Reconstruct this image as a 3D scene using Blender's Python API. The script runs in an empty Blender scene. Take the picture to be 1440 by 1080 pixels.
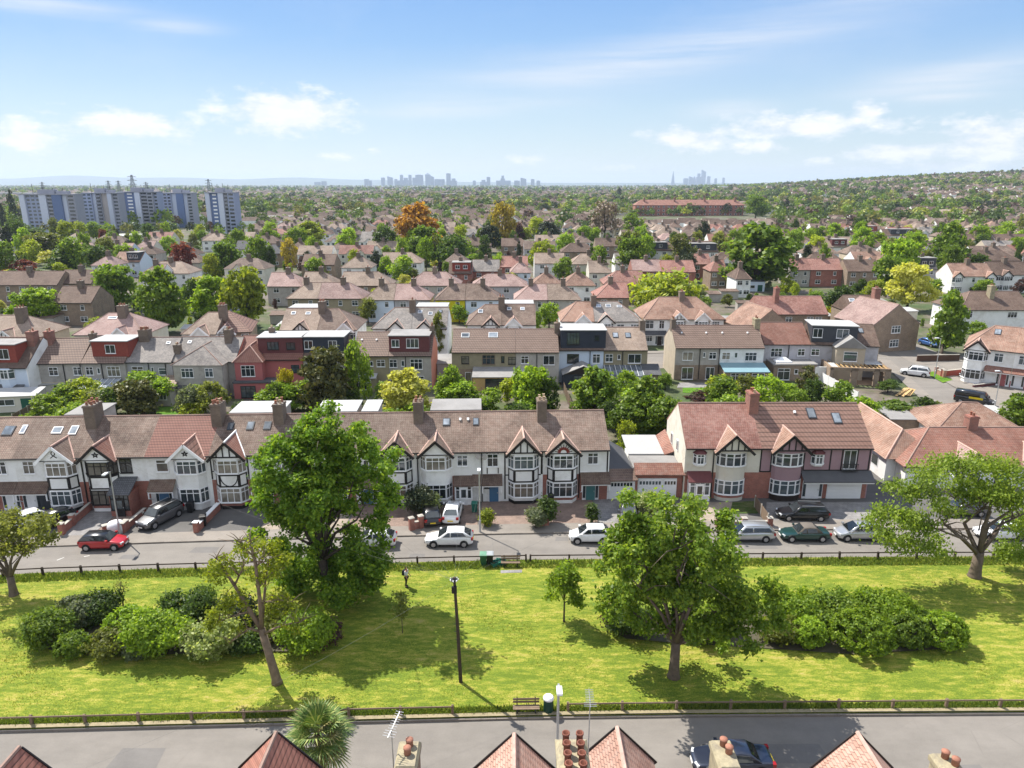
import bpy, math, random
import numpy as np
from mathutils import Vector, Matrix
random.seed(7)
R=random.Random(11)
PI=math.pi
rad=math.radians
scene=bpy.context.scene
col=scene.collection
# ------------------------------------------------------------------ survey: the drone hangs 31 m up; points read off the photograph become ground points
CAM_H=31.0; CAM_F=1000.0; PITCH=math.atan(0.282)
cp,sp=math.cos(PITCH),math.sin(PITCH)
def G(px,py,z=0.0):
    u=(px-720)/CAM_F; v=(540-py)/CAM_F
    t=(z-CAM_H)/(-sp+v*cp)
    return (u*t,(cp+v*sp)*t)
def proj(X,Y,Z):
    dz=Z-CAM_H; zc=Y*cp-dz*sp
    return 720+CAM_F*X/zc, 540-CAM_F*(Y*sp+dz*cp)/zc
def zat(X,Y,py):
    v=(540-py)/CAM_F
    return CAM_H+(-sp+v*cp)*(Y/(cp+v*sp))
def depth(X,Y,Z=0): return Y*cp+(CAM_H-Z)*sp
def sstep(a,b,x):
    t=min(1,max(0,(x-a)/(b-a))); return t*t*(3-2*t)
def hill(X,Y):
    if Y<450: return 0.0
    a=sstep(.10,.75,X/Y)
    return 60*a*sstep(500,2300,Y)
# ------------------------------------------------------------------ objects
def tag(o,label=None,cat=None,group=None,kind=None):
    if label: o['label']=label
    if cat: o['category']=cat
    if group: o['group']=group
    if kind: o['kind']=kind
    return o
def thing(name,label,cat,loc=(0,0,0),rz=0.0,group=None):
    o=bpy.data.objects.new(name,None); col.objects.link(o)
    o.empty_display_size=.3
    o.location=loc; o.rotation_euler=(0,0,rz)
    return tag(o,label,cat,group)
def link(name,me,parent=None):
    o=bpy.data.objects.new(name,me); col.objects.link(o)
    if parent is not None: o.parent=parent
    return o
class MB:
    def __init__(s): s.v=[];s.f=[];s.m=[]
    def poly(s,pts,m=0):
        b=len(s.v); s.v+= [tuple(p) for p in pts]; s.f.append(tuple(range(b,b+len(pts)))); s.m.append(m)
    def box(s,x0,x1,y0,y1,z0,z1,m=0):
        b=len(s.v)
        s.v+=[(x0,y0,z0),(x1,y0,z0),(x1,y1,z0),(x0,y1,z0),(x0,y0,z1),(x1,y0,z1),(x1,y1,z1),(x0,y1,z1)]
        for f in ((0,3,2,1),(4,5,6,7),(0,1,5,4),(1,2,6,5),(2,3,7,6),(3,0,4,7)):
            s.f.append(tuple(b+i for i in f)); s.m.append(m)
    def obox(s,p,e,n,u0,u1,n0,n1,z0,z1,m=0):
        b=len(s.v)
        def q(u,k,z): return (p[0]+e[0]*u+n[0]*k,p[1]+e[1]*u+n[1]*k,z)
        # n points outward; n1>n0
        s.v+=[q(u0,n1,z0),q(u1,n1,z0),q(u1,n0,z0),q(u0,n0,z0),q(u0,n1,z1),q(u1,n1,z1),q(u1,n0,z1),q(u0,n0,z1)]
        for f in ((0,3,2,1),(4,5,6,7),(0,1,5,4),(1,2,6,5),(2,3,7,6),(3,0,4,7)):
            s.f.append(tuple(b+i for i in f)); s.m.append(m)
    def bar(s,a,b_,w,t,up=(0,0,1),m=0):
        a=Vector(a);b_=Vector(b_); d=(b_-a).normalized(); u=Vector(up)
        x=d.cross(u)
        if x.length<1e-4: x=d.cross(Vector((1,0,0)))
        x.normalize(); y=x.cross(d)
        x*=w/2;y*=t/2
        k=len(s.v)
        s.v+=[tuple(a-x-y),tuple(a+x-y),tuple(a+x+y),tuple(a-x+y),tuple(b_-x-y),tuple(b_+x-y),tuple(b_+x+y),tuple(b_-x+y)]
        for f in ((0,3,2,1),(4,5,6,7),(0,1,5,4),(1,2,6,5),(2,3,7,6),(3,0,4,7)):
            s.f.append(tuple(k+i for i in f)); s.m.append(m)
    def tube(s,pts,rs,n=8,m=0,cap=True):
        rings=[]; pts=[Vector(p) for p in pts]
        prev=None
        for i,p in enumerate(pts):
            d=(pts[min(i+1,len(pts)-1)]-pts[max(i-1,0)]).normalized()
            if prev is None:
                a=d.cross(Vector((0,0,1)))
                if a.length<1e-3: a=Vector((1,0,0))
            else: a=prev-d*prev.dot(d)
            a.normalize(); prev=a; b=d.cross(a)
            r=rs[i] if isinstance(rs,(list,tuple)) else rs
            k=len(s.v)
            for j in range(n):
                t=2*PI*j/n; s.v.append(tuple(p+a*(math.cos(t)*r)+b*(math.sin(t)*r)))
            rings.append(k)
        for i in range(len(rings)-1):
            for j in range(n):
                s.f.append((rings[i]+j,rings[i]+(j+1)%n,rings[i+1]+(j+1)%n,rings[i+1]+j)); s.m.append(m)
        if cap:
            s.f.append(tuple(rings[0]+j for j in range(n-1,-1,-1))); s.m.append(m)
            s.f.append(tuple(rings[-1]+j for j in range(n))); s.m.append(m)
    def lathe(s,prof,c=(0,0,0),n=14,m=0):
        s.tube_rings([[ (c[0]+r*math.cos(2*PI*j/n),c[1]+r*math.sin(2*PI*j/n),c[2]+z) for j in range(n)] for r,z in prof],m)
    def tube_rings(s,rings,m=0):
        ks=[]
        for rg in rings:
            ks.append(len(s.v)); s.v+=rg
        n=len(rings[0])
        for i in range(len(ks)-1):
            for j in range(n):
                s.f.append((ks[i]+j,ks[i]+(j+1)%n,ks[i+1]+(j+1)%n,ks[i+1]+j)); s.m.append(m)
        s.f.append(tuple(ks[0]+j for j in range(n-1,-1,-1))); s.m.append(m)
        s.f.append(tuple(ks[-1]+j for j in range(n))); s.m.append(m)
    def mesh(s,name,mats,smooth=False):
        me=bpy.data.meshes.new(name); me.from_pydata(s.v,[],s.f)
        for m in (mats if isinstance(mats,(list,tuple)) else [mats]): me.materials.append(m)
        if len(me.materials)>1: me.polygons.foreach_set('material_index',s.m)
        if smooth: me.polygons.foreach_set('use_smooth',[True]*len(s.f))
        me.update(); return me
    def build(s,name,mats,parent=None,smooth=False):
        if not s.f: return None
        return link(name,s.mesh(name,mats,smooth),parent)
def npmesh(name,V,F,mats,mi=None,smooth=False):
    me=bpy.data.meshes.new(name)
    V=np.asarray(V,dtype=np.float32); F=np.asarray(F,dtype=np.int32); n,k=F.shape
    me.vertices.add(len(V)); me.vertices.foreach_set('co',V.ravel())
    me.loops.add(n*k); me.loops.foreach_set('vertex_index',F.ravel())
    me.polygons.add(n); me.polygons.foreach_set('loop_start',np.arange(0,n*k,k,dtype=np.int32))
    for m in mats: me.materials.append(m)
    if mi is not None: me.polygons.foreach_set('material_index',np.asarray(mi,dtype=np.int32))
    if smooth: me.polygons.foreach_set('use_smooth',np.ones(n,dtype=bool))
    me.update(calc_edges=True); me.validate(); return me
# ------------------------------------------------------------------ materials
def newmat(name):
    m=bpy.data.materials.new(name); m.use_nodes=True
    nt=m.node_tree; nt.nodes.clear()
    out=nt.nodes.new('ShaderNodeOutputMaterial'); b=nt.nodes.new('ShaderNodeBsdfPrincipled')
    nt.links.new(b.outputs[0],out.inputs[0])
    return m,nt,b,out
def N(nt,t,**kw):
    n=nt.nodes.new('ShaderNode'+t)
    for k,v in kw.items():
        if k in n.inputs.keys() if hasattr(n.inputs,'keys') else False: n.inputs[k].default_value=v
        else: setattr(n,k,v)
    return n
def ramp(nt,fac,stops):
    r=nt.nodes.new('ShaderNodeValToRGB'); e=r.color_ramp.elements
    while len(e)<len(stops): e.new(.5)
    for i,(p,c) in enumerate(stops):
        e[i].position=p; e[i].color=tuple(c)+(1,) if len(c)==3 else c
    nt.links.new(fac,r.inputs[0]); return r.outputs[0]
def mix(nt,fac,a,b,mode='MIX'):
    n=nt.nodes.new('ShaderNodeMix'); n.data_type='RGBA'; n.blend_type=mode
    for sock,val in ((n.inputs[0],fac),(n.inputs[6],a),(n.inputs[7],b)):
        if isinstance(val,(int,float)): sock.default_value=val
        elif isinstance(val,(tuple,list)): sock.default_value=tuple(val)+(1,) if len(val)==3 else val
        else: nt.links.new(val,sock)
    return n.outputs[2]
def math_(nt,op,a,b=None,c=None):
    n=nt.nodes.new('ShaderNodeMath'); n.operation=op
    for i,val in enumerate((a,b,c)):
        if val is None: continue
        if isinstance(val,(int,float)): n.inputs[i].default_value=val
        else: nt.links.new(val,n.inputs[i])
    return n.outputs[0]
def noise(nt,vec,scale,detail=4,rough=.6):
    n=nt.nodes.new('ShaderNodeTexNoise'); n.inputs['Scale'].default_value=scale
    n.inputs['Detail'].default_value=detail; n.inputs['Roughness'].default_value=rough
    if vec is not None: nt.links.new(vec,n.inputs['Vector'])
    return n.outputs[0]
def coords(nt,kind='Object'):
    t=nt.nodes.new('ShaderNodeTexCoord'); return t.outputs[kind]
def rndshift(nt,vec):
    oi=nt.nodes.new('ShaderNodeObjectInfo'); k=math_(nt,'MULTIPLY',oi.outputs['Random'],57.0)
    a=nt.nodes.new('ShaderNodeVectorMath'); a.operation='ADD'
    nt.links.new(vec,a.inputs[0]); nt.links.new(k,a.inputs[1]); return a.outputs[0], oi.outputs['Random']
def bump(nt,b,h,strength=.3,dist=.05):
    n=nt.nodes.new('ShaderNodeBump'); n.inputs['Strength'].default_value=strength; n.inputs['Distance'].default_value=dist
    nt.links.new(h,n.inputs['Height']); nt.links.new(n.outputs[0],b.inputs['Normal'])
def tone(c,k): return tuple(min(1,x*k) for x in c)
def pm(name,c,rough=.85,var=.25,scale=1.2,spec=.3,metal=0.0,bmp=0.0,dirt=None,fine=9):
    m,nt,b,_=newmat(name)
    v,rnd=rndshift(nt,coords(nt))
    n1=noise(nt,v,scale,5); n2=noise(nt,v,scale*fine,4)
    f=math_(nt,'ADD',math_(nt,'MULTIPLY',n1,.6),math_(nt,'MULTIPLY',n2,.4))
    c1=ramp(nt,f,[(.3,tone(c,1-var)),(.7,tone(c,1+var*.7))])
    k=math_(nt,'MULTIPLY_ADD',rnd,.16,.92)
    cc=mix(nt,1.0,c1,k,'MULTIPLY')
    if dirt:
        d=ramp(nt,noise(nt,v,scale*.55,6,.7),[(.48,(0,0,0)),(.68,(1,1,1))])
        cc=mix(nt,d,cc,dirt)
    nt.links.new(cc,b.inputs['Base Color'])
    b.inputs['Roughness'].default_value=rough; b.inputs['Metallic'].default_value=metal
    b.inputs['Specular IOR Level'].default_value=spec
    if bmp: bump(nt,b,n2,bmp)
    return m
def tilevec(nt,zk=1.7):
    c=coords(nt); s=nt.nodes.new('ShaderNodeSeparateXYZ'); nt.links.new(c,s.inputs[0])
    u=math_(nt,'ADD',s.outputs[0],math_(nt,'MULTIPLY',s.outputs[1],.55)); w=math_(nt,'MULTIPLY',s.outputs[2],zk)
    k=nt.nodes.new('ShaderNodeCombineXYZ'); nt.links.new(u,k.inputs[0]); nt.links.new(w,k.inputs[1])
    return c,k.outputs[0]
def roofm(name,c,c2,lich=None,tw=.22,th=.2,mort=.018,var=.3,bm=.5,lamt=.55,dark=.45):
    m,nt,b,_=newmat(name); c0,uv=tilevec(nt)
    v,rnd=rndshift(nt,c0)
    br=nt.nodes.new('ShaderNodeTexBrick'); nt.links.new(uv,br.inputs['Vector'])
    br.inputs['Scale'].default_value=1; br.inputs['Brick Width'].default_value=tw; br.inputs['Row Height'].default_value=th
    br.inputs['Mortar Size'].default_value=mort; br.inputs['Mortar Smooth'].default_value=.3
    br.inputs['Color1'].default_value=(*c,1); br.inputs['Color2'].default_value=(*c2,1); br.inputs['Mortar'].default_value=(*tone(c,dark),1)  # dark joints put the shadow of each tile course into the colour
    n1=noise(nt,v,.35,6,.65); n2=noise(nt,v,2.3,5,.7)
    k=ramp(nt,n1,[(.3,(1-var,)*3),(.7,(1+var*.6,)*3)])
    cc=mix(nt,1.0,br.outputs['Color'],k,'MULTIPLY')
    k2=math_(nt,'MULTIPLY_ADD',rnd,.3,.85)
    cc=mix(nt,1.0,cc,k2,'MULTIPLY')
    f=ramp(nt,math_(nt,'ADD',math_(nt,'MULTIPLY',n2,.75),math_(nt,'MULTIPLY',n1,.25)),[(.45,(0,)*3),(.68,(lamt,)*3)])
    cc=mix(nt,f,cc,lich or tone(c2,1.5))
    nt.links.new(cc,b.inputs['Base Color']); b.inputs['Roughness'].default_value=.8; b.inputs['Specular IOR Level'].default_value=.25
    bump(nt,b,math_(nt,'SUBTRACT',1.0,br.outputs['Fac']),bm,.03)
    return m
def pantile(name,c,c2,step=.33,wave=.28):
    # interlocking tiles: shadow under each course put into the colour
    m,nt,b,_=newmat(name); c0,uv=tilevec(nt,1.0)
    v,rnd=rndshift(nt,c0)
    s=nt.nodes.new('ShaderNodeSeparateXYZ'); nt.links.new(uv,s.inputs[0])
    row=math_(nt,'FRACT',math_(nt,'DIVIDE',s.outputs[1],step*.53)); colm=math_(nt,'FRACT',math_(nt,'DIVIDE',s.outputs[0],wave))
    rr=ramp(nt,row,[(0,(.25,)*3),(.14,(.5,)*3),(.3,(1,)*3),(1,(1.0,)*3)])
    cw=ramp(nt,colm,[(0,(.72,)*3),(.5,(1.0,)*3),(1,(.72,)*3)])
    n1=noise(nt,v,.8,6,.7); base=ramp(nt,n1,[(.3,c),(.7,c2)])
    cc=mix(nt,1.0,base,rr,'MULTIPLY'); cc=mix(nt,1.0,cc,cw,'MULTIPLY')
    nt.links.new(cc,b.inputs['Base Color']); b.inputs['Roughness'].default_value=.7; b.inputs['Specular IOR Level'].default_value=.3
    bump(nt,b,math_(nt,'ADD',row,math_(nt,'MULTIPLY',cw,.5)),.6,.05)
    return m
def brickm(name,c,c2,mort=(.3,.27,.24)):
    m,nt,b,_=newmat(name); c0=coords(nt)
    v,rnd=rndshift(nt,c0)
    s=nt.nodes.new('ShaderNodeSeparateXYZ'); nt.links.new(c0,s.inputs[0])
    k=nt.nodes.new('ShaderNodeCombineXYZ'); nt.links.new(math_(nt,'ADD',s.outputs[0],s.outputs[1]),k.inputs[0]); nt.links.new(s.outputs[2],k.inputs[1])
    br=nt.nodes.new('ShaderNodeTexBrick'); nt.links.new(k.outputs[0],br.inputs['Vector'])
    br.inputs['Scale'].default_value=1; br.inputs['Brick Width'].default_value=.225; br.inputs['Row Height'].default_value=.075; br.inputs['Mortar Size'].default_value=.01
    br.inputs['Color1'].default_value=(*c,1); br.inputs['Color2'].default_value=(*c2,1); br.inputs['Mortar'].default_value=(*mort,1)
    n1=noise(nt,v,.7,6,.7)
    cc=mix(nt,1.0,br.outputs['Color'],ramp(nt,n1,[(.3,(.7,)*3),(.7,(1.2,)*3)]),'MULTIPLY')
    nt.links.new(cc,b.inputs['Base Color']); b.inputs['Roughness'].default_value=.85
    return m
def glassm(name,c=(.035,.045,.05),rough=.06,curtain=None):
    m,nt,b,_=newmat(name); v,rnd=rndshift(nt,coords(nt))
    cc=ramp(nt,rnd,[(0,tone(c,.5)),(.5,c),(1,curtain or tone(c,2.2))])
    n=noise(nt,v,.9,2)
    cc=mix(nt,1.0,cc,ramp(nt,n,[(.35,(.6,)*3),(.65,(1.3,)*3)]),'MULTIPLY')
    nt.links.new(cc,b.inputs['Base Color']); b.inputs['Roughness'].default_value=rough; b.inputs['Specular IOR Level'].default_value=.8
    n2=noise(nt,v,1.7,1); bump(nt,b,n2,.04,.03)
    return m
def leafm(name,c,c2=None,trans=.48,hue=.0):
    c=(c[0]*1.1+.006,c[1]*1.1+.004,c[2]*1.15+.004)
    m,nt,b,out=newmat(name); c2=c2 or (c[0]*1.8+.012,c[1]*1.55,c[2]*1.2)
    g=nt.nodes.new('ShaderNodeNewGeometry')
    tc=coords(nt); v,rnd=rndshift(nt,tc)
    n=noise(nt,v,.55,3,.6)
    f=math_(nt,'ADD',math_(nt,'MULTIPLY',g.outputs['Random Per Island'],.55),math_(nt,'MULTIPLY',n,.45))
    cc=ramp(nt,f,[(.12,tone(c,.62)),(.45,c),(.82,c2)])
    cc=mix(nt,1.0,cc,math_(nt,'MULTIPLY_ADD',rnd,.4,.8),'MULTIPLY')
    nt.links.new(cc,b.inputs['Base Color']); b.inputs['Roughness'].default_value=.5; b.inputs['Specular IOR Level'].default_value=.25
    t=nt.nodes.new('ShaderNodeBsdfTranslucent'); ms=nt.nodes.new('ShaderNodeMixShader'); ms.inputs[0].default_value=trans
    tcol=mix(nt,1.0,cc,(1.3,1.3,.6),'MULTIPLY'); nt.links.new(tcol,t.inputs[0])
    nt.links.new(b.outputs[0],ms.inputs[1]); nt.links.new(t.outputs[0],ms.inputs[2]); nt.links.new(ms.outputs[0],out.inputs[0])
    return m
def paint(name,c,metal=.3,rough=.28):
    m,nt,b,_=newmat(name); v,rnd=rndshift(nt,coords(nt))
    n=noise(nt,v,1.5,4); nt.links.new(ramp(nt,n,[(.3,tone(c,.88)),(.7,tone(c,1.06))]),b.inputs['Base Color'])
    b.inputs['Metallic'].default_value=metal; b.inputs['Roughness'].default_value=rough
    b.inputs['Coat Weight'].default_value=.8; b.inputs['Coat Roughness'].default_value=.06
    return m
WHITE=pm('white_render',(.8,.8,.78),var=.07,scale=.8,bmp=.12,dirt=(.62,.61,.57))
CREAM=pm('cream_render',(.6,.57,.49),var=.08,dirt=(.55,.5,.4),bmp=.12)
GREYR=pm('grey_pebbledash',(.41,.38,.345),var=.18,bmp=.3,dirt=(.28,.26,.23))
LILAC=pm('lilac_grey_render',(.43,.42,.44),var=.12,dirt=(.34,.33,.33),bmp=.1)
OLIVE=pm('olive_pebbledash',(.3,.26,.17),var=.2,bmp=.3)
BEIGE=pm('beige_render',(.5,.43,.33),var=.12,dirt=(.4,.34,.26),bmp=.1)
PINK=pm('dusty_pink_render',(.33,.215,.235),var=.08,bmp=.1)
REDR=pm('rose_red_render',(.4,.13,.125),var=.1,bmp=.1)
SALMON=pm('salmon_render',(.62,.26,.19),var=.1)
YELLOW=pm('yellow_paint',(.6,.52,.02),var=.08)
PALEBLUE=pm('pale_blue_render',(.58,.66,.76),var=.07)
BRICK=brickm('red_brick',(.36,.1,.065),(.27,.075,.05),(.3,.22,.18))
BROWNB=brickm('brown_brick',(.27,.18,.1),(.2,.13,.08))
ORANGEB=brickm('orange_brick',(.42,.15,.08),(.33,.11,.06))
TILEA=roofm('rosy_brown_tiles',(.185,.127,.098),(.24,.166,.13),(.285,.235,.19),var=.5)
TILEB=roofm('dusky_brown_tiles',(.165,.115,.09),(.21,.148,.118),(.27,.225,.18))
TILEP=roofm('pale_pink_tiles',(.33,.215,.19),(.38,.255,.225),(.42,.34,.3))
TILER=roofm('red_clay_tiles',(.25,.115,.085),(.3,.145,.105),(.28,.21,.17),lamt=.5)
TILEO=roofm('orange_clay_tiles',(.29,.165,.118),(.335,.205,.15),(.35,.27,.215),lamt=.6,var=.45)
TILET=roofm('tan_weathered_tiles',(.27,.2,.15),(.32,.24,.19),(.4,.33,.27))
TILEG=roofm('grey_weathered_slates',(.22,.2,.185),(.28,.255,.235),(.4,.35,.3))
TILED=roofm('dark_slates',(.085,.085,.09),(.11,.11,.115),(.14,.14,.14),lamt=.3)
TILEW=roofm('dark_brown_tiles',(.13,.085,.065),(.16,.105,.08),(.22,.17,.13))
PANR=pantile('red_brown_pantiles',(.23,.1,.075),(.29,.14,.105))
PANB=pantile('brown_interlocking_tiles',(.2,.135,.105),(.26,.18,.14),.5,.4)
PANC=pantile('chestnut_interlocking_tiles',(.24,.135,.1),(.3,.18,.14),.6,.4)
MOSS=pm('ridge_tile',(.3,.2,.16),var=.3,scale=3)
RIDGER=pm('light_ridge_tile',(.5,.33,.27),var=.3,scale=3)
UPVC=pm('white_upvc',(.8,.8,.8),rough=.35,var=.03,spec=.5)
BLACKP=pm('black_paint',(.018,.016,.016),rough=.45,var=.15)
DARKW=pm('dark_brown_timber',(.035,.024,.02),rough=.6,var=.2)
GREYF=pm('anthracite_cladding',(.045,.05,.06),rough=.55,var=.12)
BLUEC=pm('blue_black_cladding',(.03,.037,.055),rough=.5,var=.12)
MAROON=pm('maroon_tile_hanging',(.13,.045,.045),var=.25,scale=4)
REDH=pm('red_tile_hanging',(.24,.055,.04),var=.25,scale=4)
FLATR=pm('pale_flat_roof',(.4,.4,.39),var=.12,dirt=(.38,.37,.36))
FELT=pm('grey_felt',(.26,.25,.24),var=.15,scale=.7,dirt=(.2,.19,.18))
FELTD=pm('dark_felt',(.09,.09,.095),var=.15)
GLASS=glassm('window_glass'); GLASSL=glassm('curtained_glass',(.13,.12,.1),.12,(.3,.27,.22))
SKYG=glassm('skylight_glass',(.22,.25,.28),.04,(.35,.38,.42))
LEAD=pm('lead_flashing',(.3,.3,.31),var=.15,rough=.6)
POT=pm('terracotta_pot',(.33,.15,.1),var=.25,scale=5)
POTB=pm('cream_pot',(.5,.38,.25),var=.3,scale=5)
STACK=brickm('sooty_brick',(.17,.12,.085),(.12,.085,.06),(.2,.17,.14))
STACKR=brickm('stack_red_brick',(.3,.11,.075),(.22,.085,.06),(.25,.18,.15))
STACKY=pm('lichened_stack',(.36,.31,.2),var=.35,scale=4,dirt=(.22,.19,.14))
TEAL=pm('teal_door_paint',(.07,.19,.19),rough=.4,var=.05); BLUED=pm('blue_door_paint',(.07,.16,.28),rough=.4,var=.05)
WOOD=pm('weathered_wood',(.2,.145,.1),var=.3,scale=3); WOODL=pm('new_pine',(.5,.33,.15),var=.15,scale=4); WOODD=pm('dark_fence_wood',(.05,.035,.025),var=.3,scale=3)
GALV=pm('galvanised_steel',(.48,.49,.5),rough=.4,metal=.6,var=.1); STEELD=pm('dark_steel',(.04,.042,.045),rough=.45,metal=.4)
CONC=pm('concrete',(.42,.39,.34),var=.18,scale=2,dirt=(.32,.29,.25))
BARK=pm('grey_bark',(.15,.115,.085),var=.45,scale=3.5,bmp=.8); BARKD=pm('dark_bark',(.075,.058,.045),var=.4,scale=4,bmp=.6)
LEAF=dict(
 maple=leafm('maple_leaf',(.1,.19,.016),(.27,.36,.035)), mid=leafm('mid_green_leaf',(.115,.19,.022)), bright=leafm('bright_green_leaf',(.165,.265,.022)),  # maple: lightest leaf tone holds sun highlights in its colour
 lime=leafm('lime_leaf',(.22,.28,.025)), airy=leafm('fresh_green_leaf',(.16,.25,.026)), dark=leafm('dark_green_leaf',(.05,.095,.018)),
 conifer=leafm('conifer_leaf',(.07,.08,.02),(.15,.135,.03),.2), yew=leafm('black_green_leaf',(.025,.043,.018),None,.2),
 yellow=leafm('yellow_leaf',(.4,.34,.015),(.52,.46,.04)), gold=leafm('golden_leaf',(.4,.4,.07),(.58,.56,.16)), cream=leafm('cream_variegated_leaf',(.22,.28,.07),(.5,.52,.26)),
 orange=leafm('orange_leaf',(.4,.2,.03),(.5,.29,.05)), ochre=leafm('ochre_leaf',(.3,.23,.03),(.4,.32,.05)), copper=leafm('copper_leaf',(.16,.04,.03),(.26,.075,.06)),
 plum=leafm('plum_leaf',(.085,.045,.045),(.14,.07,.065)), bare=leafm('bare_twig',(.24,.18,.12),(.33,.26,.17),.1), grey=leafm('grey_green_leaf',(.13,.165,.08),(.26,.28,.17)),
 olive=leafm('olive_leaf',(.13,.155,.03),(.21,.22,.05)))
# ------------------------------------------------------------------ houses
def slab(m,q,t=.1,mi=0):
    lo=[(p[0],p[1],p[2]-t) for p in q]
    m.poly(q,mi); m.poly(lo[::-1],mi)
    for i in range(len(q)):
        j=(i+1)%len(q); m.poly([q[i],lo[i],lo[j],q[j]],mi)
def frame_on(mf,mp,p0,p1,z0,z1,cols,tr=.68,off=.0,fw=.06,mi=0,pi=0):
    dx,dy=p1[0]-p0[0],p1[1]-p0[1]; L=math.hypot(dx,dy); e=(dx/L,dy/L); n=(e[1],-e[0])
    a=off+.004; b=off+.07
    o=lambda u0,u1,za,zb,na=a,nb=b: mf.obox(p0,e,n,u0,u1,na,nb,za,zb,mi)
    o(0,fw,z0,z1); o(L-fw,L,z0,z1); o(fw,L-fw,z1-fw,z1); o(fw,L-fw,z0,z0+fw)
    for i in range(1,cols):
        u=L*i/cols; o(u-.03,u+.03,z0+fw,z1-fw)
    if tr:
        zt=z0+(z1-z0)*tr
        for i in range(cols):
            u0=L*i/cols+(.03 if i else fw); u1=L*(i+1)/cols-(.03 if i<cols-1 else fw); o(u0,u1,zt-.03,zt+.03)
    mf.obox(p0,e,n,-.04,L+.04,a,b+.05,z0-.07,z0-.001,mi)
    mp.obox(p0,e,n,.02,L-.02,off-.02,off+.03,z0+.02,z1-.02,pi)
class House:
    def __init__(s,name,label,cat,p0,p1,dep=8.4,eave=5.6,rise=2.65,hl=0,hr=0,roof=None,wall=None,low=None,lowz=2.9,gl=None,gr=None,plinth=None,ov=.28,group=None,z=0,simple=False,gut=True,cap=None,base=0.0,sidewin=False):
        s.w=math.hypot(p1[0]-p0[0],p1[1]-p0[1]); s.dep=dep; s.eave=eave; s.rise=rise; s.ov=ov; s.wall=wall; s.low=low or wall; s.roofm=roof
        s.rz=math.atan2(p1[1]-p0[1],p1[0]-p0[0]); s.simple=simple
        s.t=thing(name,label,cat,(p0[0],p0[1],z),s.rz,group)
        w=s.w; m=MB()
        zl=lowz if low else base
        if low: m.box(0,w,0,dep,base,lowz,1)
        m.box(0,w,0,dep,zl,eave-.05,0)
        s.k=(rise+.12)/(dep/2+ov); ze=eave-.12; zr=eave+rise; yr=dep/2; s.zr=zr
        il=min(w*.5,(dep/2)*hl) if hl else 0; ir=min(w-il-.02,(dep/2)*hr) if hr else 0
        # roof
        r=MB(); oL=ov if hl else 0.0; oR=ov if hr else 0.0
        if gl and not hl: oL=.1
        if gr and not hr: oR=.1
        a,b,c,d=(-oL,-ov,ze),(w+oR,-ov,ze),(w+oR,dep+ov,ze),(-oL,dep+ov,ze)
        e1=(il if hl else -oL,yr,zr); e2=(w-ir if hr else w+oR,yr,zr)
        dn=lambda p:(p[0],p[1],p[2]-.11)
        r.poly([a,b,e2,e1]); r.poly([c,d,e1,e2])
        r.poly([d,a,e1]); r.poly([b,c,e2])
        for p,q in ((a,b),(b,c),(c,d),(d,a)): r.poly([dn(p),dn(q),q,p])
        r.poly([dn(d),dn(c),dn(b),dn(a)])
        ro=r.build('roof',roof,s.t); s.ro=ro
        # gable ends just proud of the roof end when it is not hipped
        for side,mt in ((0,gl),(1,gr)):
            if not mt: continue
            g=MB(); x=-.11 if side==0 else w+.11; x2=-.002 if side==0 else w+.002
            pts=[(0,0,eave-.2),(0,dep,eave-.2),(0,yr,zr-.13)]
            A=[(x,p[1],p[2]) for p in pts]; B=[(x2,p[1],p[2]) for p in pts]
            if side==0: A=A[::-1];B=B[::-1]
            g.poly(A);g.poly(B[::-1])
            xo,xi=(-.11,-.002) if side==0 else (w+.002,w+.11)
            g.box(xo,xi,0,dep,0,eave-.2)
            g.build('gable_wall',mt,s.t)
        cp_=MB()
        if zr>0:
            n=1
            cp_.tube([(e1[0],yr,zr-.02),(e2[0],yr,zr-.02)],.1,6)
            if hl:
                for q in (a,d): cp_.tube([q,(e1[0],yr,zr-.02)],.085,6)
            if hr:
                for q in (b,c): cp_.tube([q,(e2[0],yr,zr-.02)],.085,6)
        cp_.build('ridge_tile',cap or MOSS,ro)
        m.build('wall',[wall,s.low],s.t)
        if plinth:
            q=MB(); q.box(-.0,w,-.03,-.001,0,.45); q.build('plinth',plinth,s.t)
        if gut:
            q=MB(); q.box(-oL+.01,w+oR-.01,-ov-.1,-ov-.002,ze-.13,ze-.02); q.build('gutter',BLACKP,s.t)
    def zroof(s,y): return s.eave-.12+(y+s.ov)*s.k
    def yroof(s,z): return (z-s.eave+.12)/s.k-s.ov
    def win(s,x,z0,z1,w,cols=2,tr=.68,y=0.0,fm=None,gm=None,flat=False,parent=None):
        mf,mp=MB(),MB()
        if s.simple or flat or parent is not None:
            frame_on(mf,mf,(x-w/2,y),(x+w/2,y),z0,z1,cols,tr,pi=1)
            return mf.build('window',[fm or UPVC,gm or GLASS],parent or s.t)
        frame_on(mf,mp,(x-w/2,y),(x+w/2,y),z0,z1,cols,tr)
        f=mf.build('window',fm or UPVC,s.t); mp.build('pane',gm or R.choice([GLASS,GLASS,GLASSL]),f); return f
    def facets(s,xc,w,pr,curved=False):
        if curved: return [(xc-w/2*math.cos(PI*i/6),-pr*math.sin(PI*i/6)) for i in range(7)]
        return [(xc-w/2,0),(xc-w/2+.55,-pr),(xc+w/2-.55,-pr),(xc+w/2,0)]
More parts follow.
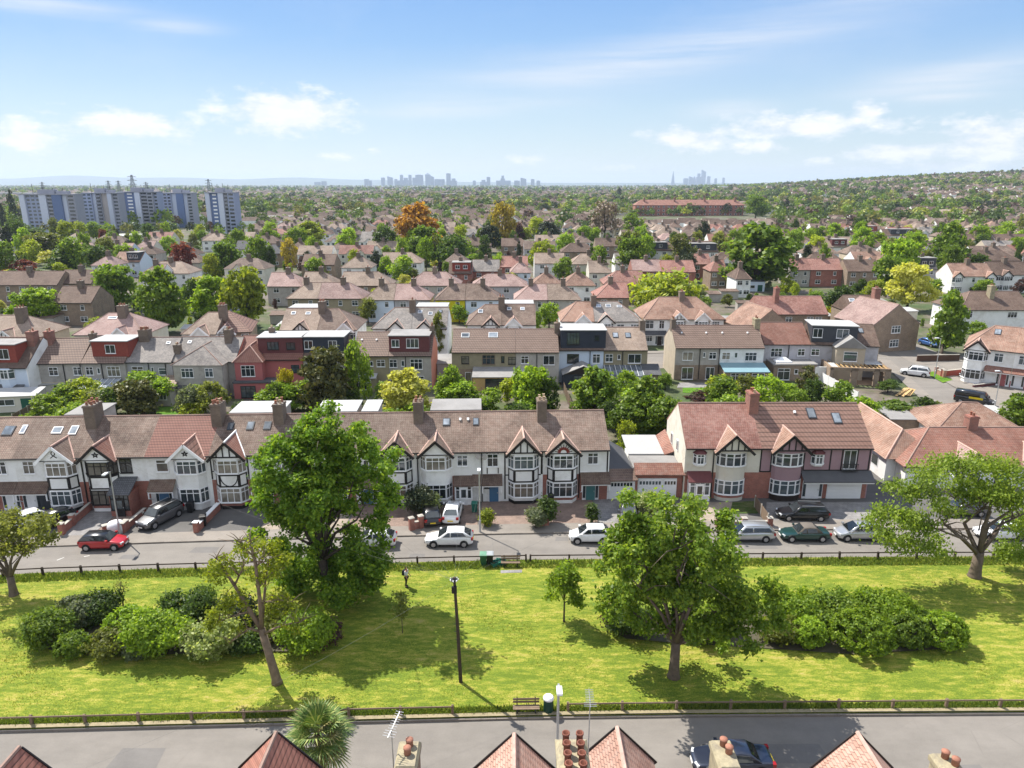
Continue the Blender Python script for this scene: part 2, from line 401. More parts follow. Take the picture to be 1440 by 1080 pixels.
    def bay(s,xc,w=3.0,pr=.75,curved=False,panel=None,gab='plain',barge=None,groof=None,fm=None,foot=None,lowm=None,timber=None,apex=None,win_z=((.8,2.3),(3.85,5.2)),gw=None,gm=None,gpan=None,cap=None,base=5.36,gables=True):
        panel=panel or s.wall; pts=s.facets(xc,w,pr,curved); m=MB()
        bands=[(0,.42,1),(.42,win_z[0][0]-.08,2),(win_z[0][0]-.08,s.eave-.15 if not gables else base,0)]
        for z0,z1,mi in bands:
            for i in range(len(pts)-1):
                p,q=pts[i],pts[i+1]; m.poly([(p[0],p[1],z0),(q[0],q[1],z0),(q[0],q[1],z1),(p[0],p[1],z1)],mi)
        zt=bands[-1][1]
        m.poly([(p[0],p[1],zt) for p in pts],0)
        m.build('bay',[panel,foot or panel,lowm or panel],s.t)
        for z0,z1 in win_z:
            mf,mp=MB(),MB()
            for i in range(len(pts)-1):
                p,q=pts[i],pts[i+1]; L=math.hypot(q[0]-p[0],q[1]-p[1])
                frame_on(mf,mp,p,q,z0,z1,max(1,round(L/.62)),.7,.01)
            if s.simple:
                b=len(mf.v); mf.v+=mp.v; mf.f+=[tuple(i+b for i in f) for f in mp.f]; mf.m+=[1]*len(mp.f)
                mf.build('bay_window',[fm or UPVC,gm or GLASS],s.t)
            else:
                f=mf.build('bay_window',fm or UPVC,s.t); mp.build('pane',gm or R.choice([GLASS,GLASS,GLASSL]),f)
        if timber:
            t=MB(); z0,z1=win_z[0][1]+.1,win_z[1][0]-.12
            for i in range(len(pts)-1):
                p,q=pts[i],pts[i+1]; dx,dy=q[0]-p[0],q[1]-p[1]; L=math.hypot(dx,dy); e=(dx/L,dy/L); n=(e[1],-e[0])
                for u in (0,L-.14): t.obox(p,e,n,u,u+.14,.002,.035,z0+.14,z1-.14)
                for z in (z0,z1-.14): t.obox(p,e,n,0,L,.002,.037,z,z+.14)
                if timber=='arch' and L>1.2:
                    for sg in (-1,1):
                        for k in range(5):
                            a0=PI/2*k/5;a1=PI/2*(k+1)/5;c=L/2
                            f=lambda a:(p[0]+e[0]*(c+sg*(c-.1)*math.sin(a))+n[0]*.02,p[1]+e[1]*(c+sg*(c-.1)*math.sin(a))+n[1]*.02,z0+.1+(z1-z0-.2)*(1-math.cos(a)))
                            t.bar(f(a0),f(a1),.03,.09,(0,0,1))
            t.build('timber_frame',BLACKP,s.t)
        if not gables: return
        gw=gw or w/2+.25; az=apex or base+gw*.92; yf=-(pr+.28); yb=s.yroof(az)+.25; gr_=groof or s.roofm
        g=MB()
        g.poly([(xc-gw+.12,-pr-.06,base),(xc+gw-.12,-pr-.06,base),(xc,-pr-.06,az-.1)])
        g.poly([(xc+gw-.12,-pr-.06,base),(xc-gw+.12,-pr-.06,base),(xc-gw+.12,.3,base),(xc+gw-.12,.3,base)])
        go=g.build('gable',gpan or WHITE,s.t)
        rf=MB(); yl=s.yroof(base)+.35
        for sg in (-1,1):
            q=[(xc+sg*gw,yf,base-.06),(xc,yf,az),(xc,yb,az),(xc+sg*gw,yl,base-.06)]
            if sg>0: q=q[::-1]
            q=q[::-1]; slab(rf,q,.08)
        rf.build('gable_roof',gr_,s.t)
        c=MB(); c.tube([(xc,yf,az+.0),(xc,yb,az+.0)],.1,6); 
        for sg in (-1,1): c.bar((xc+sg*(gw),yl-.3,base+.0),(xc,yb-.3,az+.02),.12,.05,(0,0,1))
        c.build('ridge_tile',cap or RIDGER,s.t)
        bb=MB()
        for sg in (-1,1): bb.bar((xc+sg*(gw+.06),yf-.03,base-.17),(xc,yf-.03,az-.1),.06,.26,(0,0,1))
        bb.build('bargeboard',barge or BLACKP,s.t)
        t=MB(); y=-pr-.085; mats=[BLACKP]
        if gab in('timber','black'):
            t.box(xc-gw+.35,xc+gw-.35,y-.02,y+.02,base+.12,base+.26)
            for u in (-.95,-.32,.32,.95):
                if abs(u)<gw-.3: t.box(xc+u-.06,xc+u+.06,y-.02,y+.02,base+.262,az-.22-abs(u)*(az-base)/gw)
        elif gab=='line': t.box(xc-gw+.3,xc+gw-.3,y-.02,y+.02,base+.05,base+.14)
        elif gab=='star':
            t.box(xc-gw+.3,xc+gw-.3,y-.02,y+.02,base+.04,base+.1)
            P=[(xc+.32*math.sin(2*PI*i/5)*(1 if 1 else 0),y,base+.62+.28*math.cos(2*PI*i/5)) for i in range(5)]
            for i in range(5): t.bar(P[i],P[(i+2)%5],.03,.07,(0,0,1))
        elif gab=='loop':
            t.box(xc-gw+.3,xc+gw-.3,y-.02,y+.02,base+.04,base+.1)
            P=[(xc+.17*math.sin(a),y,base+.85+.2*math.cos(a)) for a in [PI*.85-2*PI*.85*i/8 for i in range(9)]]
            P=[(xc+.3,y,base+.4)]+P[::1]+[(xc-.3,y,base+.4)]
            P=[(xc-.3,y,base+.38)]+[(xc+.17*math.sin(PI*.8-PI*1.6*i/8),y,base+.85+.2*math.cos(PI*.8-PI*1.6*i/8)) for i in range(9)]+[(xc+.3,y,base+.38)]
            for i in range(len(P)-1): t.bar(P[i],P[i+1],.03,.07,(0,0,1))
        elif gab=='sun':
            mats=[BLACKP,REDH]; t.box(xc-gw+.3,xc+gw-.3,y-.02,y+.02,base+.03,base+.12)
            for k in range(9):
                a=PI*(k+.5)/9
                t.bar((xc+.3*math.cos(a),y,base+.16+.3*math.sin(a)),(xc+.62*math.cos(a),y,base+.16+.62*math.sin(a)),.03,.16,(0,0,1),1)
                t.bar((xc+.66*math.cos(a),y-.005,base+.16+.66*math.sin(a)),(xc+.86*math.cos(a),y-.005,base+.16+.86*math.sin(a)),.03,.07,(0,0,1),0)
        t.build('gable_motif',mats,go)
    def chim(s,x,y=None,wx=.95,wy=1.3,top=1.5,pots=(2,3),mat=None,pm_=None,potr=.13,poth=.38):
        y=s.dep/2-.2 if y is None else y; zt=s.zr+top; m=MB()
        m.box(x-wx/2,x+wx/2,y-wy/2,y+wy/2,s.zroof(max(0,y-wy/2-.3))-.3 if y<=s.dep/2+.3 else s.eave,zt-.22)
        m.box(x-wx/2-.06,x+wx/2+.06,y-wy/2-.06,y+wy/2+.06,zt-.22,zt-.08)
        m.box(x-wx/2-.01,x+wx/2+.01,y-wy/2-.01,y+wy/2+.01,zt-.08,zt)
        c=m.build('chimney',mat or STACK,s.t)
        if s.simple and pots:
            p=MB()
            nx,ny=pots
            for i in range(nx):
                for j in range(ny):
                    px,py=x+(i-(nx-1)/2)*wx/nx*.9,y+(j-(ny-1)/2)*wy/ny*.9
                    p=MB(); p.tube([(px,py,zt-.02),(px,py,zt+poth)],[potr,potr*.8],6); p.build('chimney_pot',pm_ or POT,c)
            return c
        if pots:
            nx,ny=pots
            for i in range(nx):
                for j in range(ny):
                    px,py=x+(i-(nx-1)/2)*wx/nx*.92,y+(j-(ny-1)/2)*wy/ny*.95; h=poth*R.uniform(.75,1.3)
                    p=MB(); p.lathe([(potr*1.1,-.02),(potr*.95,h*.2),(potr*.82,h*.85),(potr*1.05,h*.88),(potr*1.05,h),(potr*.75,h),(potr*.7,h*.6)],(px,py,zt),10)
                    p.build('chimney_pot',R.choice([pm_ or POT,POTB,pm_ or POT]),c,True)
        return c
    def onslope(s,x,f,w,h,mb,lift0,lift1,mi=0):
        y0=f*(s.dep/2); c=1/math.sqrt(1+s.k*s.k); y1=y0+h*c
        def P(xx,yy,l): return (xx-0,yy-l*s.k*c,s.zroof(yy)+l*c)
        a=[P(x-w/2,y0,lift0),P(x+w/2,y0,lift0),P(x+w/2,y1,lift0),P(x-w/2,y1,lift0)]
        b=[P(x-w/2,y0,lift1),P(x+w/2,y0,lift1),P(x+w/2,y1,lift1),P(x-w/2,y1,lift1)]
        mb.poly(b,mi)
        for i in range(4): mb.poly([a[i],a[(i+1)%4],b[(i+1)%4],b[i]],mi)
    def sky(s,x,f=.45,w=.8,h=1.1,fm=None,gm=None):
        m=MB(); s.onslope(x,f,w,h,m,-.02,.09); o=m.build('skylight',fm or GREYF,s.t)
        g=MB(); s.onslope(x,f+.09/(s.dep/2),w-.16,h-.2,g,.085,.105); g.build('pane',gm or SKYG,o)
    def dorm(s,x0,x1,mat,wins,roof=None,y0=.9,over=.15,top=None,y1=None,fm=None):
        zt=top or s.zr+.02; z0=s.zroof(y0)-.05; m=MB(); y1=y1 or s.dep/2+1.0
        m.box(x0,x1,y0,y1,z0,zt); d=m.build('dormer',mat,s.t)
        q=MB(); q.box(x0-over,x1+over,y0-over-.1,y1+.1,zt,zt+.13); q.build('roof',roof or FLATR,d)
        for (x,za,zb,w,c) in wins:
            s.win(x,za,zb,w,c,0,y=y0,fm=fm,parent=d)
        return d
    def rdorm(s,x0,x1,mat,roof=None,top=.05):
        m=MB(); m.box(x0,x1,s.dep/2+.25,s.dep-.3,s.eave,s.zr+top); d=m.build('dormer',mat,s.t)
        q=MB(); q.box(x0-.12,x1+.12,s.dep/2+.12,s.dep-.1,s.zr+top,s.zr+top+.12); q.build('roof',roof or FLATR,d)
    def ext(s,x0,x1,d,h0,h1,wall,roof,wins=(),style='lean',fm=None,name='extension',gm=None):
        m=MB(); m.box(x0,x1,-d,-.002,0,h0-.05); e=m.build(name,wall,s.t); q=MB()
        if style=='flat': q.box(x0-.12,x1+.12,-d-.12,-.003,h0-.05,h0+.15)
        elif style=='gable':
            xc=(x0+x1)/2
            for sg in (-1,1):
                w=(x1-x0)/2+.2; qd=[(xc+sg*w,-d-.25,h0),(xc,-d-.25,h1),(xc,-.01,h1),(xc+sg*w,-.01,h0)]
                if sg<0: qd=qd[::-1]
                slab(q,qd,.1)
            g=MB(); g.poly([(x0,-d-.01,h0-.05),(x1,-d-.01,h0-.05),(xc,-d-.01,h1-.1)]); g.build('gable',DARKW,e)
        else:
            slab(q,[(x0-.12,-d-.2,h0),(x1+.12,-d-.2,h0),(x1+.12,-.01,h1),(x0-.12,-.01,h1)],.1)
        q.build('roof',roof,e)
        if style=='glass':
            b=MB(); n=max(3,int((x1-x0)/.8))
            for i in range(n+1):
                x=x0+(x1-x0)*i/n; b.bar((x,-d-.2,h0+.03),(x,-.02,h1+.03),.06,.05)
            b.build('glazing_bar',UPVC,e)
        for (x,za,zb,w,c) in wins: s.win(x,za,zb,w,c,.75 if zb-za>1.5 else 0,y=-d,parent=e,fm=fm,gm=gm)
        return e
    def wing(s,x0,x1,d,roof,wall,wins,zr=1.9,low=None,cap=None,hip=True,flat_z=None):
        m=MB(); m.box(x0,x1,-d,-.002,0,s.eave-.05); e=m.build('rear_wing',wall,s.t)
        xc=(x0+x1)/2; o=.25; ze=s.eave-.1; za=s.eave+zr; yb=s.yroof(za)+.3; yh=-d+(x1-x0)/2*.8 if hip else -d-o
        a,b=(x0-o,-d-o,ze),(x1+o,-d-o,ze); c,dd=(x1+o,s.yroof(ze)+.3,ze),(x0-o,s.yroof(ze)+.3,ze); e1,e2=(xc,yh,za),(xc,yb,za)
        q=MB(); q.poly([a,b,e1]); q.poly([b,c,e2,e1]); q.poly([dd,a,e1,e2]); q.poly([a,dd,c,b]); q.build('roof',roof,e)
        q=MB(); q.tube([a,e1],.08,6); q.tube([b,e1],.08,6); q.tube([e1,e2],.08,6); q.build('ridge_tile',cap or MOSS,e)
        for (x,z0,z1,w,cc) in wins: s.win(x,z0,z1,w,cc,.7,y=-d,parent=e)
        return e
    def can(s,x0,x1,z0=2.2,z1=3.05,d=1.0,mat=None,post=True,hip=False):
        m=MB(); i=.4 if hip else 0
        slab(m,[(x0,-d,z0),(x1,-d,z0),(x1-i,-.01,z1),(x0+i,-.01,z1)],.1)
        if hip: m.poly([(x0,-d,z0),(x0+i,-.01,z1),(x0,-.01,z0)]); m.poly([(x1,-d,z0),(x1,-.01,z0),(x1-i,-.01,z1)])
        c=m.build('canopy',mat or TILEW,s.t)
        b=MB(); b.box(x0+.05,x1-.05,-d+.08,-d+.16,z0-.24,z0-.1)
        if post:
            for x in (x0+.1,x1-.1):
                b.box(x-.05,x+.05,-d+.08,-d+.17,1.35,z0-.24); b.bar((x,-d+.12,1.4),(x,-.05,.95),.08,.08)
        b.build('porch_frame',UPVC,c)
    def porch(s,x0,x1,d=1.0,h=2.25,wall=None,roof=None,fm=None,door=None,rz=.9,hip=True):
        e=s.ext(x0,x1,d,h,h+rz,wall or UPVC,roof or TILEW,(),'lean',name='porch')
        mf=MB(); frame_on(mf,mf,(x0+.08,-d),(x1-.08,-d),.75,h-.12,4 if x1-x0>1.7 else 3,.72,pi=1); mf.build('window',[fm or UPVC,GLASS],e)
        q=MB(); xc=(x0+x1)/2; q.box(xc-.42,xc+.42,-d-.1,-d-.072,.06,2.0,0); q.box(xc-.24,xc+.24,-d-.115,-d-.101,.9,1.75,1); q.box(xc+.3,xc+.34,-d-.15,-d-.101,.98,1.1,2)
        q.build('door',[door or UPVC,GLASS,GALV],e)
    def door(s,x,mat,w=.92,h=2.02,side=True,fm=None):
        m=MB(); W=w/2+(.38 if side else .09)
        m.box(x-W,x+W,-.06,-.002,0.0,h+.42,0); f=m.build('door_frame',fm or UPVC,s.t)
        q=MB()
        q.box(x-W+.06,x+W-.06,-.075,-.061,h+.08,h+.36)
        if side:
            q.box(x-W+.06,x-w/2-.05,-.075,-.061,.3,h); q.box(x+w/2+.05,x+W-.06,-.075,-.061,.3,h)
        q.build('pane',GLASS,f)
        d=MB(); d.box(x-w/2,x+w/2,-.1,-.061,.05,h)
        for zz in (.25,1.1):
            for sg in (-1,1): d.box(x+sg*.21-.13,x+sg*.21+.13,-.115,-.101,zz,zz+.65)
        do=d.build('door',mat,s.t); k=MB(); k.box(x+w/2-.14,x+w/2-.08,-.16,-.116,.98,1.12); k.build('handle',GALV,do)
    def garage(s,x0,x1,h=2.1,mat=None,y=0,lights=False,parent=None,fm=None):
        m=MB(); m.box(x0-.08,x1+.08,y-.05,y-.002,0,h+.09,0)
        n=6
        for i in range(n): m.box(x0,x1,y-.085,y-.051,.02+i*h/n,.02+(i+.93)*h/n,1)
        g=m.build('garage_door',[fm or UPVC,mat or UPVC],parent or s.t)
        if lights:
            q=MB(); k=max(4,int((x1-x0)/.3))
            for i in range(k): q.box(x0+(x1-x0)*(i+.15)/k,x0+(x1-x0)*(i+.85)/k,y-.1,y-.086,h*.74,h*.92)
            q.build('pane',GLASS,g)
    def pipe(s,x,z0=.1,z1=None,mat=None):
        m=MB(); m.box(x-.05,x+.05,-.12,-.015,z0,z1 or s.eave-.1); m.build('drainpipe',mat or BLACKP,s.t)
    def timb(s,rects,mat=None,y=0,name='timber_frame'):
        m=MB()
        for x0,x1,z0,z1 in rects: m.box(x0,x1,y-.03,y-.002,z0,z1)
        m.build(name,mat or BLACKP,s.t)
    def vent(s,x,f):
        m=MB(); s.onslope(x,f,.22,.28,m,-.02,.16); m.build('roof_vent',UPVC,s.t)
    def dish(s,x,z):
        m=MB(); m.tube([(x,-.05,z),(x,-.28,z+.05)],.02,5); m.lathe([(.02,0),(.2,.05),(.27,.12),(.25,.12)],(0,0,0),10)
        k=len(m.v)
        Rm=Matrix.Rotation(rad(70),4,'X')
        for i in range(len(m.v)):
            v=Vector(m.v[i])
            if i>=10: v=Rm@v; m.v[i]=(v.x+x,v.y-.3,v.z+z+.05)
        m.build('satellite_dish',GREYR,s.t)
# ------------------------------------------------------------------ front terrace (row facing the green)
fa=G(0,718); fb=G(855,703); fl=math.hypot(fb[0]-fa[0],fb[1]-fa[1]); fd=((fb[0]-fa[0])/fl,(fb[1]-fa[1])/fl)
def FA(s,off=0): return (fa[0]+fd[0]*s+fd[1]*off,fa[1]+fd[1]*s-fd[0]*off)
GA='terraced houses facing the green'
def rowA(s0,s1,label,side,roof=TILEA,wall=WHITE,low=BRICK,bay={},gr=None,chim=False,**kw):
    h=House('terraced_house',label,'house',FA(s0),FA(s1),dep=8.4,eave=5.65,rise=2.62,roof=roof,wall=wall,low=low,group=GA,gr=gr,**kw)
    bx=1.95 if side=='L' else h.w-1.95
    h.bay(bx,**bay); h.bx=bx
    return h
h=rowA(-4.3,2.28,'white house cut by the left edge of the photo sharing a double porch canopy','L',bay=dict(panel=WHITE,gab='line',barge=UPVC))
h.win(h.w-1.35,3.85,5.15,1.1,2); h.door(h.w-.95,UPVC); h.can(h.w-2.3,h.w-.02,mat=TILEW); h.sky(h.w-1.75,.52,1.05,1.2); h.sky(h.w-.35,.56,.5,1.1,UPVC)
h=rowA(2.28,8.55,'white house with a black looped ribbon motif in its white gable','R',roof=TILEB,bay=dict(panel=WHITE,gab='loop',barge=UPVC,timber=True,foot=BLACKP,lowm=WHITE,cap=RIDGER,groof=TILEB))
h.win(1.3,3.85,5.15,1.1,2); h.door(1.0,UPVC); h.door(2.25,GREYF,side=False); h.can(0.02,3.1); h.sky(3.0,.55,.95,.85,UPVC); h.sky(4.6,.52,.75,1.1,UPVC); h.rdorm(3.0,6.1,GREYR,FELT); h.pipe(3.3)
h=rowA(8.55,14.78,'terraced house with black framed bay, star in its gable and a dark hipped porch','L',low=BRICK,bay=dict(panel=WHITE,gab='star',timber=True,fm=BLACKP,foot=WHITE,lowm=BRICK,groof=TILER,gm=GLASSL))
h.win(4.25,3.8,5.25,1.15,2,fm=BLACKP); h.chim(.0,3.6,1.05,1.75,1.55,(2,3)); h.porch(3.2,5.1,1.9,2.4,BRICK,TILED,BLACKP,BLACKP,1.0); h.pipe(.08)
h=rowA(14.78,20.88,'white house with a ribbed red pantile roof and a leaf motif in its gable','R',roof=PANR,low=None,bay=dict(panel=WHITE,gab='star',barge=UPVC,foot=WHITE,groof=PANC))
h.win(1.5,3.85,5.1,1.15,1,.72); h.door(1.3,BLUED); h.can(.1,2.6,mat=TILEW); h.pipe(2.9,mat=UPVC)
h=rowA(20.88,27.0,'half timbered house with bright red gable roof beside the big tree','L',roof=TILEP if 0 else TILEA,bay=dict(panel=WHITE,gab='timber',timber='arch',foot=BLACKP,lowm=BRICK,groof=TILER,cap=UPVC,apex=7.15))
h.chim(-.0,3.6,1.0,1.6,1.5,(2,3)); h.sky(1.35,.58,.6,.95); h.sky(3.3,.58,.72,1.05); h.sky(5.0,.58,.72,1.05); h.rdorm(.9,6.0,GREYR,FLATR)
h.timb([(0.0,.14,2.95,5.5),(.3,.4,3.9,5.5),(3.55,3.7,2.95,5.5),(4.2,4.3,3,5.5),(5.9,6.1,2.95,5.5),(0.14,.42,3.75,3.85)]); h.win(4.8,3.85,5.15,1.05,2); h.door(5.0,TEAL); h.can(3.9,6.0)
h=rowA(27.0,34.9,'white house standing mostly hidden behind the big leafy tree','L',roof=TILEB,bay=dict(panel=WHITE,gab='plain'))
h.win(6.2,3.85,5.15,1.1,2); h.door(6.2,UPVC); h.can(5.2,7.3); h.chim(.0,3.6,1.0,1.4,1.4,(2,2)); h.rdorm(3.5,7.5,GREYR,FLATR)
h=rowA(34.9,40.98,'white house with a red sunburst gable partly behind the big tree','R',roof=TILEB,low=None,bay=dict(panel=WHITE,gab='sun',timber=True,foot=BLACKP,groof=TILEA))
h.win(1.4,3.85,5.15,1.1,2); h.door(1.2,BLUED); h.can(.1,2.4); h.rdorm(.3,1.8,GREYR,FLATR); h.pipe(2.9)
h=rowA(40.98,47.38,'white house with a plain white gable and glazed white porch','L',bay=dict(panel=WHITE,gab='line',foot=BLACKP,groof=TILEA),low=WHITE)
h.chim(.05,3.6,.95,1.5,1.45,(2,2)); h.win(4.55,3.95,5.1,1.05,2,gm=GLASS); h.sky(2.9,.62,.75,.95); h.sky(5.9,.62,.6,.95); h.vent(4.3,.75); h.vent(5.1,.75); h.rdorm(1.3,7.9,GREYR,FELT) if 0 else h.rdorm(1.3,6.35,GREYR,FELT)
h.porch(3.75,5.5,.7,2.2,UPVC,TILEW,rz=.75); h.can(5.5,6.38,2.25,3.05,.95,post=False); h.pipe(.12); h.timb([(3.52,3.72,.3,2.9)],BRICK,name='brick_pier'); h.dish(6.1,5.0)
h=rowA(47.38,53.55,'white house with black timber gable and blue front door','R',bay=dict(panel=WHITE,gab='timber',timber=True,foot=BLACKP,groof=TILEA,apex=7.15),low=WHITE)
h.win(1.15,3.85,5.2,1.1,2); h.door(1.25,BLUED,side=False); h.can(.02,2.1,2.25,3.05,.95); h.pipe(.06); h.win(.55,1.55,2.0,.5,1,0,fm=BLACKP)
h.timb([(2.3,2.44,.3,5.5),(5.95,6.15,2.95,5.5),(.55,.65,5.2,5.5),(1.65,1.75,5.2,5.5),(.55,.65,3.1,3.7),(1.65,1.75,3.1,3.7),(2.44,2.7,2.85,2.97),(5.7,5.95,2.85,2.97)]); h.dish(.35,4.9)
h=rowA(53.55,60.1,'end terrace house with red sunburst gable and teal green front door','L',gr=WHITE,bay=dict(panel=WHITE,gab='sun',timber=True,foot=WHITE,lowm=BRICK,groof=TILEA))
h.chim(.1,3.6,.95,1.5,1.45,(2,2),pm_=POTB); h.win(5.0,3.95,5.15,1.05,2); h.door(4.85,TEAL); h.can(3.75,6.7,2.25,3.1,1.05,TILEW); h.timb([(3.6,3.73,.3,5.5),(6.4,6.55,2.95,5.5)]); h.plq=0
h.timb([(3.75,6.5,3.02,3.2)],WHITE,name='string_course')
# attached garage wing on the right of the end house
def garage_wing(h):
    w=h.w; m=MB(); m.box(w+.12,w+2.85,.1,7.6,0,2.5); e=m.build('garage',WHITE,h.t)
    q=MB(); slab(q,[(w+.12,-.6,2.35),(w+3.0,-.6,2.35),(w+3.0,1.2,2.9),(w+.12,1.2,2.9)],.1)
    q.build('canopy',TILEW,e)
    q=MB(); slab(q,[(w+.12,1.2,2.95),(w+3.0,1.2,2.65),(w+3.0,7.8,2.65),(w+.12,7.8,4.3)],.1); q.build('roof',FELTD,e)
    h.garage(w+.35,w+2.6,2.0,UPVC,y=.1,lights=True,parent=e)
garage_wing(h)
# ------------------------------------------------------------------ semi-detached pair to the right
def SP(s): return (s,66.75)
S0,S1,S2=17.5,24.95,36.0
GS='semi detached pair right of the terrace'
TILES=roofm('rosy_red_tiles',(.27,.125,.1),(.33,.16,.125),(.4,.28,.23))
h=House('semi_detached_house','cream semi detached house with curved bay and blank cream gable end','house',SP(S0),SP(S1),dep=8.8,eave=5.7,rise=3.2,roof=TILES,wall=CREAM,low=BRICK,gl=CREAM,group=GS)
h.bay(4.55,2.9,.8,True,panel=CREAM,gab='timber',foot=CREAM,lowm=BRICK,groof=TILEO,gpan=CREAM,apex=7.2,gw=1.9)
def oriel(h,x,roof,body):
    pts=[(x-.6,0),(x-.35,-.4),(x+.35,-.4),(x+.6,0)]; mf,mp=MB(),MB(); q=MB()
    for i in range(3):
        frame_on(mf,mp,pts[i],pts[i+1],3.95,5.0,1 if i!=1 else 2,.7,.01); p,r=pts[i],pts[i+1]
        q.poly([(p[0],p[1],3.7),(r[0],r[1],3.7),(r[0],r[1],5.05),(p[0],p[1],5.05)])
    q.poly([(p[0],p[1],3.7) for p in pts][::-1]); f=mf.build('oriel_window',UPVC,h.t); mp.build('pane',GLASS,f); q.build('oriel',UPVC,f)
    t=MB(); e=[(x-.75,0,5.02),(x-.45,-.55,5.02),(x+.45,-.55,5.02),(x+.75,0,5.02)]; a=(x-.2,0,5.5),(x+.2,0,5.5)
    t.poly([e[0],e[1],a[0]]); t.poly([e[1],e[2],a[1],a[0]]); t.poly([e[2],e[3],a[1]]); t.poly(e[::-1]); t.build('roof',roof,f)
oriel(h,1.35,MAROON,CREAM)
h.porch(.3,2.45,.75,2.25,UPVC,MAROON,rz=.8); h.pipe(2.75); h.chim(h.w,3.9,.95,1.5,1.35,(1,3),STACKR)
# lean-to garage block at the left side
def side_block(h):
    m=MB(); m.box(-5.0,-.13,.3,7.2,0,2.75,0); e=m.build('garage',[WHITE],h.t)
    q=MB(); slab(q,[(-5.05,-.2,2.7),(.25,-.2,2.7),(-.1,1.1,3.5),(-5.05,1.1,3.5)],.1); q.build('canopy',TILER,e)
    q=MB(); q.box(-5.05,-.14,1.1,4.6,2.75,2.95); q.build('flat_roof',FELT,e)
    q=MB(); slab(q,[(-5.05,4.6,3.1),(-1.2,4.6,3.1),(-1.2,9.5,3.5),(-5.05,9.5,3.5)],.1); q.build('roof',FLATR,e)
    q=MB(); slab(q,[(-1.2,4.6,3.0),(-.13,4.6,3.4),(-.13,9.5,4.2),(-1.2,9.5,3.4)],.1); q.build('lean_to_roof',TILER,e)
    q=MB(); q.box(-5.0,-.14,.25,.299,2.15,2.7); q.box(-.7,-.14,.25,.299,0,2.15);q.box(-5.0,-4.7,.25,.299,0,2.15); q.build('wall',BRICK,e)
    h.garage(-4.55,-2.3,2.0,UPVC,y=.28,lights=True,parent=e); h.garage(-2.0,-.8,2.0,UPVC,y=.28,lights=True,parent=e)
side_block(h)
q=MB(); 
for y,z,w in ((3.3,4.6,.5),(6.0,4.4,.5)): q.box(-.19,-.112,y-.35,y+.35,z-.6,z+.6,0); q.box(-.2,-.191,y-.27,y+.27,z-.5,z+.5,1)
q.build('window',[UPVC,GLASS],h.t)
h=House('semi_detached_house','dusty pink semi detached house with brown interlocking tiles and white garage door','house',SP(S1),SP(S2),dep=8.8,eave=5.7,rise=3.2,roof=PANC,wall=PINK,low=BRICK,gr=PINK,group=GS)
h.bay(2.75,3.0,.8,True,panel=PINK,gab='timber',foot=DARKW,lowm=DARKW,groof=TILEO,gpan=PINK,apex=7.2,gw=1.9)
oriel(h,5.75,MAROON,PINK)
W=h.w
h.win(W-2.05,3.3,5.3,1.3,2,0,fm=UPVC); h.can(4.2,W+.25,2.35,3.1,1.2,FELTD,post=False); h.door(5.6,UPVC,1.3,2.0); h.garage(W-3.9,W-.55,2.15,UPVC)
h.timb([(0,.13,2.95,5.6),(1.05,1.18,2.95,5.3),(4.35,4.48,3.1,5.6),(7.0,7.13,3.1,5.6),(W-2.9,W-2.78,3.1,5.6),(W-1.35,W-1.23,3.1,5.6),(W-.14,W,3.1,5.6),(4.48,W-.15,3.1,3.2),(4.48,W-.15,5.45,5.58),(.13,1.05,2.93,3.05),(.13,1.05,5.45,5.58)])
b=MB(); b.box(W-2.85,W-1.25,-.4,-.35,3.9,3.95); b.box(W-2.85,W-1.25,-.4,-.04,3.2,3.25)
for i in range(12): b.box(W-2.85+i*.14,W-2.82+i*.14,-.39,-.36,3.25,3.9)
b.build('balcony_railing',STEELD,h.t)
h.sky(6.0,.62,.85,1.35); h.sky(W-2.6,.5,.85,1.35); h.vent(4.3,.74); h.pipe(4.2)
# ------------------------------------------------------------------ second row: backs of the houses beyond the gardens
GB='houses of the second row seen from behind'
def rb(a,b,py,label,name='terraced_house',ez=5.5,group=GB,dep=8.6,rise=2.75,pyb=None,**kw):
    h=House(name,label,'house',G(a,py,ez),G(b,pyb or py,ez),dep=dep,eave=ez,rise=rise,group=group,**kw)
    h.a,h.b=a,b
    return h
def X(h,px): return (px-h.a)/(h.b-h.a)*h.w
def WU(h,px,w=1.3,c=2,z0=3.5,z1=4.75,tr=.65,**k): return h.win(X(h,px),z0,z1,w,c,tr,**k)
def WL(h,px,w=1.8,c=2,z0=.1,z1=2.1,tr=0,**k): return h.win(X(h,px),z0,z1,w,c,tr,**k)
h=rb(52,114,510,'grey house with ribbed brown roof and patio doors behind the cream shed',roof=PANB,wall=GREYR,low=BEIGE,gl=GREYR,lowz=2.5,pyb=509)
WU(h,73,1.3); WU(h,107,1.2); WL(h,77,2.0); h.win(X(h,100),.9,2.1,1.3,2); h.chim(.4,3.6,1.0,1.2,1.3,(1,2),STACKR); h.pipe(X(h,88)); h.pipe(X(h,112))
h=rb(114.5,175,509,'grey house with a red tile hung dormer and glass conservatory',roof=PANB,wall=GREYR,low=BEIGE,lowz=2.5)
WU(h,124,1.1); h.win(X(h,137),3.7,4.6,.45,1,0); WU(h,158,1.9,3,3.3,4.85); h.dorm(X(h,127),X(h,178),REDH,[(X(h,153),6.6,7.9,1.5,2)],top=8.4); h.ext(X(h,116),X(h,166),2.6,2.2,2.95,PALEBLUE,SKYG,[(X(h,120),.3,2.0,.8,1),(X(h,129),1,2.0,.8,1),(X(h,136),1,2.0,.8,1),(X(h,145),1,2.0,.8,1)],'glass',name='conservatory'); h.chim(.3,3.4,.8,.9,.9,(1,2)); h.pipe(X(h,142))
h=rb(175.5,241,508,'lilac grey house with a broad weathered grey roof and blue curtains',roof=TILEG,wall=LILAC,gl=CREAM)
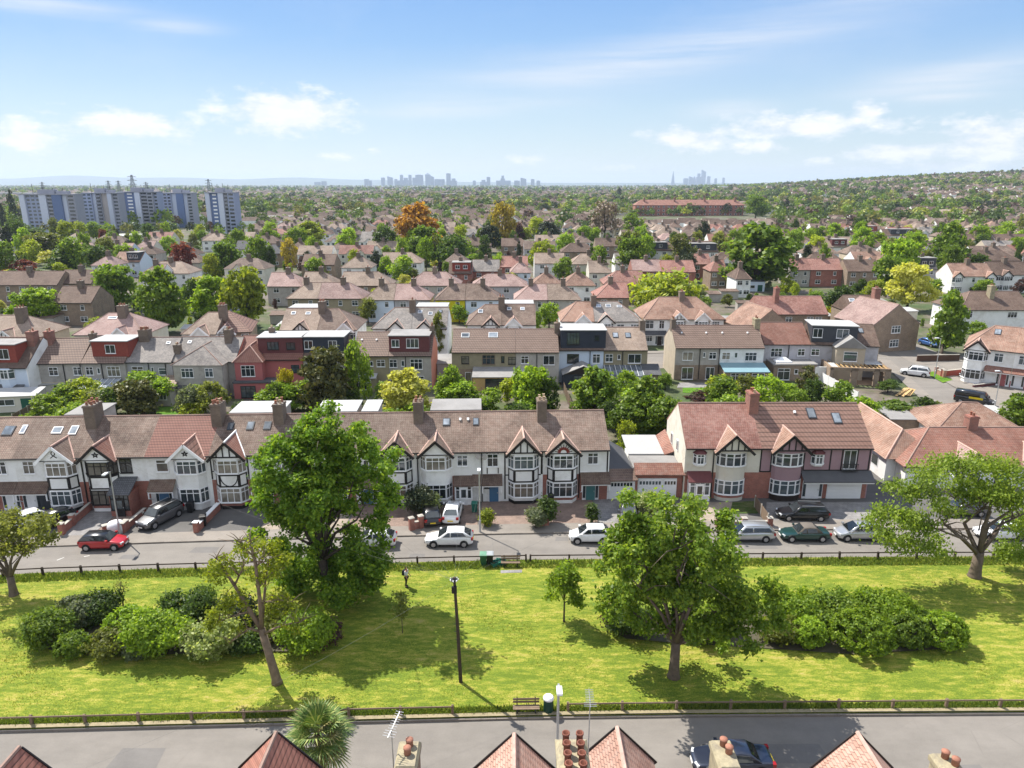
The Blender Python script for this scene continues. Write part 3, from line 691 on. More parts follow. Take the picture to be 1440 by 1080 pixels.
WU(h,192,1.7,2,3.3,4.7,gm=GLASSL); h.win(X(h,213),3.6,4.6,.4,1,0); WU(h,227,1.2,1,3.4,4.5); h.chim(1.5,4.0,1.5,1.3,1.3,(2,3)); h.chim(7.2,1.9,.9,.9,-.6,(1,2)); h.ext(.2,5.5,1.2,2.2,2.8,LILAC,TILED,[(1.5,.3,2.0,1.2,2)]); h.ext(5.8,8.4,4.6,2.3,3.4,GREYR,TILET,[(7.1,.9,1.9,1.5,3)],'lean'); h.sky(5.3,.7,.6,.5,UPVC); h.pipe(X(h,208)); h.pipe(X(h,232))
h=rb(241.5,330,507,'grey house with a hipped rear wing and salmon pink side wall',roof=TILEG,wall=GREYR,gr=SALMON)
h.wing(X(h,253),X(h,320),2.4,TILEG,GREYR,[(X(h,272),3.5,4.9,1.8,3),(X(h,302),3.6,4.9,1.2,2)],2.2); h.win(X(h,247),3.5,4.7,.9,2); h.chim(X(h,312),3.7,1.0,1.5,1.3,(1,3)); h.sky(X(h,256),.7,.55,.6,UPVC); h.ext(X(h,258),X(h,316),3.2,2.2,2.7,GREYR,TILED,[(X(h,288),.4,1.8,2.6,3)])
h=rb(332,425,505,'rose red house with maroon dormer and a small hipped rear wing',roof=PANR,wall=REDR,pyb=504)
h.wing(X(h,334),X(h,372),1.6,PANR,REDR,[(X(h,352),3.2,4.9,2.0,3)],2.1,cap=RIDGER); h.dorm(X(h,362),h.w-.02,MAROON,[(X(h,383),6.7,7.9,1.7,3),(X(h,408),6.7,7.8,1.3,2)],top=8.55,fm=BLACKP); h.win(X(h,414),3.3,4.5,1.2,2,fm=BLACKP); h.ext(.1,6.5,2.6,2.45,2.9,REDR,FELTD,[(2.2,.2,2.0,2.2,3)],'flat',fm=BLACKP); h.chim(X(h,374),4.3,.8,.8,1.2,(1,2))
h=rb(425.4,484,503.5,'house with a wide blue black dormer partly behind the dark conifer',roof=TILEW,wall=GREYR)
h.dorm(.02,h.w-.1,BLUEC,[(X(h,433),6.7,8,1.3,2),(X(h,467),6.7,8,1.3,2)],top=8.55); WU(h,450)
h=rb(497,546,499,'olive house with plain brown roof beside the dark red dormer house',roof=PANB,wall=OLIVE,gl=OLIVE)
WU(h,535,1.3,2,3.6,4.7); h.win(X(h,522),3.7,4.5,.45,1,0); h.vent(X(h,505),.6); h.vent(X(h,526),.6); h.win(X(h,508),.8,2.0,1.3,2); h.ext(.3,3.5,1.5,2.2,2.6,OLIVE,FLATR,[(1.8,.3,1.9,2.,3)])
h=rb(546.4,606,499,'grey house with dark red tile hung dormer and salmon gable end',roof=PANB,wall=GREYR,gr=SALMON)
WU(h,552.5,1.2); h.win(X(h,566),3.7,4.6,.5,1,0); WU(h,585,1.9,3,3.2,4.85); h.dorm(.05,h.w-.3,MAROON,[(X(h,556),6.6,7.8,1.2,2),(X(h,580),6.5,7.95,1.9,3)],FELT,top=8.35,y0=.5); h.win(X(h,554),.8,2.1,1.6,2); h.win(X(h,588),.8,2.1,1.6,2); h.pipe(X(h,570)); h.chim(h.w-.2,4.3,.7,.9,1.0,(1,2))
h.ext(h.w-.3,h.w+2.0,-1.0,2.0,3.6,GREYR,TILEW) if 0 else None
h=rb(636,725,494,'olive house with long brown roof and grey flat topped garden room',roof=PANB,wall=OLIVE,gl=OLIVE,low=BROWNB,lowz=2.6)
WU(h,654,1.2,1,3.5,4.7,fm=BLACKP); WU(h,687,2.0,3,3.4,4.9,fm=WOOD); h.win(X(h,707),3.7,4.7,.5,1,0,fm=BLACKP); WU(h,720,1.2,2,3.4,4.6,fm=BLACKP); h.sky(X(h,653),.6,1.3,1.0,UPVC); h.sky(X(h,693),.6,1.5,1.15,UPVC); h.ext(X(h,666),X(h,726),3.6,2.3,3.0,WOODL,FELT,[(X(h,700),.2,2.0,3.8,4)],'lean',fm=BLACKP); WL(h,658,1.0,1)
h=rb(725.3,786,494,'grey house with plain brown roof between olive and pale blue houses',roof=PANB,wall=GREYR)
WU(h,738,1.2,2); WU(h,772,1.8,2,3.3,4.8,.0); h.pipe(X(h,755)); h.chim(h.w-.1,4,.9,1.2,1.1,(1,2)); h.ext(.3,2.4,1.,2.2,2.7,GREYR,FLATR)
h=rb(787,849,491,'pale blue house with tall navy dormer and gabled conservatory',roof=TILEW,wall=PALEBLUE,gl=WHITE)
h.dorm(.2,h.w+.3,BLUEC,[(X(h,806),6.2,8.2,2.0,4),(X(h,839),6.9,7.7,.7,1)],FLATR,top=8.5,y0=.15,fm=BLACKP); WU(h,806,1.9,2,3.2,4.7,0,fm=BLACKP); WU(h,839,1.2,2,3.2,4.7,.7); h.ext(X(h,791),X(h,846),3.2,2.2,3.6,BLUEC,FELT,[(X(h,818),.2,2.0,3.0,4)],'gable',fm=BLACKP,name='conservatory'); h.pipe(X(h,830))
h=rb(849.3,910,491,'olive house with two tall skylights and glass roofed conservatory',roof=TILET,wall=OLIVE,gr=OLIVE)
WU(h,857,1.2,2,3.4,4.7,.6); h.win(X(h,871),3.8,4.6,.5,1,0); WU(h,893,2.1,2,3.2,4.7,0); h.sky(X(h,868),.5,.9,1.15); h.sky(X(h,886),.5,.9,1.15); h.ext(.1,X(h,902),3.4,2.0,2.9,UPVC,SKYG,[(X(h,862),.6,1.8,2.,4),(X(h,880),.6,1.8,2,4)],'glass',name='conservatory'); h.ext(X(h,903),h.w+1.8,3,2.1,3.1,BROWNB,TILED,[(X(h,908),.7,1.9,1.4,3)]); h.pipe(X(h,876)); h.chim(h.w-.2,4.3,.9,1.4,1.2,(1,3))
h=rb(951,1013,488,'grey house with cream gable end and arched patio doors',roof=PANB,wall=GREYR,low=BROWNB,gl=BEIGE,lowz=2.5)
WU(h,968,1.7,2,3.3,4.7,0); h.win(X(h,991),3.8,4.6,.4,1,0); WU(h,1003,1.2,2,3.5,4.6); WL(h,969,1.9,2); WL(h,1001,1.4,2); h.vent(X(h,963),.6); h.vent(X(h,998),.6); h.chim(.2,4.3,.7,1.5,1.1,(1,3)); h.pipe(X(h,985)); h.pipe(h.w-.05)
h=rb(1013.2,1075,488,'white topped house with blue roofed extension and fresh pine fence',roof=PANB,wall=WHITE,low=BROWNB,lowz=2.5)
WU(h,1022,1.3,2,3.4,4.6); h.win(X(h,1036),3.7,4.6,.5,1,0); WU(h,1057,1.9,3,3.2,4.6); h.vent(X(h,1021),.6); h.vent(X(h,1057),.6); h.ext(.1,h.w,3.2,2.2,2.9,BROWNB,pm('blue_grey_metal_roof',(.2,.32,.36),rough=.4,var=.1),[(2.2,.1,2.0,2.4,3),(5.4,.1,2.0,2,2)]); h.sky(2,.25,.01,.01) if 0 else None; h.chim(h.w-.2,4.3,.9,1.5,1.2,(1,2),STACKY)
h=rb(1075.3,1140,483,'grey house with mottled red roof and white roof lantern',roof=TILER,wall=LILAC,low=BROWNB,lowz=2.5,gl=CREAM,ez=5.5)
WU(h,1093,1.9,3,3.2,4.7); WU(h,1128,1.2,2,3.4,4.6); h.pipe(X(h,1110)); h.ext(X(h,1081),h.w,3.4,2.7,2.8,BROWNB,FELT,[(X(h,1095),.2,2.1,2.0,2),(X(h,1112),1.2,2.0,.6,1)],'flat')
m=MB(); m.tube_rings([[(2.6+a*k,-1.8+b*k2,z) for a,b in ((-1.3,-.8),(1.3,-.8),(1.3,.8),(-1.3,.8))] for k,k2,z in ((1,1,2.86),(1,1,3.0),(.35,.15,3.6))]); m.build('roof_lantern',UPVC,h.t)
h=rb(1140.3,1236,483,'corner house with dark dormer and unfinished brick extension',roof=TILEW,wall=LILAC,gr=BEIGE,pyb=486)
h.dorm(.05,X(h,1205),GREYF,[(X(h,1149),6.5,8.0,1.5,2),(X(h,1184),6.5,8.0,1.9,2)],FLATR,top=8.45,y0=.25); WU(h,1148,1.3,2,3.5,4.6); h.sky(X(h,1216),.55,.8,1.1)
e=h.wing(X(h,1172),X(h,1212),2.2,FELT,BEIGE,[(X(h,1192),3.2,4.8,2.1,1)],1.7,hip=False,cap=FLATR)
m=MB(); x0,x1=X(h,1158),X(h,1240); 
for a,b in ((x0,x0+.5),(x0+3.2,x0+4.2),(x0+6.6,x0+7.4),(x1-.9,x1)): m.box(a,b,-5.6,-5.2,0,2.9)
m.box(x0,x1,-5.6,-5.2,2.5,2.95); m.box(x0,x0+.3,-5.2,-.01,0,2.9); m.box(x1-.3,x1,-5.2,-.01,0,2.9); m.box(x0+.4,x1-.4,-5.0,-.01,0,.1)
e=m.build('extension_wall',BROWNB,h.t)
m=MB()
for i in range(14): m.box(x0+.35+i*(x1-x0-.7)/13-.04,x0+.35+i*(x1-x0-.7)/13+.04,-5.19,-.02,2.65,2.85)
m.build('roof_joist',WOODL,e)
m=MB(); m.box(x0+.35,X(h,1170),-5.15,-2.3,2.86,2.92); m.box(X(h,1213),x1-.35,-2.6,-.05,2.86,2.92); m.build('roof_deck',FLATR,e)
m=MB(); m.box(-.1,X(h,1160),-3.4,-3.2,0,2.4); m.box(-.1,.1,-3.2,-.05,0,2.4);m.build('white_wall',WHITE,e)
# left edge cluster
h=rb(-52,36,516,'white house with red tile hung dormer at left edge',name='house',roof=TILEW,wall=PALEBLUE,gr=WHITE,dep=9.5,rise=3.4)
h.dorm(X(h,-25),X(h,22),REDH,[(X(h,4),6.5,8,1.6,2)],FELT,y0=.6,top=8.6); h.bay(X(h,8),2.2,.6,gables=False,panel=PALEBLUE); h.chim(h.w-.8,3.8,1.1,1.3,1.1,(1,2),STACKR); h.can(X(h,-10),X(h,30),2.2,2.9,.9,TILED,post=False)
# ------------------------------------------------------------------ third row: hipped semis facing the next street
GC='hipped semis of the third row'
def rc(a,b,py,label,hl=0,hr=0,roof=TILET,wall=WHITE,bx=None,gab='plain',name='semi_detached_house',barge=UPVC,dep=9.5,rise=3.0,ez=5.4,wins=True,bay=True,group=GC,**kw):
    h=House(name,label,'house',G(a,py,ez),G(b,kw.pop('pyb',py),ez),dep=dep,eave=ez,rise=rise,roof=roof,wall=wall,hl=hl*.85,hr=hr*.85,simple=True,group=group,**kw)
    h.a,h.b=a,b
    if bx is not None and bay: h.bay(X(h,bx),2.9,.7,gab=gab,barge=barge,panel=wall,base=5.15,win_z=((.8,2.3),(3.6,4.9)))
    return h
h=rc(-46,50,474,'beige hipped house with slate half roof and tall chimney at left edge',0,1,TILET,BEIGE,10,'timber',name='house'); h.chim(X(h,16),3.6,1.3,1.6,1.6,(2,2)); h.win(X(h,40),3.6,5,1.6,2,fm=BLACKP)
h=rc(104,200,470,'cream house with pale pink hipped roof behind a small round tree',1,1,TILEP,CREAM,170,'plain'); h.win(X(h,112),3.5,4.8,1.4,2); h.chim(X(h,160),4,1.5,1.3,1.5,(2,2)); h.sky(X(h,146),.7,1.6,.6,UPVC); h.win(X(h,195),3.5,4.8,1,2)
h=rc(257,304,469,'white half of the tan roofed pair with white gable',1,0,TILET,WHITE,283,'plain'); h.win(X(h,266),3.6,4.8,1.2,2); h.chim(h.w,4,1.2,1.4,1.5,(2,3))
h=rc(304.3,352,467,'brown half of the pair with ribbed roof and timbered gable',0,1,PANC,BROWNB,318,'timber',pyb=465); h.win(X(h,344),3.5,4.9,1.3,2)
h=rc(394,446,463,'pale house with two roof windows and black timber gable by a chimney',0,0,TILET,WHITE,424,'timber',barge=BLACKP,gl=WHITE); h.win(X(h,404),3.6,4.8,1.3,2); h.chim(X(h,447),4.2,1.2,1.6,1.5,(2,2)); h.sky(X(h,406),.7,.8,.8,UPVC); h.sky(X(h,427),.7,.9,.7,UPVC); h.rdorm(.4,h.w-.5,GREYR)
h=rc(446.4,500,463,'brown roofed half of the pair half hidden by a round tree',0,1,TILEB,WHITE,485); h.win(X(h,495),3.6,4.8,1.2,2)
h=rc(524,578,461,'white house with grey hipped roof and dark edged white gable',1,0,TILEG,WHITE,557,'plain',barge=BLACKP); h.win(X(h,534),3.6,4.8,1.1,2); h.chim(X(h,577),4.2,1.1,1.6,1.6,(1,2))
h=rc(578.4,628,461,'white house with grey roof, flat rear dormer and white gable wall',0,0,TILEG,WHITE,597,'plain',barge=BLACKP,gr=WHITE); h.win(X(h,618),3.6,4.8,1.2,2); h.sky(X(h,588),.7,.8,.8,UPVC); h.sky(X(h,603),.62,.8,.8,UPVC); h.sky(X(h,617),.72,.7,.8); h.rdorm(.4,h.w-.3,WHITE)
h=rc(657,705,456,'rosy roofed house with black and white timber gable above the long brown roof',1,0,TILEA,WHITE,690,'timber',barge=BLACKP); h.win(X(h,665),3.6,4.7,1.2,2); h.chim(X(h,705),4.2,1.2,1.6,1.6,(2,2)); h.sky(X(h,675),.55,.9,1.0,UPVC)
h=rc(705.3,753,456,'rosy roofed house with plain white gable and flat rear dormer',0,0,TILEA,WHITE,722,'plain',barge=UPVC,gr=WHITE); h.win(X(h,744),3.6,4.7,1.2,2); h.sky(X(h,716),.7,.8,.8,UPVC); h.sky(X(h,735),.7,.8,.8,UPVC); h.rdorm(.3,h.w-.3,GREYR)
h=rc(790,836,451,'orange roofed half of the pair with white edged gable',1,0,TILEO,WHITE,820,'plain'); h.win(X(h,797),3.6,4.7,1.1,2)
h=rc(836.3,901,451,'grey slate half of the pair with three skylights and black edged gable',0,1,TILEG,WHITE,852,'plain',barge=BLACKP); h.win(X(h,873),3.6,4.7,1.4,2); h.win(X(h,893),3.6,4.7,1.6,3); h.chim(.1,4.2,1,1.5,1.3,(1,2)); h.sky(X(h,844),.68,1.,.9,UPVC); h.sky(X(h,858),.68,1.,.9,UPVC); h.sky(X(h,874),.68,1.,.6,UPVC)
h=rc(905,962,448,'white house with arched window and orange hipped roof',1,0,TILEO,WHITE,954,'timber',dep=10.5,rise=3.5); h.win(X(h,914),3.4,5.0,1.6,2); h.win(X(h,931),3.4,5.0,1.0,2); h.win(X(h,913),.8,2.1,1.6,3); h.door(X(h,929),DARKW); h.can(.2,X(h,938),2.3,3.0,.9,TILED,post=False)
h=rc(962.3,1018,448,'white half of the orange roofed pair with two toned gable',0,1,TILEO,WHITE,988,'plain',barge=WHITE,dep=10.5,rise=3.5); h.win(X(h,1007),3.5,4.8,1.5,3); h.chim(.3,4.8,1,1.5,1.2,(1,3))
# brick estate at right behind the corner house
GE='brown brick houses behind the corner'
h=House('brick_house','brown brick house with long rosy roof and tall red chimney','house',G(1068,441,5.2),G(1164,441,5.2),dep=9,eave=5.2,rise=3.0,roof=TILES,wall=BROWNB,simple=True,group=GE,gr=BROWNB)
h.a,h.b=1068,1164; h.chim(X(h,1097),3.2,.9,1.4,1.9,(1,3),STACKR)
for px in (1086,1110,1140,1152): h.win(X(h,px),3.4,4.5,1.3,2)
def gable_house(name,label,p,rz,w,d,eave,rise,roof,wall,group=None,wins=(),side=None):
    # gable end faces the viewer: house turned so that its ridge runs away
    c,s_=math.cos(rz),math.sin(rz); a=(p[0],p[1]); b=(p[0]+c*d,p[1]+s_*d)
    h=House(name,label,'house',a,b,dep=w,eave=eave,rise=rise,roof=roof,wall=wall,gl=wall,gr=wall,simple=True,group=group)
    return h
def gwin(h,side,y,z0,z1,w,c=2):
    m=MB(); x=-.112 if side==0 else h.w+.112
    if side==0: frame_on(m,m,(x,y+w/2),(x,y-w/2),z0,z1,c,.65,pi=1)
    else: frame_on(m,m,(x,y-w/2),(x,y+w/2),z0,z1,c,.65,pi=1)
    m.build('window',[UPVC,GLASS],h.t)
q=G(1066,462,3.0)
h=gable_house('brick_house','brown brick gable wing with pale orange roof beside rosy roofed brick house',(52.5,131.0),rad(100),9.0,9.5,5.0,3.6,TILEO,BROWNB,GE); 
h=House('brick_house','brown brick house with dark roof and two skylights beside tall chimney','house',G(1196,440,5.2),G(1247,440,5.2),dep=9,eave=5.2,rise=3.0,roof=TILEW,wall=BROWNB,simple=True,group=GE)
h.a,h.b=1196,1247; h.sky(X(h,1206),.62,1.2,1.0,UPVC); h.sky(X(h,1224),.62,1.2,1.0,UPVC); h.win(X(h,1210),3.2,4.5,.9,1); h.win(X(h,1226),3.2,4.5,1.6,3); h.chim(X(h,1240),3.4,1.2,1.6,1.7,(1,3),STACKR)
h=gable_house('brick_house','brown brick gable wall with two white windows and pink roof slope',(78.0,134.3),rad(104),10.5,10.5,5.2,3.9,TILEP,BROWNB,GE)
gwin(h,0,5.2,3.6,5.0,2.0,3); gwin(h,0,5.2,.9,2.3,2.0,3)
h=House('house','white house with dark brown hipped roof behind the street tree','house',G(1352,435,5.2),G(1452,435,5.2),dep=10.5,eave=5.2,rise=3.1,hl=.85,roof=PANB if 0 else TILEW,wall=WHITE,simple=True,group='white houses on the right')
h.a,h.b=1352,1452; h.win(X(h,1362),3.4,4.8,2,4); h.win(X(h,1425),3.4,4.6,2,3); h.chim(X(h,1405),3.6,1,1.4,1.5,(1,2),STACKY)
# white and red bay terrace on the cross street
ra=(72.6,106.2); rdv=(math.cos(rad(-36)),math.sin(rad(-36)))
def RP(s): return (ra[0]+rdv[0]*s,ra[1]+rdv[1]*s)
GR='white and red bay houses on the side street'
ra=(73.2,112.0)
h=House('bay_fronted_house','white bay house with brown hipped bay roof at the street end','house',RP(0),RP(6.6),dep=9.5,eave=5.8,rise=3.0,hl=.8,roof=TILEO,wall=WHITE,group=GR)
h.bay(1.6,3.1,1.0,panel=WHITE,groof=TILEW,foot=WHITE,barge=DARKW,gab='line'); h.win(4.6,3.8,5.2,1.2,2); h.can(3.0,6.58,2.4,3.1,1.1,TILER,post=False); h.door(5.6,REDR); h.sky(3.8,.6,.9,1.3); 
h=House('bay_fronted_house','white bay house with red painted base and red gable roof','house',RP(6.62),RP(13.2),dep=9.5,eave=5.8,rise=3.0,roof=TILEO,wall=WHITE,low=REDR,group=GR,lowz=1.0)
h.bay(4.4,3.1,1.0,panel=WHITE,groof=TILER,foot=REDR,barge=UPVC,lowm=REDR); h.win(1.2,3.8,5.2,1.2,2); h.can(.02,2.4,2.4,3.1,1.1,TILER,post=False); h.door(1.0,UPVC); h.sky(3.4,.6,.9,1.3); h.timb([(2.45,2.7,0,3.6)],REDR,name='red_pier')
h=House('bay_fronted_house','white bay house with red base cut by the right edge','house',RP(13.22),RP(20),dep=9.5,eave=5.8,rise=3.0,roof=TILER,wall=WHITE,low=REDR,group=GR,lowz=1.0,gr=WHITE)
h.bay(2.0,3.1,1.0,panel=WHITE,groof=TILER,foot=REDR,barge=UPVC,lowm=REDR); h.win(4.8,3.8,5.2,1.2,2); h.door(5.2,UPVC); h.can(3.8,6.7,2.4,3.1,1.1,TILER,post=False)
# bungalows right of the semis
GBu='hip roofed bungalows on the right'
h=House('bungalow','cream bungalow with rosy hipped roof and small front gables beneath the feathery tree','bungalow',(41.3,69.3),(60,69.3),dep=8.6,eave=2.75,rise=2.6,hl=1.0,hr=.8,roof=TILER,wall=WHITE,group=GBu,ov=.45)
h.chim(8.9,4.4,1.0,1.0,1.3,(1,2),STACKR)
for xc in (6.6,13.6):
    h.bay(xc,2.6,.8,panel=WHITE,base=2.75,gw=1.6,apex=4.3,win_z=((.8,2.2),(.8,2.2))[:1]*1+((9,9.1),) if 0 else ((.8,2.2),),groof=TILEP)
h.win(2.6,1,2.2,1.6,2); h.door(10.2,TEAL)
def wing_roof(h):
    # rear left wing: ridge running back, western slope in full sun
    m=MB(); x0,x1,y0,y1=-1.5,4.6,1.5,14.0
    m.box(x0+.4,x1-.3,8.62,y1-.4,0,2.7); m.box(x0+.4,-.02,y0+.4,8.6,0,2.7); e=m.build('side_wing',WHITE,h.t)
    q=MB(); ze=2.7; zr=5.15; xr=1.4
    A=[(x0,y0,ze),(x1,y0,ze),(x1,y1,ze),(x0,y1,ze)]; r0,r1=(xr,4.2,zr),(xr,y1+.01,zr)
    q.poly([A[0],A[1],r0]); q.poly([A[1],A[2],r1,r0]); q.poly([A[3],A[0],r0,r1]); q.poly([A[2],A[3],r1]); q.poly(A[::-1]); q.build('roof',TILEP if 0 else TILEO,e)
    q=MB(); q.tube([r0,r1],.1,6); q.tube([A[0],r0],.09,6); q.build('ridge_tile',RIDGER,e)
    q=MB(); q.box(x0+.37,x0+.399,3.5,5.0,1,2.2,0); q.box(x0+.36,x0+.369,3.6,4.9,1.08,2.12,1); q.box(x0+.37,x0+.399,7,7.9,.1,2.1,0); q.build('window',[UPVC,GLASS],e)
wing_roof(h)
h=House('bungalow','low bungalow roof with pale orange hips beside the parked van','bungalow',(50.3,79.6),(60.5,78.2),dep=8.5,eave=2.75,rise=2.5,hl=1.0,hr=1.0,roof=TILEO,wall=WHITE,simple=True,group=GBu,ov=.4)
# ------------------------------------------------------------------ near row: only its gable roofs and chimneys rise into the frame
TILEN=roofm('pale_orange_tiles',(.4,.225,.17),(.46,.28,.215),(.46,.36,.3),var=.35)
PANN=pantile('warm_red_pantiles',(.34,.14,.1),(.4,.19,.14))
GN='near terrace whose gable roofs cut the bottom edge'
NL=[(-24.5,-17.4,'R',-21.25,'ribbed red gable roof at the bottom left corner',PANN,-.55),(-13.6,-7.2,'R',-10.45,'gable roof of ribbed red tiles left of the fan palm',PANN,.3),
    (-4.4,2.85,'L',0.1,'pinkish gable roof left of the tall row of chimney pots',TILEN,.2),(2.86,8.7,'L',4.7,'broad pink gable roof right of the tall row of chimney pots',TILEN,.6),
    (12.4,18.6,'L',15.3,'pink gable roof near the bottom right corner',TILEN,.3),(18.62,24.8,'R',21.9,'red tiled porch roof cut off at the bottom right corner',TILEN,.3)]
NH=[]
for i,(x0,x1,sd,gx,lab,rm,dy) in enumerate(NL):
    # fronts face away from us (towards +Y)
    h=House('terraced_house',lab,'house',(x1,25.0+dy),(x0,25.0+dy),dep=8.4,eave=5.2,rise=2.3,roof=rm,wall=WHITE,group=GN,gl=WHITE if i in(1,) else None,low=BRICK)
    if i<5:
        h.bay(x1-gx,3.0,.55,panel=WHITE,groof=rm,base=5.75,gw=1.75,apex=7.6,cap=RIDGER if rm is TILEN else MOSS,win_z=((.8,2.3),(3.9,5.4)))
    else: h.can(1.0,5.0,3.6,4.4,1.9,rm)
    h.win(h.w-1.3,3.7,5.0,1.2,2); h.door(h.w-1.2,TEAL)
    NH.append(h)
def near_stack(h,x,y,top,wx,wy,pots,mat,ph=.3,capd=True):
    m=MB(); m.box(-wx/2,wx/2,-wy/2,wy/2,6.2,top-.3,0); m.box(-wx/2-.06,wx/2+.06,-wy/2-.06,wy/2+.06,top-.3,top-.1,0)
    a=[(-wx/2-.06,-wy/2-.06),(wx/2+.06,-wy/2-.06),(wx/2+.06,wy/2+.06),(-wx/2-.06,wy/2+.06)]
    m.tube_rings([[(p[0],p[1],top-.1) for p in a],[(p[0]*.8,p[1]*.85,top+.05) for p in a]],1)
    st=m.build('chimney',[mat,STACKY],h.t)
    M=Matrix.Translation(h.t.location)@Matrix.Rotation(h.rz,4,'Z')
    st.matrix_basis=M.inverted()@Matrix.Translation((x,y,0))
    for px,py in pots:
        p=MB(); r=.135
        if capd: p.lathe([(r,0),(r,ph),(r*1.12,ph+.02),(r*1.12,ph+.07),(r*.2,ph+.1)],(px,py,top),16)
        else: p.lathe([(r*1.1,0),(r,.1),(r*.92,ph),(r*1.15,ph+.02),(r*1.15,ph+.1),(r*.85,ph+.1),(r*.8,.05)],(px,py,top),16)
        p.build('chimney_pot',POT if capd else POTD,st,True)
POTD=pm('dark_red_pot',(.2,.075,.05),var=.3,scale=5)
near_stack(NH[2],-3.95,22.1,10.2,.75,1.3,[(.03,.38),(.0,-.02)],STACK,.28)
near_stack(NH[2],2.35,21.8,9.75,1.15,3.2,[(sx,1.25-.5*k) for k in range(6) for sx in (-.24,.3)],STACKY,.5,False)
near_stack(NH[3],8.05,22.0,10.3,.72,1.4,[(.02,.4),(.12,.02)],STACKY,.28)
near_stack(NH[4],16.35,21.6,10.1,.75,1.3,[(-.02,.4),(.16,.05)],STACKY,.28)
# ------------------------------------------------------------------ ground, roads, lawn
def struct(o): o['kind']='structure'; return o
def sheet(name,pts,z,mat,kind='structure',z2=None):
    m=MB(); m.poly([(p[0],p[1],z) for p in pts]); o=m.build(name,mat); o['kind']=kind; return o
def strip(name,A,B,z,mat,za=None):
    m=MB()
    for i in range(len(A)-1): m.poly([(A[i][0],A[i][1],z),(A[i+1][0],A[i+1][1],z),(B[i+1][0],B[i+1][1],z),(B[i][0],B[i][1],z)])
    return struct(m.build(name,mat))
def groundmat():
    m,nt,b,_=newmat('garden_ground'); c=coords(nt)
    n1=noise(nt,c,.06,6,.7); n2=noise(nt,c,.35,6,.7)
    a=ramp(nt,n1,[(.36,(.04,.075,.015)),(.48,(.075,.09,.03)),(.56,(.13,.105,.08)),(.7,(.19,.17,.15))])
    cc=mix(nt,1.0,a,ramp(nt,n2,[(.3,(.6,)*3),(.7,(1.25,)*3)]),'MULTIPLY')
    nt.links.new(cc,b.inputs['Base Color']); b.inputs['Roughness'].default_value=.95; return m
def lawnmat(name,g1,g2,g3,sc=1.0):
    m,nt,b,_=newmat(name); c=coords(nt)
    mp=nt.nodes.new('ShaderNodeMapping'); mp.inputs['Scale'].default_value=(.55,1.7,1); mp.inputs['Rotation'].default_value=(0,0,.12); nt.links.new(c,mp.inputs[0])
    big=noise(nt,mp.outputs[0],.22*sc,7,.7); mid=noise(nt,mp.outputs[0],1.6*sc,7,.78); fine=noise(nt,c,16*sc,4,.8)
    f=math_(nt,'ADD',math_(nt,'MULTIPLY',big,.28),math_(nt,'ADD',math_(nt,'MULTIPLY',mid,.47),math_(nt,'MULTIPLY',fine,.25)))
    cc=ramp(nt,f,[(.38,tone(g1,.85)),(.47,g1),(.51,g2),(.555,g3),(.62,(g3[0]*1.2,g3[1]*1.02,g3[2]*2.2))])
    cc=mix(nt,1.0,cc,ramp(nt,fine,[(.25,(.62,)*3),(.75,(1.35,)*3)]),'MULTIPLY')
    nt.links.new(cc,b.inputs['Base Color']); b.inputs['Roughness'].default_value=.9; b.inputs['Specular IOR Level'].default_value=.15
    bump(nt,b,math_(nt,'ADD',fine,mid),.7,.08); return m
def asphalt(name,c,var=.3):
    m,nt,b,_=newmat(name); co=coords(nt)
    mp=nt.nodes.new('ShaderNodeMapping'); mp.inputs['Scale'].default_value=(.25,1.2,1); nt.links.new(co,mp.inputs[0])
    n1=noise(nt,mp.outputs[0],.35,6,.65); n2=noise(nt,co,14,5,.8); n3=noise(nt,co,.8,5,.7)
    f=math_(nt,'ADD',math_(nt,'MULTIPLY',n1,.45),math_(nt,'ADD',math_(nt,'MULTIPLY',n2,.3),math_(nt,'MULTIPLY',n3,.25)))
    cc=ramp(nt,f,[(.32,tone(c,1-var)),(.5,c),(.68,tone(c,1+var))])
    vo=nt.nodes.new('ShaderNodeTexVoronoi'); vo.feature='DISTANCE_TO_EDGE'; vo.inputs['Scale'].default_value=.22
    wv=nt.nodes.new('ShaderNodeVectorMath'); wv.operation='ADD'; nt.links.new(co,wv.inputs[0]); nz=nt.nodes.new('ShaderNodeTexNoise'); nz.inputs['Scale'].default_value=.7; nt.links.new(nz.outputs[1],wv.inputs[1]); nt.links.new(wv.outputs[0],vo.inputs['Vector'])
    cr=math_(nt,'MULTIPLY',ramp(nt,vo.outputs['Distance'],[(0,(1,)*3),(.003,(0,)*3)]),ramp(nt,n1,[(.52,(0,)*3),(.66,(.4,)*3)]))
    cc=mix(nt,cr,cc,tone(c,.45))
    nt.links.new(cc,b.inputs['Base Color']); b.inputs['Roughness'].default_value=.85; b.inputs['Specular IOR Level'].default_value=.3
    bump(nt,b,n2,.25,.01); return m
def paving(name,c,c2,w=.2,h=.1):
    m,nt,b,_=newmat(name); co=coords(nt)
    br=nt.nodes.new('ShaderNodeTexBrick'); nt.links.new(co,br.inputs['Vector']); br.inputs['Scale'].default_value=1
    br.inputs['Brick Width'].default_value=w; br.inputs['Row Height'].default_value=h; br.inputs['Mortar Size'].default_value=.012
    br.inputs['Color1'].default_value=(*c,1); br.inputs['Color2'].default_value=(*c2,1); br.inputs['Mortar'].default_value=(*tone(c,.5),1)
    n=noise(nt,co,.8,6,.7); cc=mix(nt,1.0,br.outputs['Color'],ramp(nt,n,[(.3,(.7,)*3),(.7,(1.2,)*3)]),'MULTIPLY')
    nt.links.new(cc,b.inputs['Base Color']); b.inputs['Roughness'].default_value=.85; return m
GRD=groundmat()
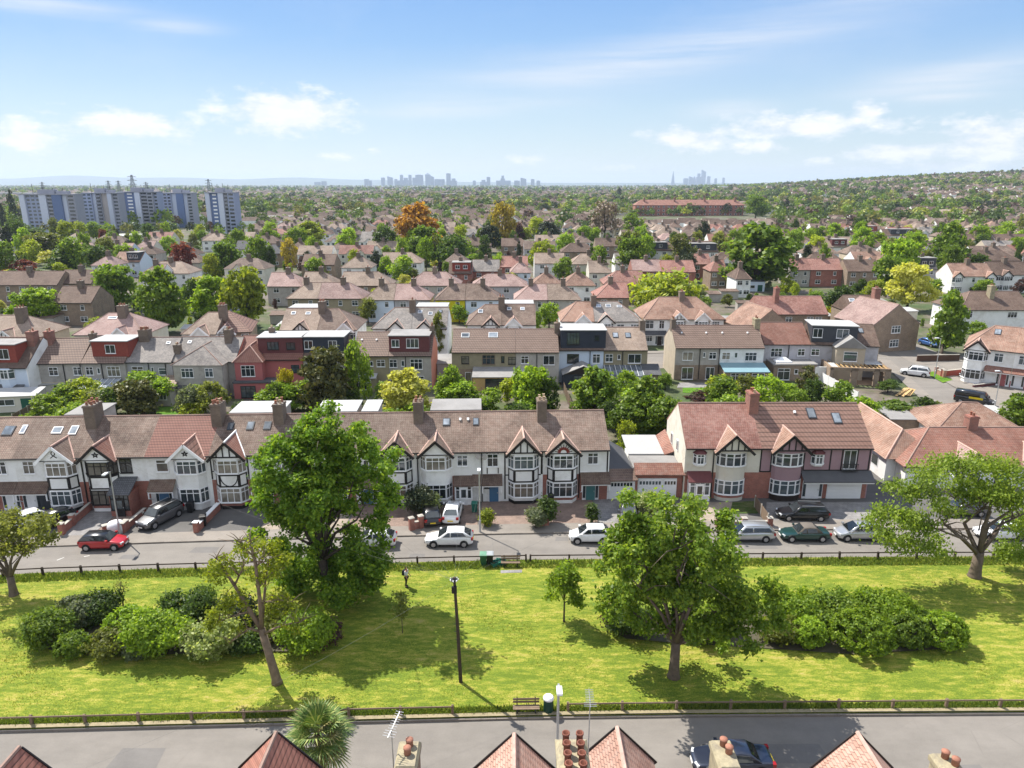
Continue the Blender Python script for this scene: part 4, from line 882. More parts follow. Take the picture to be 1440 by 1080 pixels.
LAWN=lawnmat('mown_lawn',(.13,.185,.02),(.205,.245,.026),(.33,.31,.055))
LAWN2=lawnmat('garden_lawn',(.06,.15,.012),(.09,.2,.014),(.15,.24,.02),1.5)
TUFT=leafm('grass_blade',(.11,.17,.025),(.24,.26,.05),.35)
ASPH=asphalt('old_asphalt',(.185,.168,.148)); ASPH2=asphalt('pale_pavement',(.21,.187,.162)); ASPHD=asphalt('dark_drive_asphalt',(.105,.1,.095))
PAVR=paving('red_block_paving',(.27,.19,.15),(.21,.145,.115)); PAVB=paving('buff_paving',(.33,.27,.21),(.28,.23,.18),.3,.15); PAVG=paving('grey_flags',(.24,.23,.22),(.2,.19,.185),.45,.45)
KERB=pm('kerb_stone',(.2,.175,.15),var=.2,scale=2); LINE=pm('worn_road_paint',(.5,.49,.46),var=.3,scale=4)  # kerb colour darkened to stand for its shaded face
# base terrain: one sheet out to the horizon, rising to the hill on the right
Ys=[-60,-20,10,30,60,100,150,220,300,380,450,520,600,700,820,960,1120,1300,1500,1720,1950,2200,2500,2900,3400,4000,5000,6500,8500,11500,16000,21000]
As=[-1.3+2.6*i/64 for i in range(65)]
V=[];F=[]
for y in Ys:
    for a in As:
        x=a*max(y,260); V.append((x,y,hill(x,y)-.02))
for j in range(len(Ys)-1):
    for i in range(64):
        k=j*65+i; F.append((k,k+1,k+66,k+65))
o=link('ground',npmesh('ground',V,F,[GRD],smooth=True)); struct(o)
K1=[(-48,33.95),(-30,34.55),(-20.2,34.9),(-10.2,35.25),(0,35.6),(10.3,35.8),(20.6,35.9),(31,36.0),(48,36.1)]
K2=[(-58,50.4),(-38.8,52.3),(-28.5,53.0),(-14.4,53.7),(0,54.4),(14.6,54.64),(29.4,54.88),(44.2,55.0),(62,55.1)]
K3=[(-62,55.2),(-31.2,57.4),(-15.5,58.35),(0,59.05),(15.8,59.55),(31.7,59.95),(62,60.3)]
off=lambda L,d:[(x,y+d) for x,y in L]
strip('verge',off(K1,.131),off(K1,.42),.225,pm('dry_verge',(.3,.25,.15),var=.35,scale=3))
strip('road',[(x,26.6) for x,y in K1],K1,.004,ASPH)
strip('pavement',[(x,25.6) for x,y in K1],[(x,26.6) for x,y in K1],.1,ASPH2)
def kerb(L,w,z=.12):
    m=MB()
    for i in range(len(L)-1):
        (x0,y0),(x1,y1)=L[i],L[i+1]
        n=max(1,int((x1-x0)/.92))
        for k in range(n):
            a=x0+(x1-x0)*k/n; b=x0+(x1-x0)*(k+.985)/n; ya=y0+(y1-y0)*k/n; yb=y0+(y1-y0)*(k+.985)/n
            q=len(m.v); zz=z+R.uniform(-.008,.008)
            m.v+=[(a,ya,0),(b,yb,0),(b,yb+w,0),(a,ya+w,0),(a,ya,zz),(b,yb,zz),(b,yb+w,zz),(a,ya+w,zz)]
            for f in ((4,5,6,7),(0,1,5,4),(1,2,6,5),(2,3,7,6),(3,0,4,7)): m.f.append(tuple(q+i for i in f)); m.m.append(0)
    return struct(m.build('kerb',KERB))
kerb(K1,.13); kerb(off(K2,-.1),.12); kerb(K3,.13)
# lawn as a gently uneven grid
V=[];F=[];nx,ny=120,26
def interp(L,x):
    for i in range(len(L)-1):
        if L[i][0]<=x<=L[i+1][0]:
            t=(x-L[i][0])/(L[i+1][0]-L[i][0]); return L[i][1]+t*(L[i+1][1]-L[i][1])
    return L[0][1] if x<L[0][0] else L[-1][1]
for j in range(ny+1):
    for i in range(nx+1):
        x=-48+96*i/nx; y0=interp(K1,x)+.13; y1=interp(K2,x)-.1; t=j/ny
        V.append((x,y0+(y1-y0)*t,.1+.05*math.sin(x*.5+t*9)*math.sin(t*PI)*math.sin(x*.21+2)+.0))
for j in range(ny):
    for i in range(nx): k=j*(nx+1)+i; F.append((k,k+1,k+nx+2,k+nx+1))
struct(link('lawn',npmesh('lawn',V,F,[LAWN],smooth=True)))
_xs=[-60+4*i for i in range(31)]
strip('road',[(x,interp(K2,x)) for x in _xs],[(x,interp(K3,x)) for x in _xs],.004,ASPH)
K3b=off(K3,.13); K4=off(K3,1.9)
strip('pavement',K3b,K4,.11,ASPH2)
# forecourt base and single drives
sheet('forecourt',[(-62,57.1),*[(x,y+.001) for x,y in K4[1:]],(62,75),(-62,75)],.06,ASPHD)
def drive(s0,s1,mat,d=0.02):
    a,b=FA(s0),FA(s1); m=MB()
    m.poly([(a[0],interp(K4,a[0]),.075+d*.1),(b[0],interp(K4,b[0]),.075+d*.1),(b[0],b[1]+.3,.075+d*.1),(a[0],a[1]+.3,.075+d*.1)]); struct(m.build('driveway',mat))
for s0,s1,mt in ((-4,2.1,PAVG),(2.3,8.4,ASPHD),(8.6,12.0,PAVG),(12.05,14.7,PAVR),(14.8,20.7,ASPHD),(20.9,26.8,ASPHD),(27,34.8,PAVB),(35,40.9,PAVR),(41,47.2,PAVR),(47.4,53.3,PAVR),(53.6,58.6,PAVR),(58.7,63,PAVG)): drive(s0,s1,mt)
def gp(name,px,mat,z=.08,kind='structure'): return sheet(name,[G(a,b,z) for a,b in px],z,mat,kind)
gp('driveway',[(960,742),(1030,741),(1030,706),(955,706)],PAVB,.08)
gp('driveway',[(1076,742),(1236,740),(1228,706),(1078,706)],PAVG,.084)
# road markings and patches
m=MB()
for a,b in (((80,788),(90,784)),((118,783),(126,781.5))): 
    p,q=G(*a),G(*b); m.bar((p[0],p[1],.012),(q[0],q[1],.012),.1,.002,(0,0,1))
struct(m.build('road_marking',LINE))
m=MB()
for cx,cy,w,d in ((-33,55.0,.8,.35),(27.5,58.3,2.4,.4),(-21,32.6,1.4,.8),(5,29.6,3.0,.6),(25,31,1.0,1.2),(-18.5,57.2,.5,.7),(-8.2,55.2,.7,.3),(4.5,58.2,.6,.35),(-27,56.2,1.2,.5),(22,57,1.5,.6),(-12,31.5,2.2,.5),(16,33,1.8,.7)):
    m.poly([(cx-w,cy-d,.009),(cx+w,cy-d,.009),(cx+w*.9,cy+d,.009),(cx-w*.85,cy+d,.009)])
struct(m.build('asphalt_patch',asphalt('patch_asphalt',(.15,.14,.13))))
m=MB()
m.lathe([(.32,0),(.32,.011),(.3,.012)],(-11,57.0,.0),16); m.lathe([(.32,0),(.32,.011),(.3,.012)],(-27,30.5,0),16); m.lathe([(.3,0),(.3,.011),(.28,.012)],(13,56.5,0),16)
struct(m.build('manhole_cover',STEELD))
# cross street at the right and the street between second and third rows
gp('road',[(1195,478),(1265,474),(1330,500),(1470,560),(1500,640),(1425,640),(1345,590),(1262,530)],ASPH,.01)
gp('pavement',[(1296,516),(1312,514),(1470,585),(1470,604),(1400,572),(1340,543)],ASPH2,.1)
gp('pavement',[(1235,505),(1252,506),(1312,560),(1400,612),(1380,618),(1300,566)],ASPH2,.1)
gp('forecourt',[(1318,512),(1352,506),(1450,560),(1450,580)],ASPH2,.03)
gp('forecourt',[(1240,487),(1300,487),(1340,508),(1290,514)],ASPH2,.03)
b0,b1=(-75,101.5),(61,115.5); bl=math.hypot(136,14); nb=(-14/bl,136/bl)
ofs=lambda d:[(b0[0]+nb[0]*d,b0[1]+nb[1]*d),(b1[0]+nb[0]*d,b1[1]+nb[1]*d)]
def bstrip(name,d0,d1,z,mat):
    a,b=ofs(d0); c,d=ofs(d1); return sheet(name,[a,b,d,c],z,mat)
bstrip('forecourt',8,13,.02,ASPH2); bstrip('road',13,19,.03,ASPH); bstrip('pavement',19,21,.1,ASPH2)
# garden lawns that show between the rows
gp('garden_lawn',[(20,600),(50,578),(58,572),(30,590)][:3]+[(5,600)],LAWN2,.03)
gp('garden_lawn',[(886,626),(940,626),(944,600),(898,598)],LAWN2,.03)
gp('garden_lawn',[(218,588),(262,588),(258,572),(222,572)],LAWN2,.03)
gp('garden_lawn',[(960,552),(1010,556),(1010,546),(960,544)],LAWN2,.03)
gp('patio',[(952,545),(1012,545),(1012,538),(955,538)],PAVG,.032)
gp('garden_lawn',[(1225,570),(1300,572),(1320,600),(1240,600)],LAWN2,.03)
gp('front_lawn',[(1030,706),(1066,704),(1066,722),(1026,722)],lawnmat('dull_lawn',(.05,.09,.02),(.08,.1,.03),(.12,.13,.05)),.09)
gp('verge',[(1302,525),(1312,522),(1340,534),(1326,538)],LAWN2,.11)
# ------------------------------------------------------------------ long grass along the fences (uncountable)
def tufts(name,lines,n,h=.2,seed=3):
    r=np.random.default_rng(seed); V=[];F=[]
    P=[]
    for L,d0,d1,x0,x1,k in lines:
        x=r.uniform(x0,x1,k); y=np.array([interp(L,a) for a in x])+r.uniform(d0,d1,k); P.append(np.stack([x,y],1))
    P=np.concatenate(P); k=len(P); a=r.uniform(0,2*PI,k); w=r.uniform(.02,.05,k); hh=h*r.uniform(.5,1.4,k); la=r.uniform(0,2*PI,k); le=hh*r.uniform(.1,.7,k)
    dx,dy=np.cos(a)*w,np.sin(a)*w; z0=np.full(k,.09)
    A=np.stack([P[:,0]-dx,P[:,1]-dy,z0],1);B=np.stack([P[:,0]+dx,P[:,1]+dy,z0],1)
    tx,ty=P[:,0]+np.cos(la)*le,P[:,1]+np.sin(la)*le
    C=np.stack([tx+dx*.3,ty+dy*.3,z0+hh],1);D=np.stack([tx-dx*.3,ty-dy*.3,z0+hh],1)
    V=np.stack([A,B,C,D],1).reshape(-1,3); F=np.arange(4*k).reshape(-1,4)
    o=link(name,npmesh(name,V,F,[TUFT])); o['kind']='stuff'
    tag(o,'long uncut grass in the strips under the knee rail fences','grass')
tufts('grass',[(K1,.42,1.0,-42,42,26000),(K2,-1.5,-.25,-55,58,26000)],0)
def shortgrass():
    r=np.random.default_rng(9); k=110000; x=r.uniform(-44,46,k); u=r.uniform(0,1,k)
    y0=np.interp(x,[p[0] for p in K1],[p[1] for p in K1])+.2; y1=np.interp(x,[p[0] for p in K2],[p[1] for p in K2])-.2
    y=y0+(y1-y0)*u; pat=np.sin(x*.7+y*.9)+np.sin(x*1.9-y*1.3+1)+r.normal(0,1.1,k); kp=pat>.1; x=x[kp];y=y[kp];k=len(x)
    a=r.uniform(0,2*PI,k); w=r.uniform(.02,.045,k); h=r.uniform(.0,.04,k); lx=r.normal(0,.05,k); ly=r.normal(0,.05,k)
    z=np.full(k,.07)
    V=np.stack([np.stack([x-np.cos(a)*w,y-np.sin(a)*w,z],1),np.stack([x+np.cos(a)*w,y+np.sin(a)*w,z],1),np.stack([x+lx+np.cos(a)*w*.4,y+ly+np.sin(a)*w*.4,z+h+.04],1),np.stack([x+lx-np.cos(a)*w*.4,y+ly-np.sin(a)*w*.4,z+h+.04],1)],1).reshape(-1,3)
    o=link('grass',npmesh('grass',V,np.arange(4*k).reshape(-1,4),[leafm('lawn_blade',(.22,.26,.03),(.4,.38,.08),.4)])); o['kind']='stuff'
    tag(o,'yellowish mown grass blades over the whole sunny green','grass')
shortgrass()
# ------------------------------------------------------------------ knee rail fences
def knee(xs,L,d,label,gapx=(),h=.72,rail=True):
    t=thing('knee_rail_fence',label,'fence',(xs[0],interp(L,xs[0])+d,.1))
    ox,oy=xs[0],interp(L,xs[0])+d
    P=[(x,interp(L,x)+d) for x in xs]
    for x,y in P:
        m=MB(); hh=h+R.uniform(-.04,.04); lx=R.uniform(-.03,.03); k=.075
        a=[(-k,-k),(k,-k),(k,k),(-k,k)]
        m.tube_rings([[(x-ox+p[0],y-oy+p[1],-.15) for p in a],[(x-ox+p[0]+lx,y-oy+p[1],hh-.06) for p in a],[(x-ox+p[0]*.8+lx,y-oy+p[1]*.5,hh) for p in a]])
        m.build('post',WOODD if y>45 else WOOD,t)
    for i in range(len(P)-1):
        m=MB(); z=h-.06
        m.bar((P[i][0]-ox,P[i][1]-oy-.09,z),(P[i+1][0]-ox,P[i+1][1]-oy-.09,z+R.uniform(-.01,.01)),.045,.09)
        m.build('rail',WOODD if P[0][1]>45 else WOOD,t)
knee([-47.6+3.05*i for i in range(17)],K2,-.45,'dark knee rail fence along the far kerb of the green, left half')
knee([1.55+3.3*i for i in range(18)],K2,-.45,'dark knee rail fence along the far kerb of the green, right of the bench')
knee([-40.8+3.1*i for i in range(13)],K1,.45,'brown knee rail fence along the near kerb, left of the round litter bin')
knee([3.4+3.3*i for i in range(12)],K1,.5,'brown knee rail fence along the near kerb, right of the round litter bin')
# ------------------------------------------------------------------ trees and shrubs
def leafcloud(C,n,sig,size,rs,flat=.0,droop=0.0,elong=1.5,up=.35,center=None,outw=.5):
    """n leaf faces scattered in gaussian clumps round the clump centres C (k,3)"""
    k=len(C); idx=rs.integers(0,k,n)
    P=C[idx]+rs.normal(0,1,(n,3))*sig*np.array([1,1,.75])
    if droop: P[:,2]-=np.abs(rs.normal(0,droop,n))
    nrm=rs.normal(0,1,(n,3)); nrm[:,2]+=up
    if center is not None:
        o=P-center; o/=np.linalg.norm(o,axis=1,keepdims=True)+1e-6; nrm+=o*outw*1.5
    nrm/=np.linalg.norm(nrm,axis=1,keepdims=True)+1e-6
    t=rs.normal(0,1,(n,3)); 
    if droop: t[:,2]-=2.5
    t-=nrm*(t*nrm).sum(1,keepdims=True); t/=np.linalg.norm(t,axis=1,keepdims=True)+1e-6
    b=np.cross(nrm,t); s=(size*rs.uniform(.6,1.35,n))[:,None]
    fold=nrm*s*.25
    V=np.stack([P-t*s*elong*.5,P+b*s*.5+fold*rs.uniform(-1,1,(n,1)),P+t*s*elong*.5,P-b*s*.5+fold*rs.uniform(-1,1,(n,1))],1).reshape(-1,3)
    return V
def quads(V): return np.arange(len(V)).reshape(-1,4)
def clumps(blobs,k,rs,shell=(.55,1.05)):
    w=np.array([b[3]*b[4]*b[5] for b in blobs])**.67; w/=w.sum(); out=[]
    for b,c in zip(blobs,rs.multinomial(k,w)):
        d=rs.normal(0,1,(c,3)); d/=np.linalg.norm(d,axis=1,keepdims=True)+1e-9
        low=d[:,2]<-.25; d[low,2]*=.55
        r=rs.uniform(shell[0]**2,shell[1]**2,c)**.5
        out.append(np.array(b[:3])+d*r[:,None]*np.array(b[3:6]))
    return np.concatenate(out)
def blobset(rs,w,h,z0,n,big=.42,kind='round'):
    """lobes of a crown: width w, from z0 up to h"""
    B=[]; H=h-z0
    B.append((0,0,z0+H*.52,w*.34,w*.34,H*.42))
    for i in range(n):
        a=rs.uniform(0,2*PI); t=rs.uniform(.08,.95)
        rr=math.sin(PI*min(1,(t*.86+.12)))**.8*w*.5
        if kind=='cone': rr=(1-t)*w*.5
        if kind=='oval': rr=math.sin(PI*min(1,t*.9+.1))**.6*w*.42
        if kind=='flat': rr=w*.5*(1-.5*t)
        r=rs.uniform(.5,.78)*rr; s=w*rs.uniform(.13,.22)*(1.15-.45*t)
        if kind=='cone': s=w*.16*(1.2-t)
        B.append((math.cos(a)*r,math.sin(a)*r,z0+H*t,s,s,s*rs.uniform(.7,.95)))
    return B
def branch_mesh(rs,base_r,h_trunk,targets,lean=(0,0),n=9,bend=.25,flare=1.35,sub=0,twig=None):
    m=MB(); top=Vector((lean[0],lean[1],h_trunk))
    m.tube([(0,0,-.1),(0,0,.12),(lean[0]*.25,lean[1]*.25,h_trunk*.35),(lean[0],lean[1],h_trunk)],[base_r*flare,base_r*1.1,base_r*.92,base_r*.8],n)
    for tx,ty,tz,r in targets:
        e=Vector((tx,ty,tz)); d=e-top; L=d.length
        mid1=top+d*.35+Vector((rs.normal(0,bend*L*.18),rs.normal(0,bend*L*.18),L*.1*bend*2)); mid2=top+d*.7+Vector((rs.normal(0,bend*L*.2),rs.normal(0,bend*L*.2),L*.07*bend*2))
        m.tube([top-Vector((0,0,base_r*.5)),mid1,mid2,e],[r,r*.72,r*.45,r*.15],7)
        for k in range(sub):
            f=rs.uniform(.35,.9); s=mid1.lerp(e,f) if f>.5 else top.lerp(mid2,f*1.3)
            q=s+Vector((rs.normal(0,1),rs.normal(0,1),rs.uniform(-.1,.9))).normalized()*L*rs.uniform(.25,.5)
            mm=(s+q)/2+Vector((0,0,L*.04)); m.tube([s,mm,q],[r*.32,r*.2,r*.06],5)
    return m
def plant(name,label,cat,x,y,rz=0,z=.1,group=None): return thing(name,label,cat,(x,y,z),rz,group)
def hero(label,x,y,blobs,ncl,nleaf,sig,leaf,mat,bark,base_r,ht,targets,seed,lean=(0,0),shell=(.5,1.06),sub=3,droop=0,bend=.25,cat='tree',name='broadleaf_tree',up=.35,z=.1):
    rs=np.random.default_rng(seed); t=plant(name,label,cat,x,y,z=z)
    tg=targets if isinstance(targets,list) else [(b[0]*.8,b[1]*.8,b[2],base_r*.38) for b in blobs[1:1+targets]]
    branch_mesh(rs,base_r,ht,tg,lean,10,bend,sub=sub).build('trunk',bark,t,True)
    C=clumps(blobs,ncl,rs,shell); c=np.array([np.mean([b[i] for b in blobs]) for i in range(3)])
    V=leafcloud(C,nleaf,sig,leaf,rs,droop=droop,center=c,up=up)
    link('crown',npmesh('crown',V,quads(V),[mat]),t); return t
# big maple in front of the terrace
rs=np.random.default_rng(21)
gx,gy=G(458,838)
B=[(0,0,8.4,3.3,3.2,4.4)]
for px,py,s in ((455,590,2.0),(420,610,2.0),(492,620,1.9),(395,655,2.1),(520,660,2.1),(455,640,2.6),(385,700,2.0),(430,700,2.4),(490,700,2.4),(545,700,1.5),(378,745,1.8),(420,760,2.2),(470,760,2.4),(530,765,1.7),(440,810,1.8),(490,815,2.0),(520,790,1.5),(548,640,1.3),(405,800,1.3),(462,575,1.2),(505,600,1.2),(540,730,1.3),(415,838,1.3),(482,850,1.4),(515,828,1.3),(448,842,1.2)):
    Y=gy+rs.uniform(-2.6,1.6); py+=max(0,(700-py))*.16; px=458+(px-458)*.93; s*=.92; z=zat(0,Y,py); X_=(px-720)/1000*depth(0,Y,z); B.append((X_-gx,Y-gy,max(z,1.9),s,s,s*.85))
hero('towering dense green maple standing in front of the terrace',gx,gy,B,340,60000,.31,.19,LEAF['maple'],BARKD,.42,3.2,[(b[0]*.75,b[1]*.75,b[2]-.3,.16) for b in B[1:16:1]],5,sub=3,shell=(.62,1.08))
# half dead leaning tree with bare limbs
gx,gy=G(390,962)
def wp(px,py,dy): 
    Y=gy+dy; z=zat(0,Y,py); return ((px-720)/1000*depth(0,Y,z)-gx,dy,z)
def deadtree():
    t=plant('broadleaf_tree','half bare tree with a leaning trunk, dead limbs and sparse leaves','tree',gx,gy); rs=np.random.default_rng(4)
    m=MB(); f=wp(368,886,.3)
    m.tube([(0,0,-.15),(-.03,0,.3),wp(381,930,.1),f],[.4,.3,.26,.23],10)
    L=[([f,wp(352,862,.5),wp(330,825,.8),wp(312,798,.9),wp(304,785,.9)],.22),([f,wp(366,850,.2),wp(360,800,.0),wp(353,768,-.1),wp(350,752,-.1)],.2),([f,wp(372,840,.8),wp(374,815,1.1),wp(378,790,1.2)],.15),
       ([wp(330,825,.8),wp(340,805,.6),wp(344,790,.3)],.09),([wp(372,893,.2),wp(390,884,-.3),wp(412,878,-.7),wp(424,877,-.9)],.12),([wp(366,890,.2),wp(350,886,-.2),wp(335,897,-.5),wp(322,908,-.7)],.11),([wp(352,862,.5),wp(335,866,0),wp(318,872,-.2),wp(305,878,-.3)],.09),
       ([wp(362,830,.1),wp(385,806,.6),wp(400,800,.8)],.08),([wp(366,850,.2),wp(390,845,.6),wp(412,848,.9)],.09),([wp(357,785,-.1),wp(340,768,-.3),wp(334,758,-.4)],.06),([wp(360,800,0),wp(380,778,.2)],.06)]
    for pts,r in L:
        r*=.8; n=len(pts); m.tube(pts,[r*(1-.8*i/(n-1)) for i in range(n)],7)
        for k in range(11):
            i=rs.integers(max(0,n-3),n-1); s=Vector(pts[i]).lerp(Vector(pts[i+1]),rs.uniform(0,1)); q=s+Vector((rs.normal(0,.6),rs.normal(0,.5),rs.uniform(.1,.9)))
            m.tube([s,(s+q)/2+Vector((0,0,.08)),q],[.035,.022,.008],4)
    m.build('trunk',pm('pale_dead_bark',(.23,.17,.115),var=.45,scale=3,bmp=.8),t,True)
    Bl=[(*wp(px,py,dy),s,s,s*.8) for px,py,s,dy in ((318,800,.9,.8),(305,815,.6,.5),(350,765,.7,0),(375,775,.9,.9),(395,800,1.0,.9),(330,850,.9,.3),(312,858,.7,0),(345,880,.5,.2),(400,850,.9,.9),(415,880,.6,-.7),(380,860,.7,.8),(340,775,.6,.1),(300,880,.4,-.3),(360,815,.5,.2))]
    C=clumps(Bl,130,rs,(.3,1.25)); V=leafcloud(C,4300,.2,.14,rs); link('crown',npmesh('crown',V,quads(V),[LEAF['lime']]),t)
deadtree()
# right-centre maple
gx,gy=G(947,953)
def blobs_px(L,seed,spread=1.8,zf=.85,zmin=1.6,dY=0):
    rs=np.random.default_rng(seed); B=[]
    for px,py,s in L:
        Y=gy+dY+rs.uniform(-spread,spread); z=max(zat(0,Y,py),zmin); B.append(((px-720)/1000*depth(0,Y,z)-gx,Y-gy,z,s,s,s*zf))
    return B
B=[(0,0,7.6,2.0,2.0,2.6)]+blobs_px([(905,720,1.5),(950,730,1.6),(985,735,1.4),(870,765,1.7),(920,770,2.0),(970,775,1.9),(1005,790,1.6),(866,812,1.3),(900,825,1.9),(950,820,1.9),(1000,835,1.8),(868,850,1.2),(915,870,1.4),(1040,850,1.5),(1070,865,1.4),(1030,890,1.5),(980,880,1.3),(1075,835,1.0),(1050,820,.9),(1000,905,.9),(940,885,1.1),(858,788,.9),(890,700,.8),(1010,745,1.0)],31)
hero('broad leafy maple with two low forked limbs on the near green',gx,gy,B,270,38000,.28,.175,leafm('sunlit_maple_leaf',(.125,.21,.02),(.32,.4,.045)),BARK,.36,2.6,[(b[0]*.8,b[1]*.8,b[2]-.2,.15) for b in B[1:15]]+[(2.1,-.3,3.0,.17),(-1.7,.2,4.2,.16)],6,sub=3,shell=(.5,1.1))  # sun highlights put into the colour of the lightest leaves
# airy tree far right
gx,gy=G(1370,812)
B=blobs_px([(1300,665,1.3),(1340,655,1.5),(1385,655,1.6),(1425,665,1.5),(1270,690,1.2),(1310,695,1.2),(1360,690,1.5),(1410,700,1.5),(1255,725,1.3),(1290,735,1.4),(1400,690,1.4),(1450,700,1.6),(1240,750,1.1),(1275,765,1.2),(1312,765,.9),(1440,740,1.5),(1420,775,1.2),(1455,780,1.2),(1225,735,.7),(1335,720,1.0),(1325,780,.6)],33,2.4,.6)
hero('airy spreading tree with many slender stems and feathery pale leaves',gx,gy,B,320,24000,.36,.15,leafm('feathery_leaf',(.19,.28,.03),(.36,.44,.07)),BARK,.45,2.2,[(-3.6,.3,5.2,.2),(-2.2,.6,6.8,.2),(-1.2,-.4,7.2,.2),(.4,.4,7.8,.22),(1.6,-.2,7.0,.2),(2.8,.4,5.4,.18),(-5.0,-.3,5.0,.14),(3.9,0,6.4,.14),(-2.9,1.2,4.2,.13)],8,sub=6,bend=.5,shell=(.3,1.1),droop=.18)
# left edge tree
gx,gy=G(20,838)
B=blobs_px([(-10,745,1.2),(20,750,1.2),(50,742,1.1),(30,770,1.0),(-5,775,1.2),(60,758,.8),(-35,760,1.3),(8,733,.9),(45,775,.6),(68,738,.5)],34,1.5,.7)
hero('small spreading tree with olive leaves at the left edge of the green',gx,gy,B,150,7000,.26,.15,leafm('young_olive_leaf',(.18,.2,.04),(.32,.33,.08)),BARK,.3,1.6,[(-1.6,.2,4.6,.14),(-.4,.5,5.0,.15),(.9,.1,4.7,.14),(1.9,-.2,4.2,.12),(-2.8,0,4.0,.11),(2.3,.3,5.0,.08)],9,sub=5,shell=(.3,1.05))
def sapling(label,px,py,h,w,n,mat,seed,tr=.05,leaf=.13,z0=.35):
    x,y=G(px,py,.1); rs=np.random.default_rng(seed); B=blobset(rs,w,h,h*z0,9)
    hero(label,x,y,B,40,n,.22,leaf,mat,BARKD,tr,h*.35,[(b[0],b[1],b[2],tr*.6) for b in B[1:8]],seed,sub=3,shell=(.2,1.0),name='sapling',cat='young tree')
sapling('young round leaved tree alone in the sunny middle of the green',793,874,4.6,3.0,3600,LEAF['bright'],41,.07,.15)
sapling('thin young tree in the big maple shade',566,890,3.1,1.6,420,LEAF['olive'],42,.03)
sapling('bare thin staked sapling behind the left shrubs',174,855,2.4,.8,60,LEAF['olive'],43,.06,.1,.6)
# shrubs of the two beds
def shrub(label,px,py,wpx,hpx,mat,seed,group=None,dens=1.0,leaf=.14,name='shrub',zbase=.05,mound=False):
    x,y=G(px,py,.1); k=depth(x,y)/1000; w=wpx*k; h=hpx*k*(.92 if mound else .9); rs=np.random.default_rng(seed)
    B=[(0,0,h*.45,w*.42,w*.36,h*.5)]
    for i in range(7):
        a=rs.uniform(0,2*PI); s=w*rs.uniform(.16,.26); B.append((math.cos(a)*w*.3,math.sin(a)*w*.26,h*rs.uniform(.35,.78),s,s,s*.8))
    if mound: B=[(0,0,h*.42,w*.47,w*.42,h*.56),(w*.12,0,h*.5,w*.3,w*.3,h*.44)]
    C=clumps(B,int(60+w*h*6)*(2 if mound else 1),rs,(.93,1.0) if mound else (.78,1.05)); C[:,2]=np.clip(C[:,2],.08,None)
    n=int(min(9000,900*w*h*dens*.9+500)); V=leafcloud(C,int(n*(1.3 if mound else 1)),.1 if mound else .17+.02*w,leaf*(.85 if mound else 1),rs,center=np.array([0,0,h*.4]),outw=.9)
    t=plant(name,label,'shrub',x,y,group=group,z=zbase); link('foliage',npmesh('foliage',V,quads(V),[mat]),t)
    m=MB()
    for i in range(5):
        a=rs.uniform(0,2*PI); m.tube([(rs.normal(0,.1),rs.normal(0,.1),-.1),(math.cos(a)*w*.15,math.sin(a)*w*.15,h*.35),(math.cos(a)*w*.3,math.sin(a)*w*.25,h*.7)],[.06,.04,.015],5)
    m.build('stem',BARKD,t)
GSH='shrubs of the left bed'; GSR='shrubs of the right bed'
for lab,px,py,w,h,mt in [('dark olive shrub at the left end of the left bed',75,905,64,60,'mid'),('grey green upright shrub behind the small bright mound',110,878,66,46,'grey'),('small bright round mound at the front of the left bed',105,920,50,36,'mid'),('dark broad shrub beside the staked sapling',140,872,60,42,'dark'),
    ('olive shrub in the front middle of the left bed',152,922,54,44,'olive'),('fresh green tall shrub behind the olive mound',185,900,70,56,'bright'),('bright green feathery shrub, tallest of the left bed',226,916,86,70,'bright'),('dark shrub behind the variegated one',268,870,70,42,'dark'),('white variegated shrub at the front of the left bed',300,918,78,60,'cream'),
    ('dark glossy shrub beneath the half bare tree',330,880,60,46,'yew'),('bright green shrub right of the leaning trunk',430,912,74,62,'bright'),('purple tinged small shrub at the right end of the left bed',455,905,44,40,'plum'),('dull green shrub behind the leaning trunk',395,890,56,48,'olive'),('low grey shrub between the olive mounds',195,922,44,34,'grey'),('low dark shrub left of the leaning trunk',350,915,40,30,'dark')]:
    shrub(lab,px,py,w,h,LEAF[mt],px+py,GSH,mound='mound' in lab)
for lab,px,py,w,h,mt in [('bright round clipped mound at the front left of the right bed',1135,905,50,44,'bright'),('broad bright green mound at the front of the right bed',1210,910,92,58,'bright'),('dark reddish green mound between the bright ones',1275,905,58,48,'mid'),('bright rounded mound at the right end of the right bed',1322,905,68,52,'bright'),('big leafy shrub at the back of the right bed by the maple',1120,868,74,38,'bright'),
    ('grey green shrub in the back middle of the right bed',1180,870,74,38,'mid'),('tall bright shrub with a russet top in the back of the right bed',1238,868,84,40,'bright'),('dark shrub at the back between russet top and maple',1155,882,60,32,'mid'),('brownish low shrub under the maple crown',1095,900,50,36,'olive'),('dark shrub left of the maple trunk',885,888,60,46,'dark'),('fresh green tall shrub behind the maple trunk',985,890,76,52,'bright'),('bronze low shrub left under the maple',870,878,44,34,'plum'),('small dark shrub behind the bright end mound',1290,882,50,30,'mid')]:
    shrub(lab,px,py,w,h,LEAF[mt],px+py+1,GSR,mound='mound' in lab)
def bed(name,px): sheet(name,[G(a,b,.16) for a,b in px],.17,pm('bare_soil',(.085,.075,.045),var=.4,scale=2))
bed('soil',[(55,908),(65,885),(110,872),(250,864),(350,864),(450,876),(470,898),(430,916),(330,916),(200,922),(95,922)])
bed('soil',[(850,880),(880,865),(1010,860),(1180,850),(1290,862),(1360,898),(1340,912),(1200,920),(1080,912),(960,905),(880,898)])
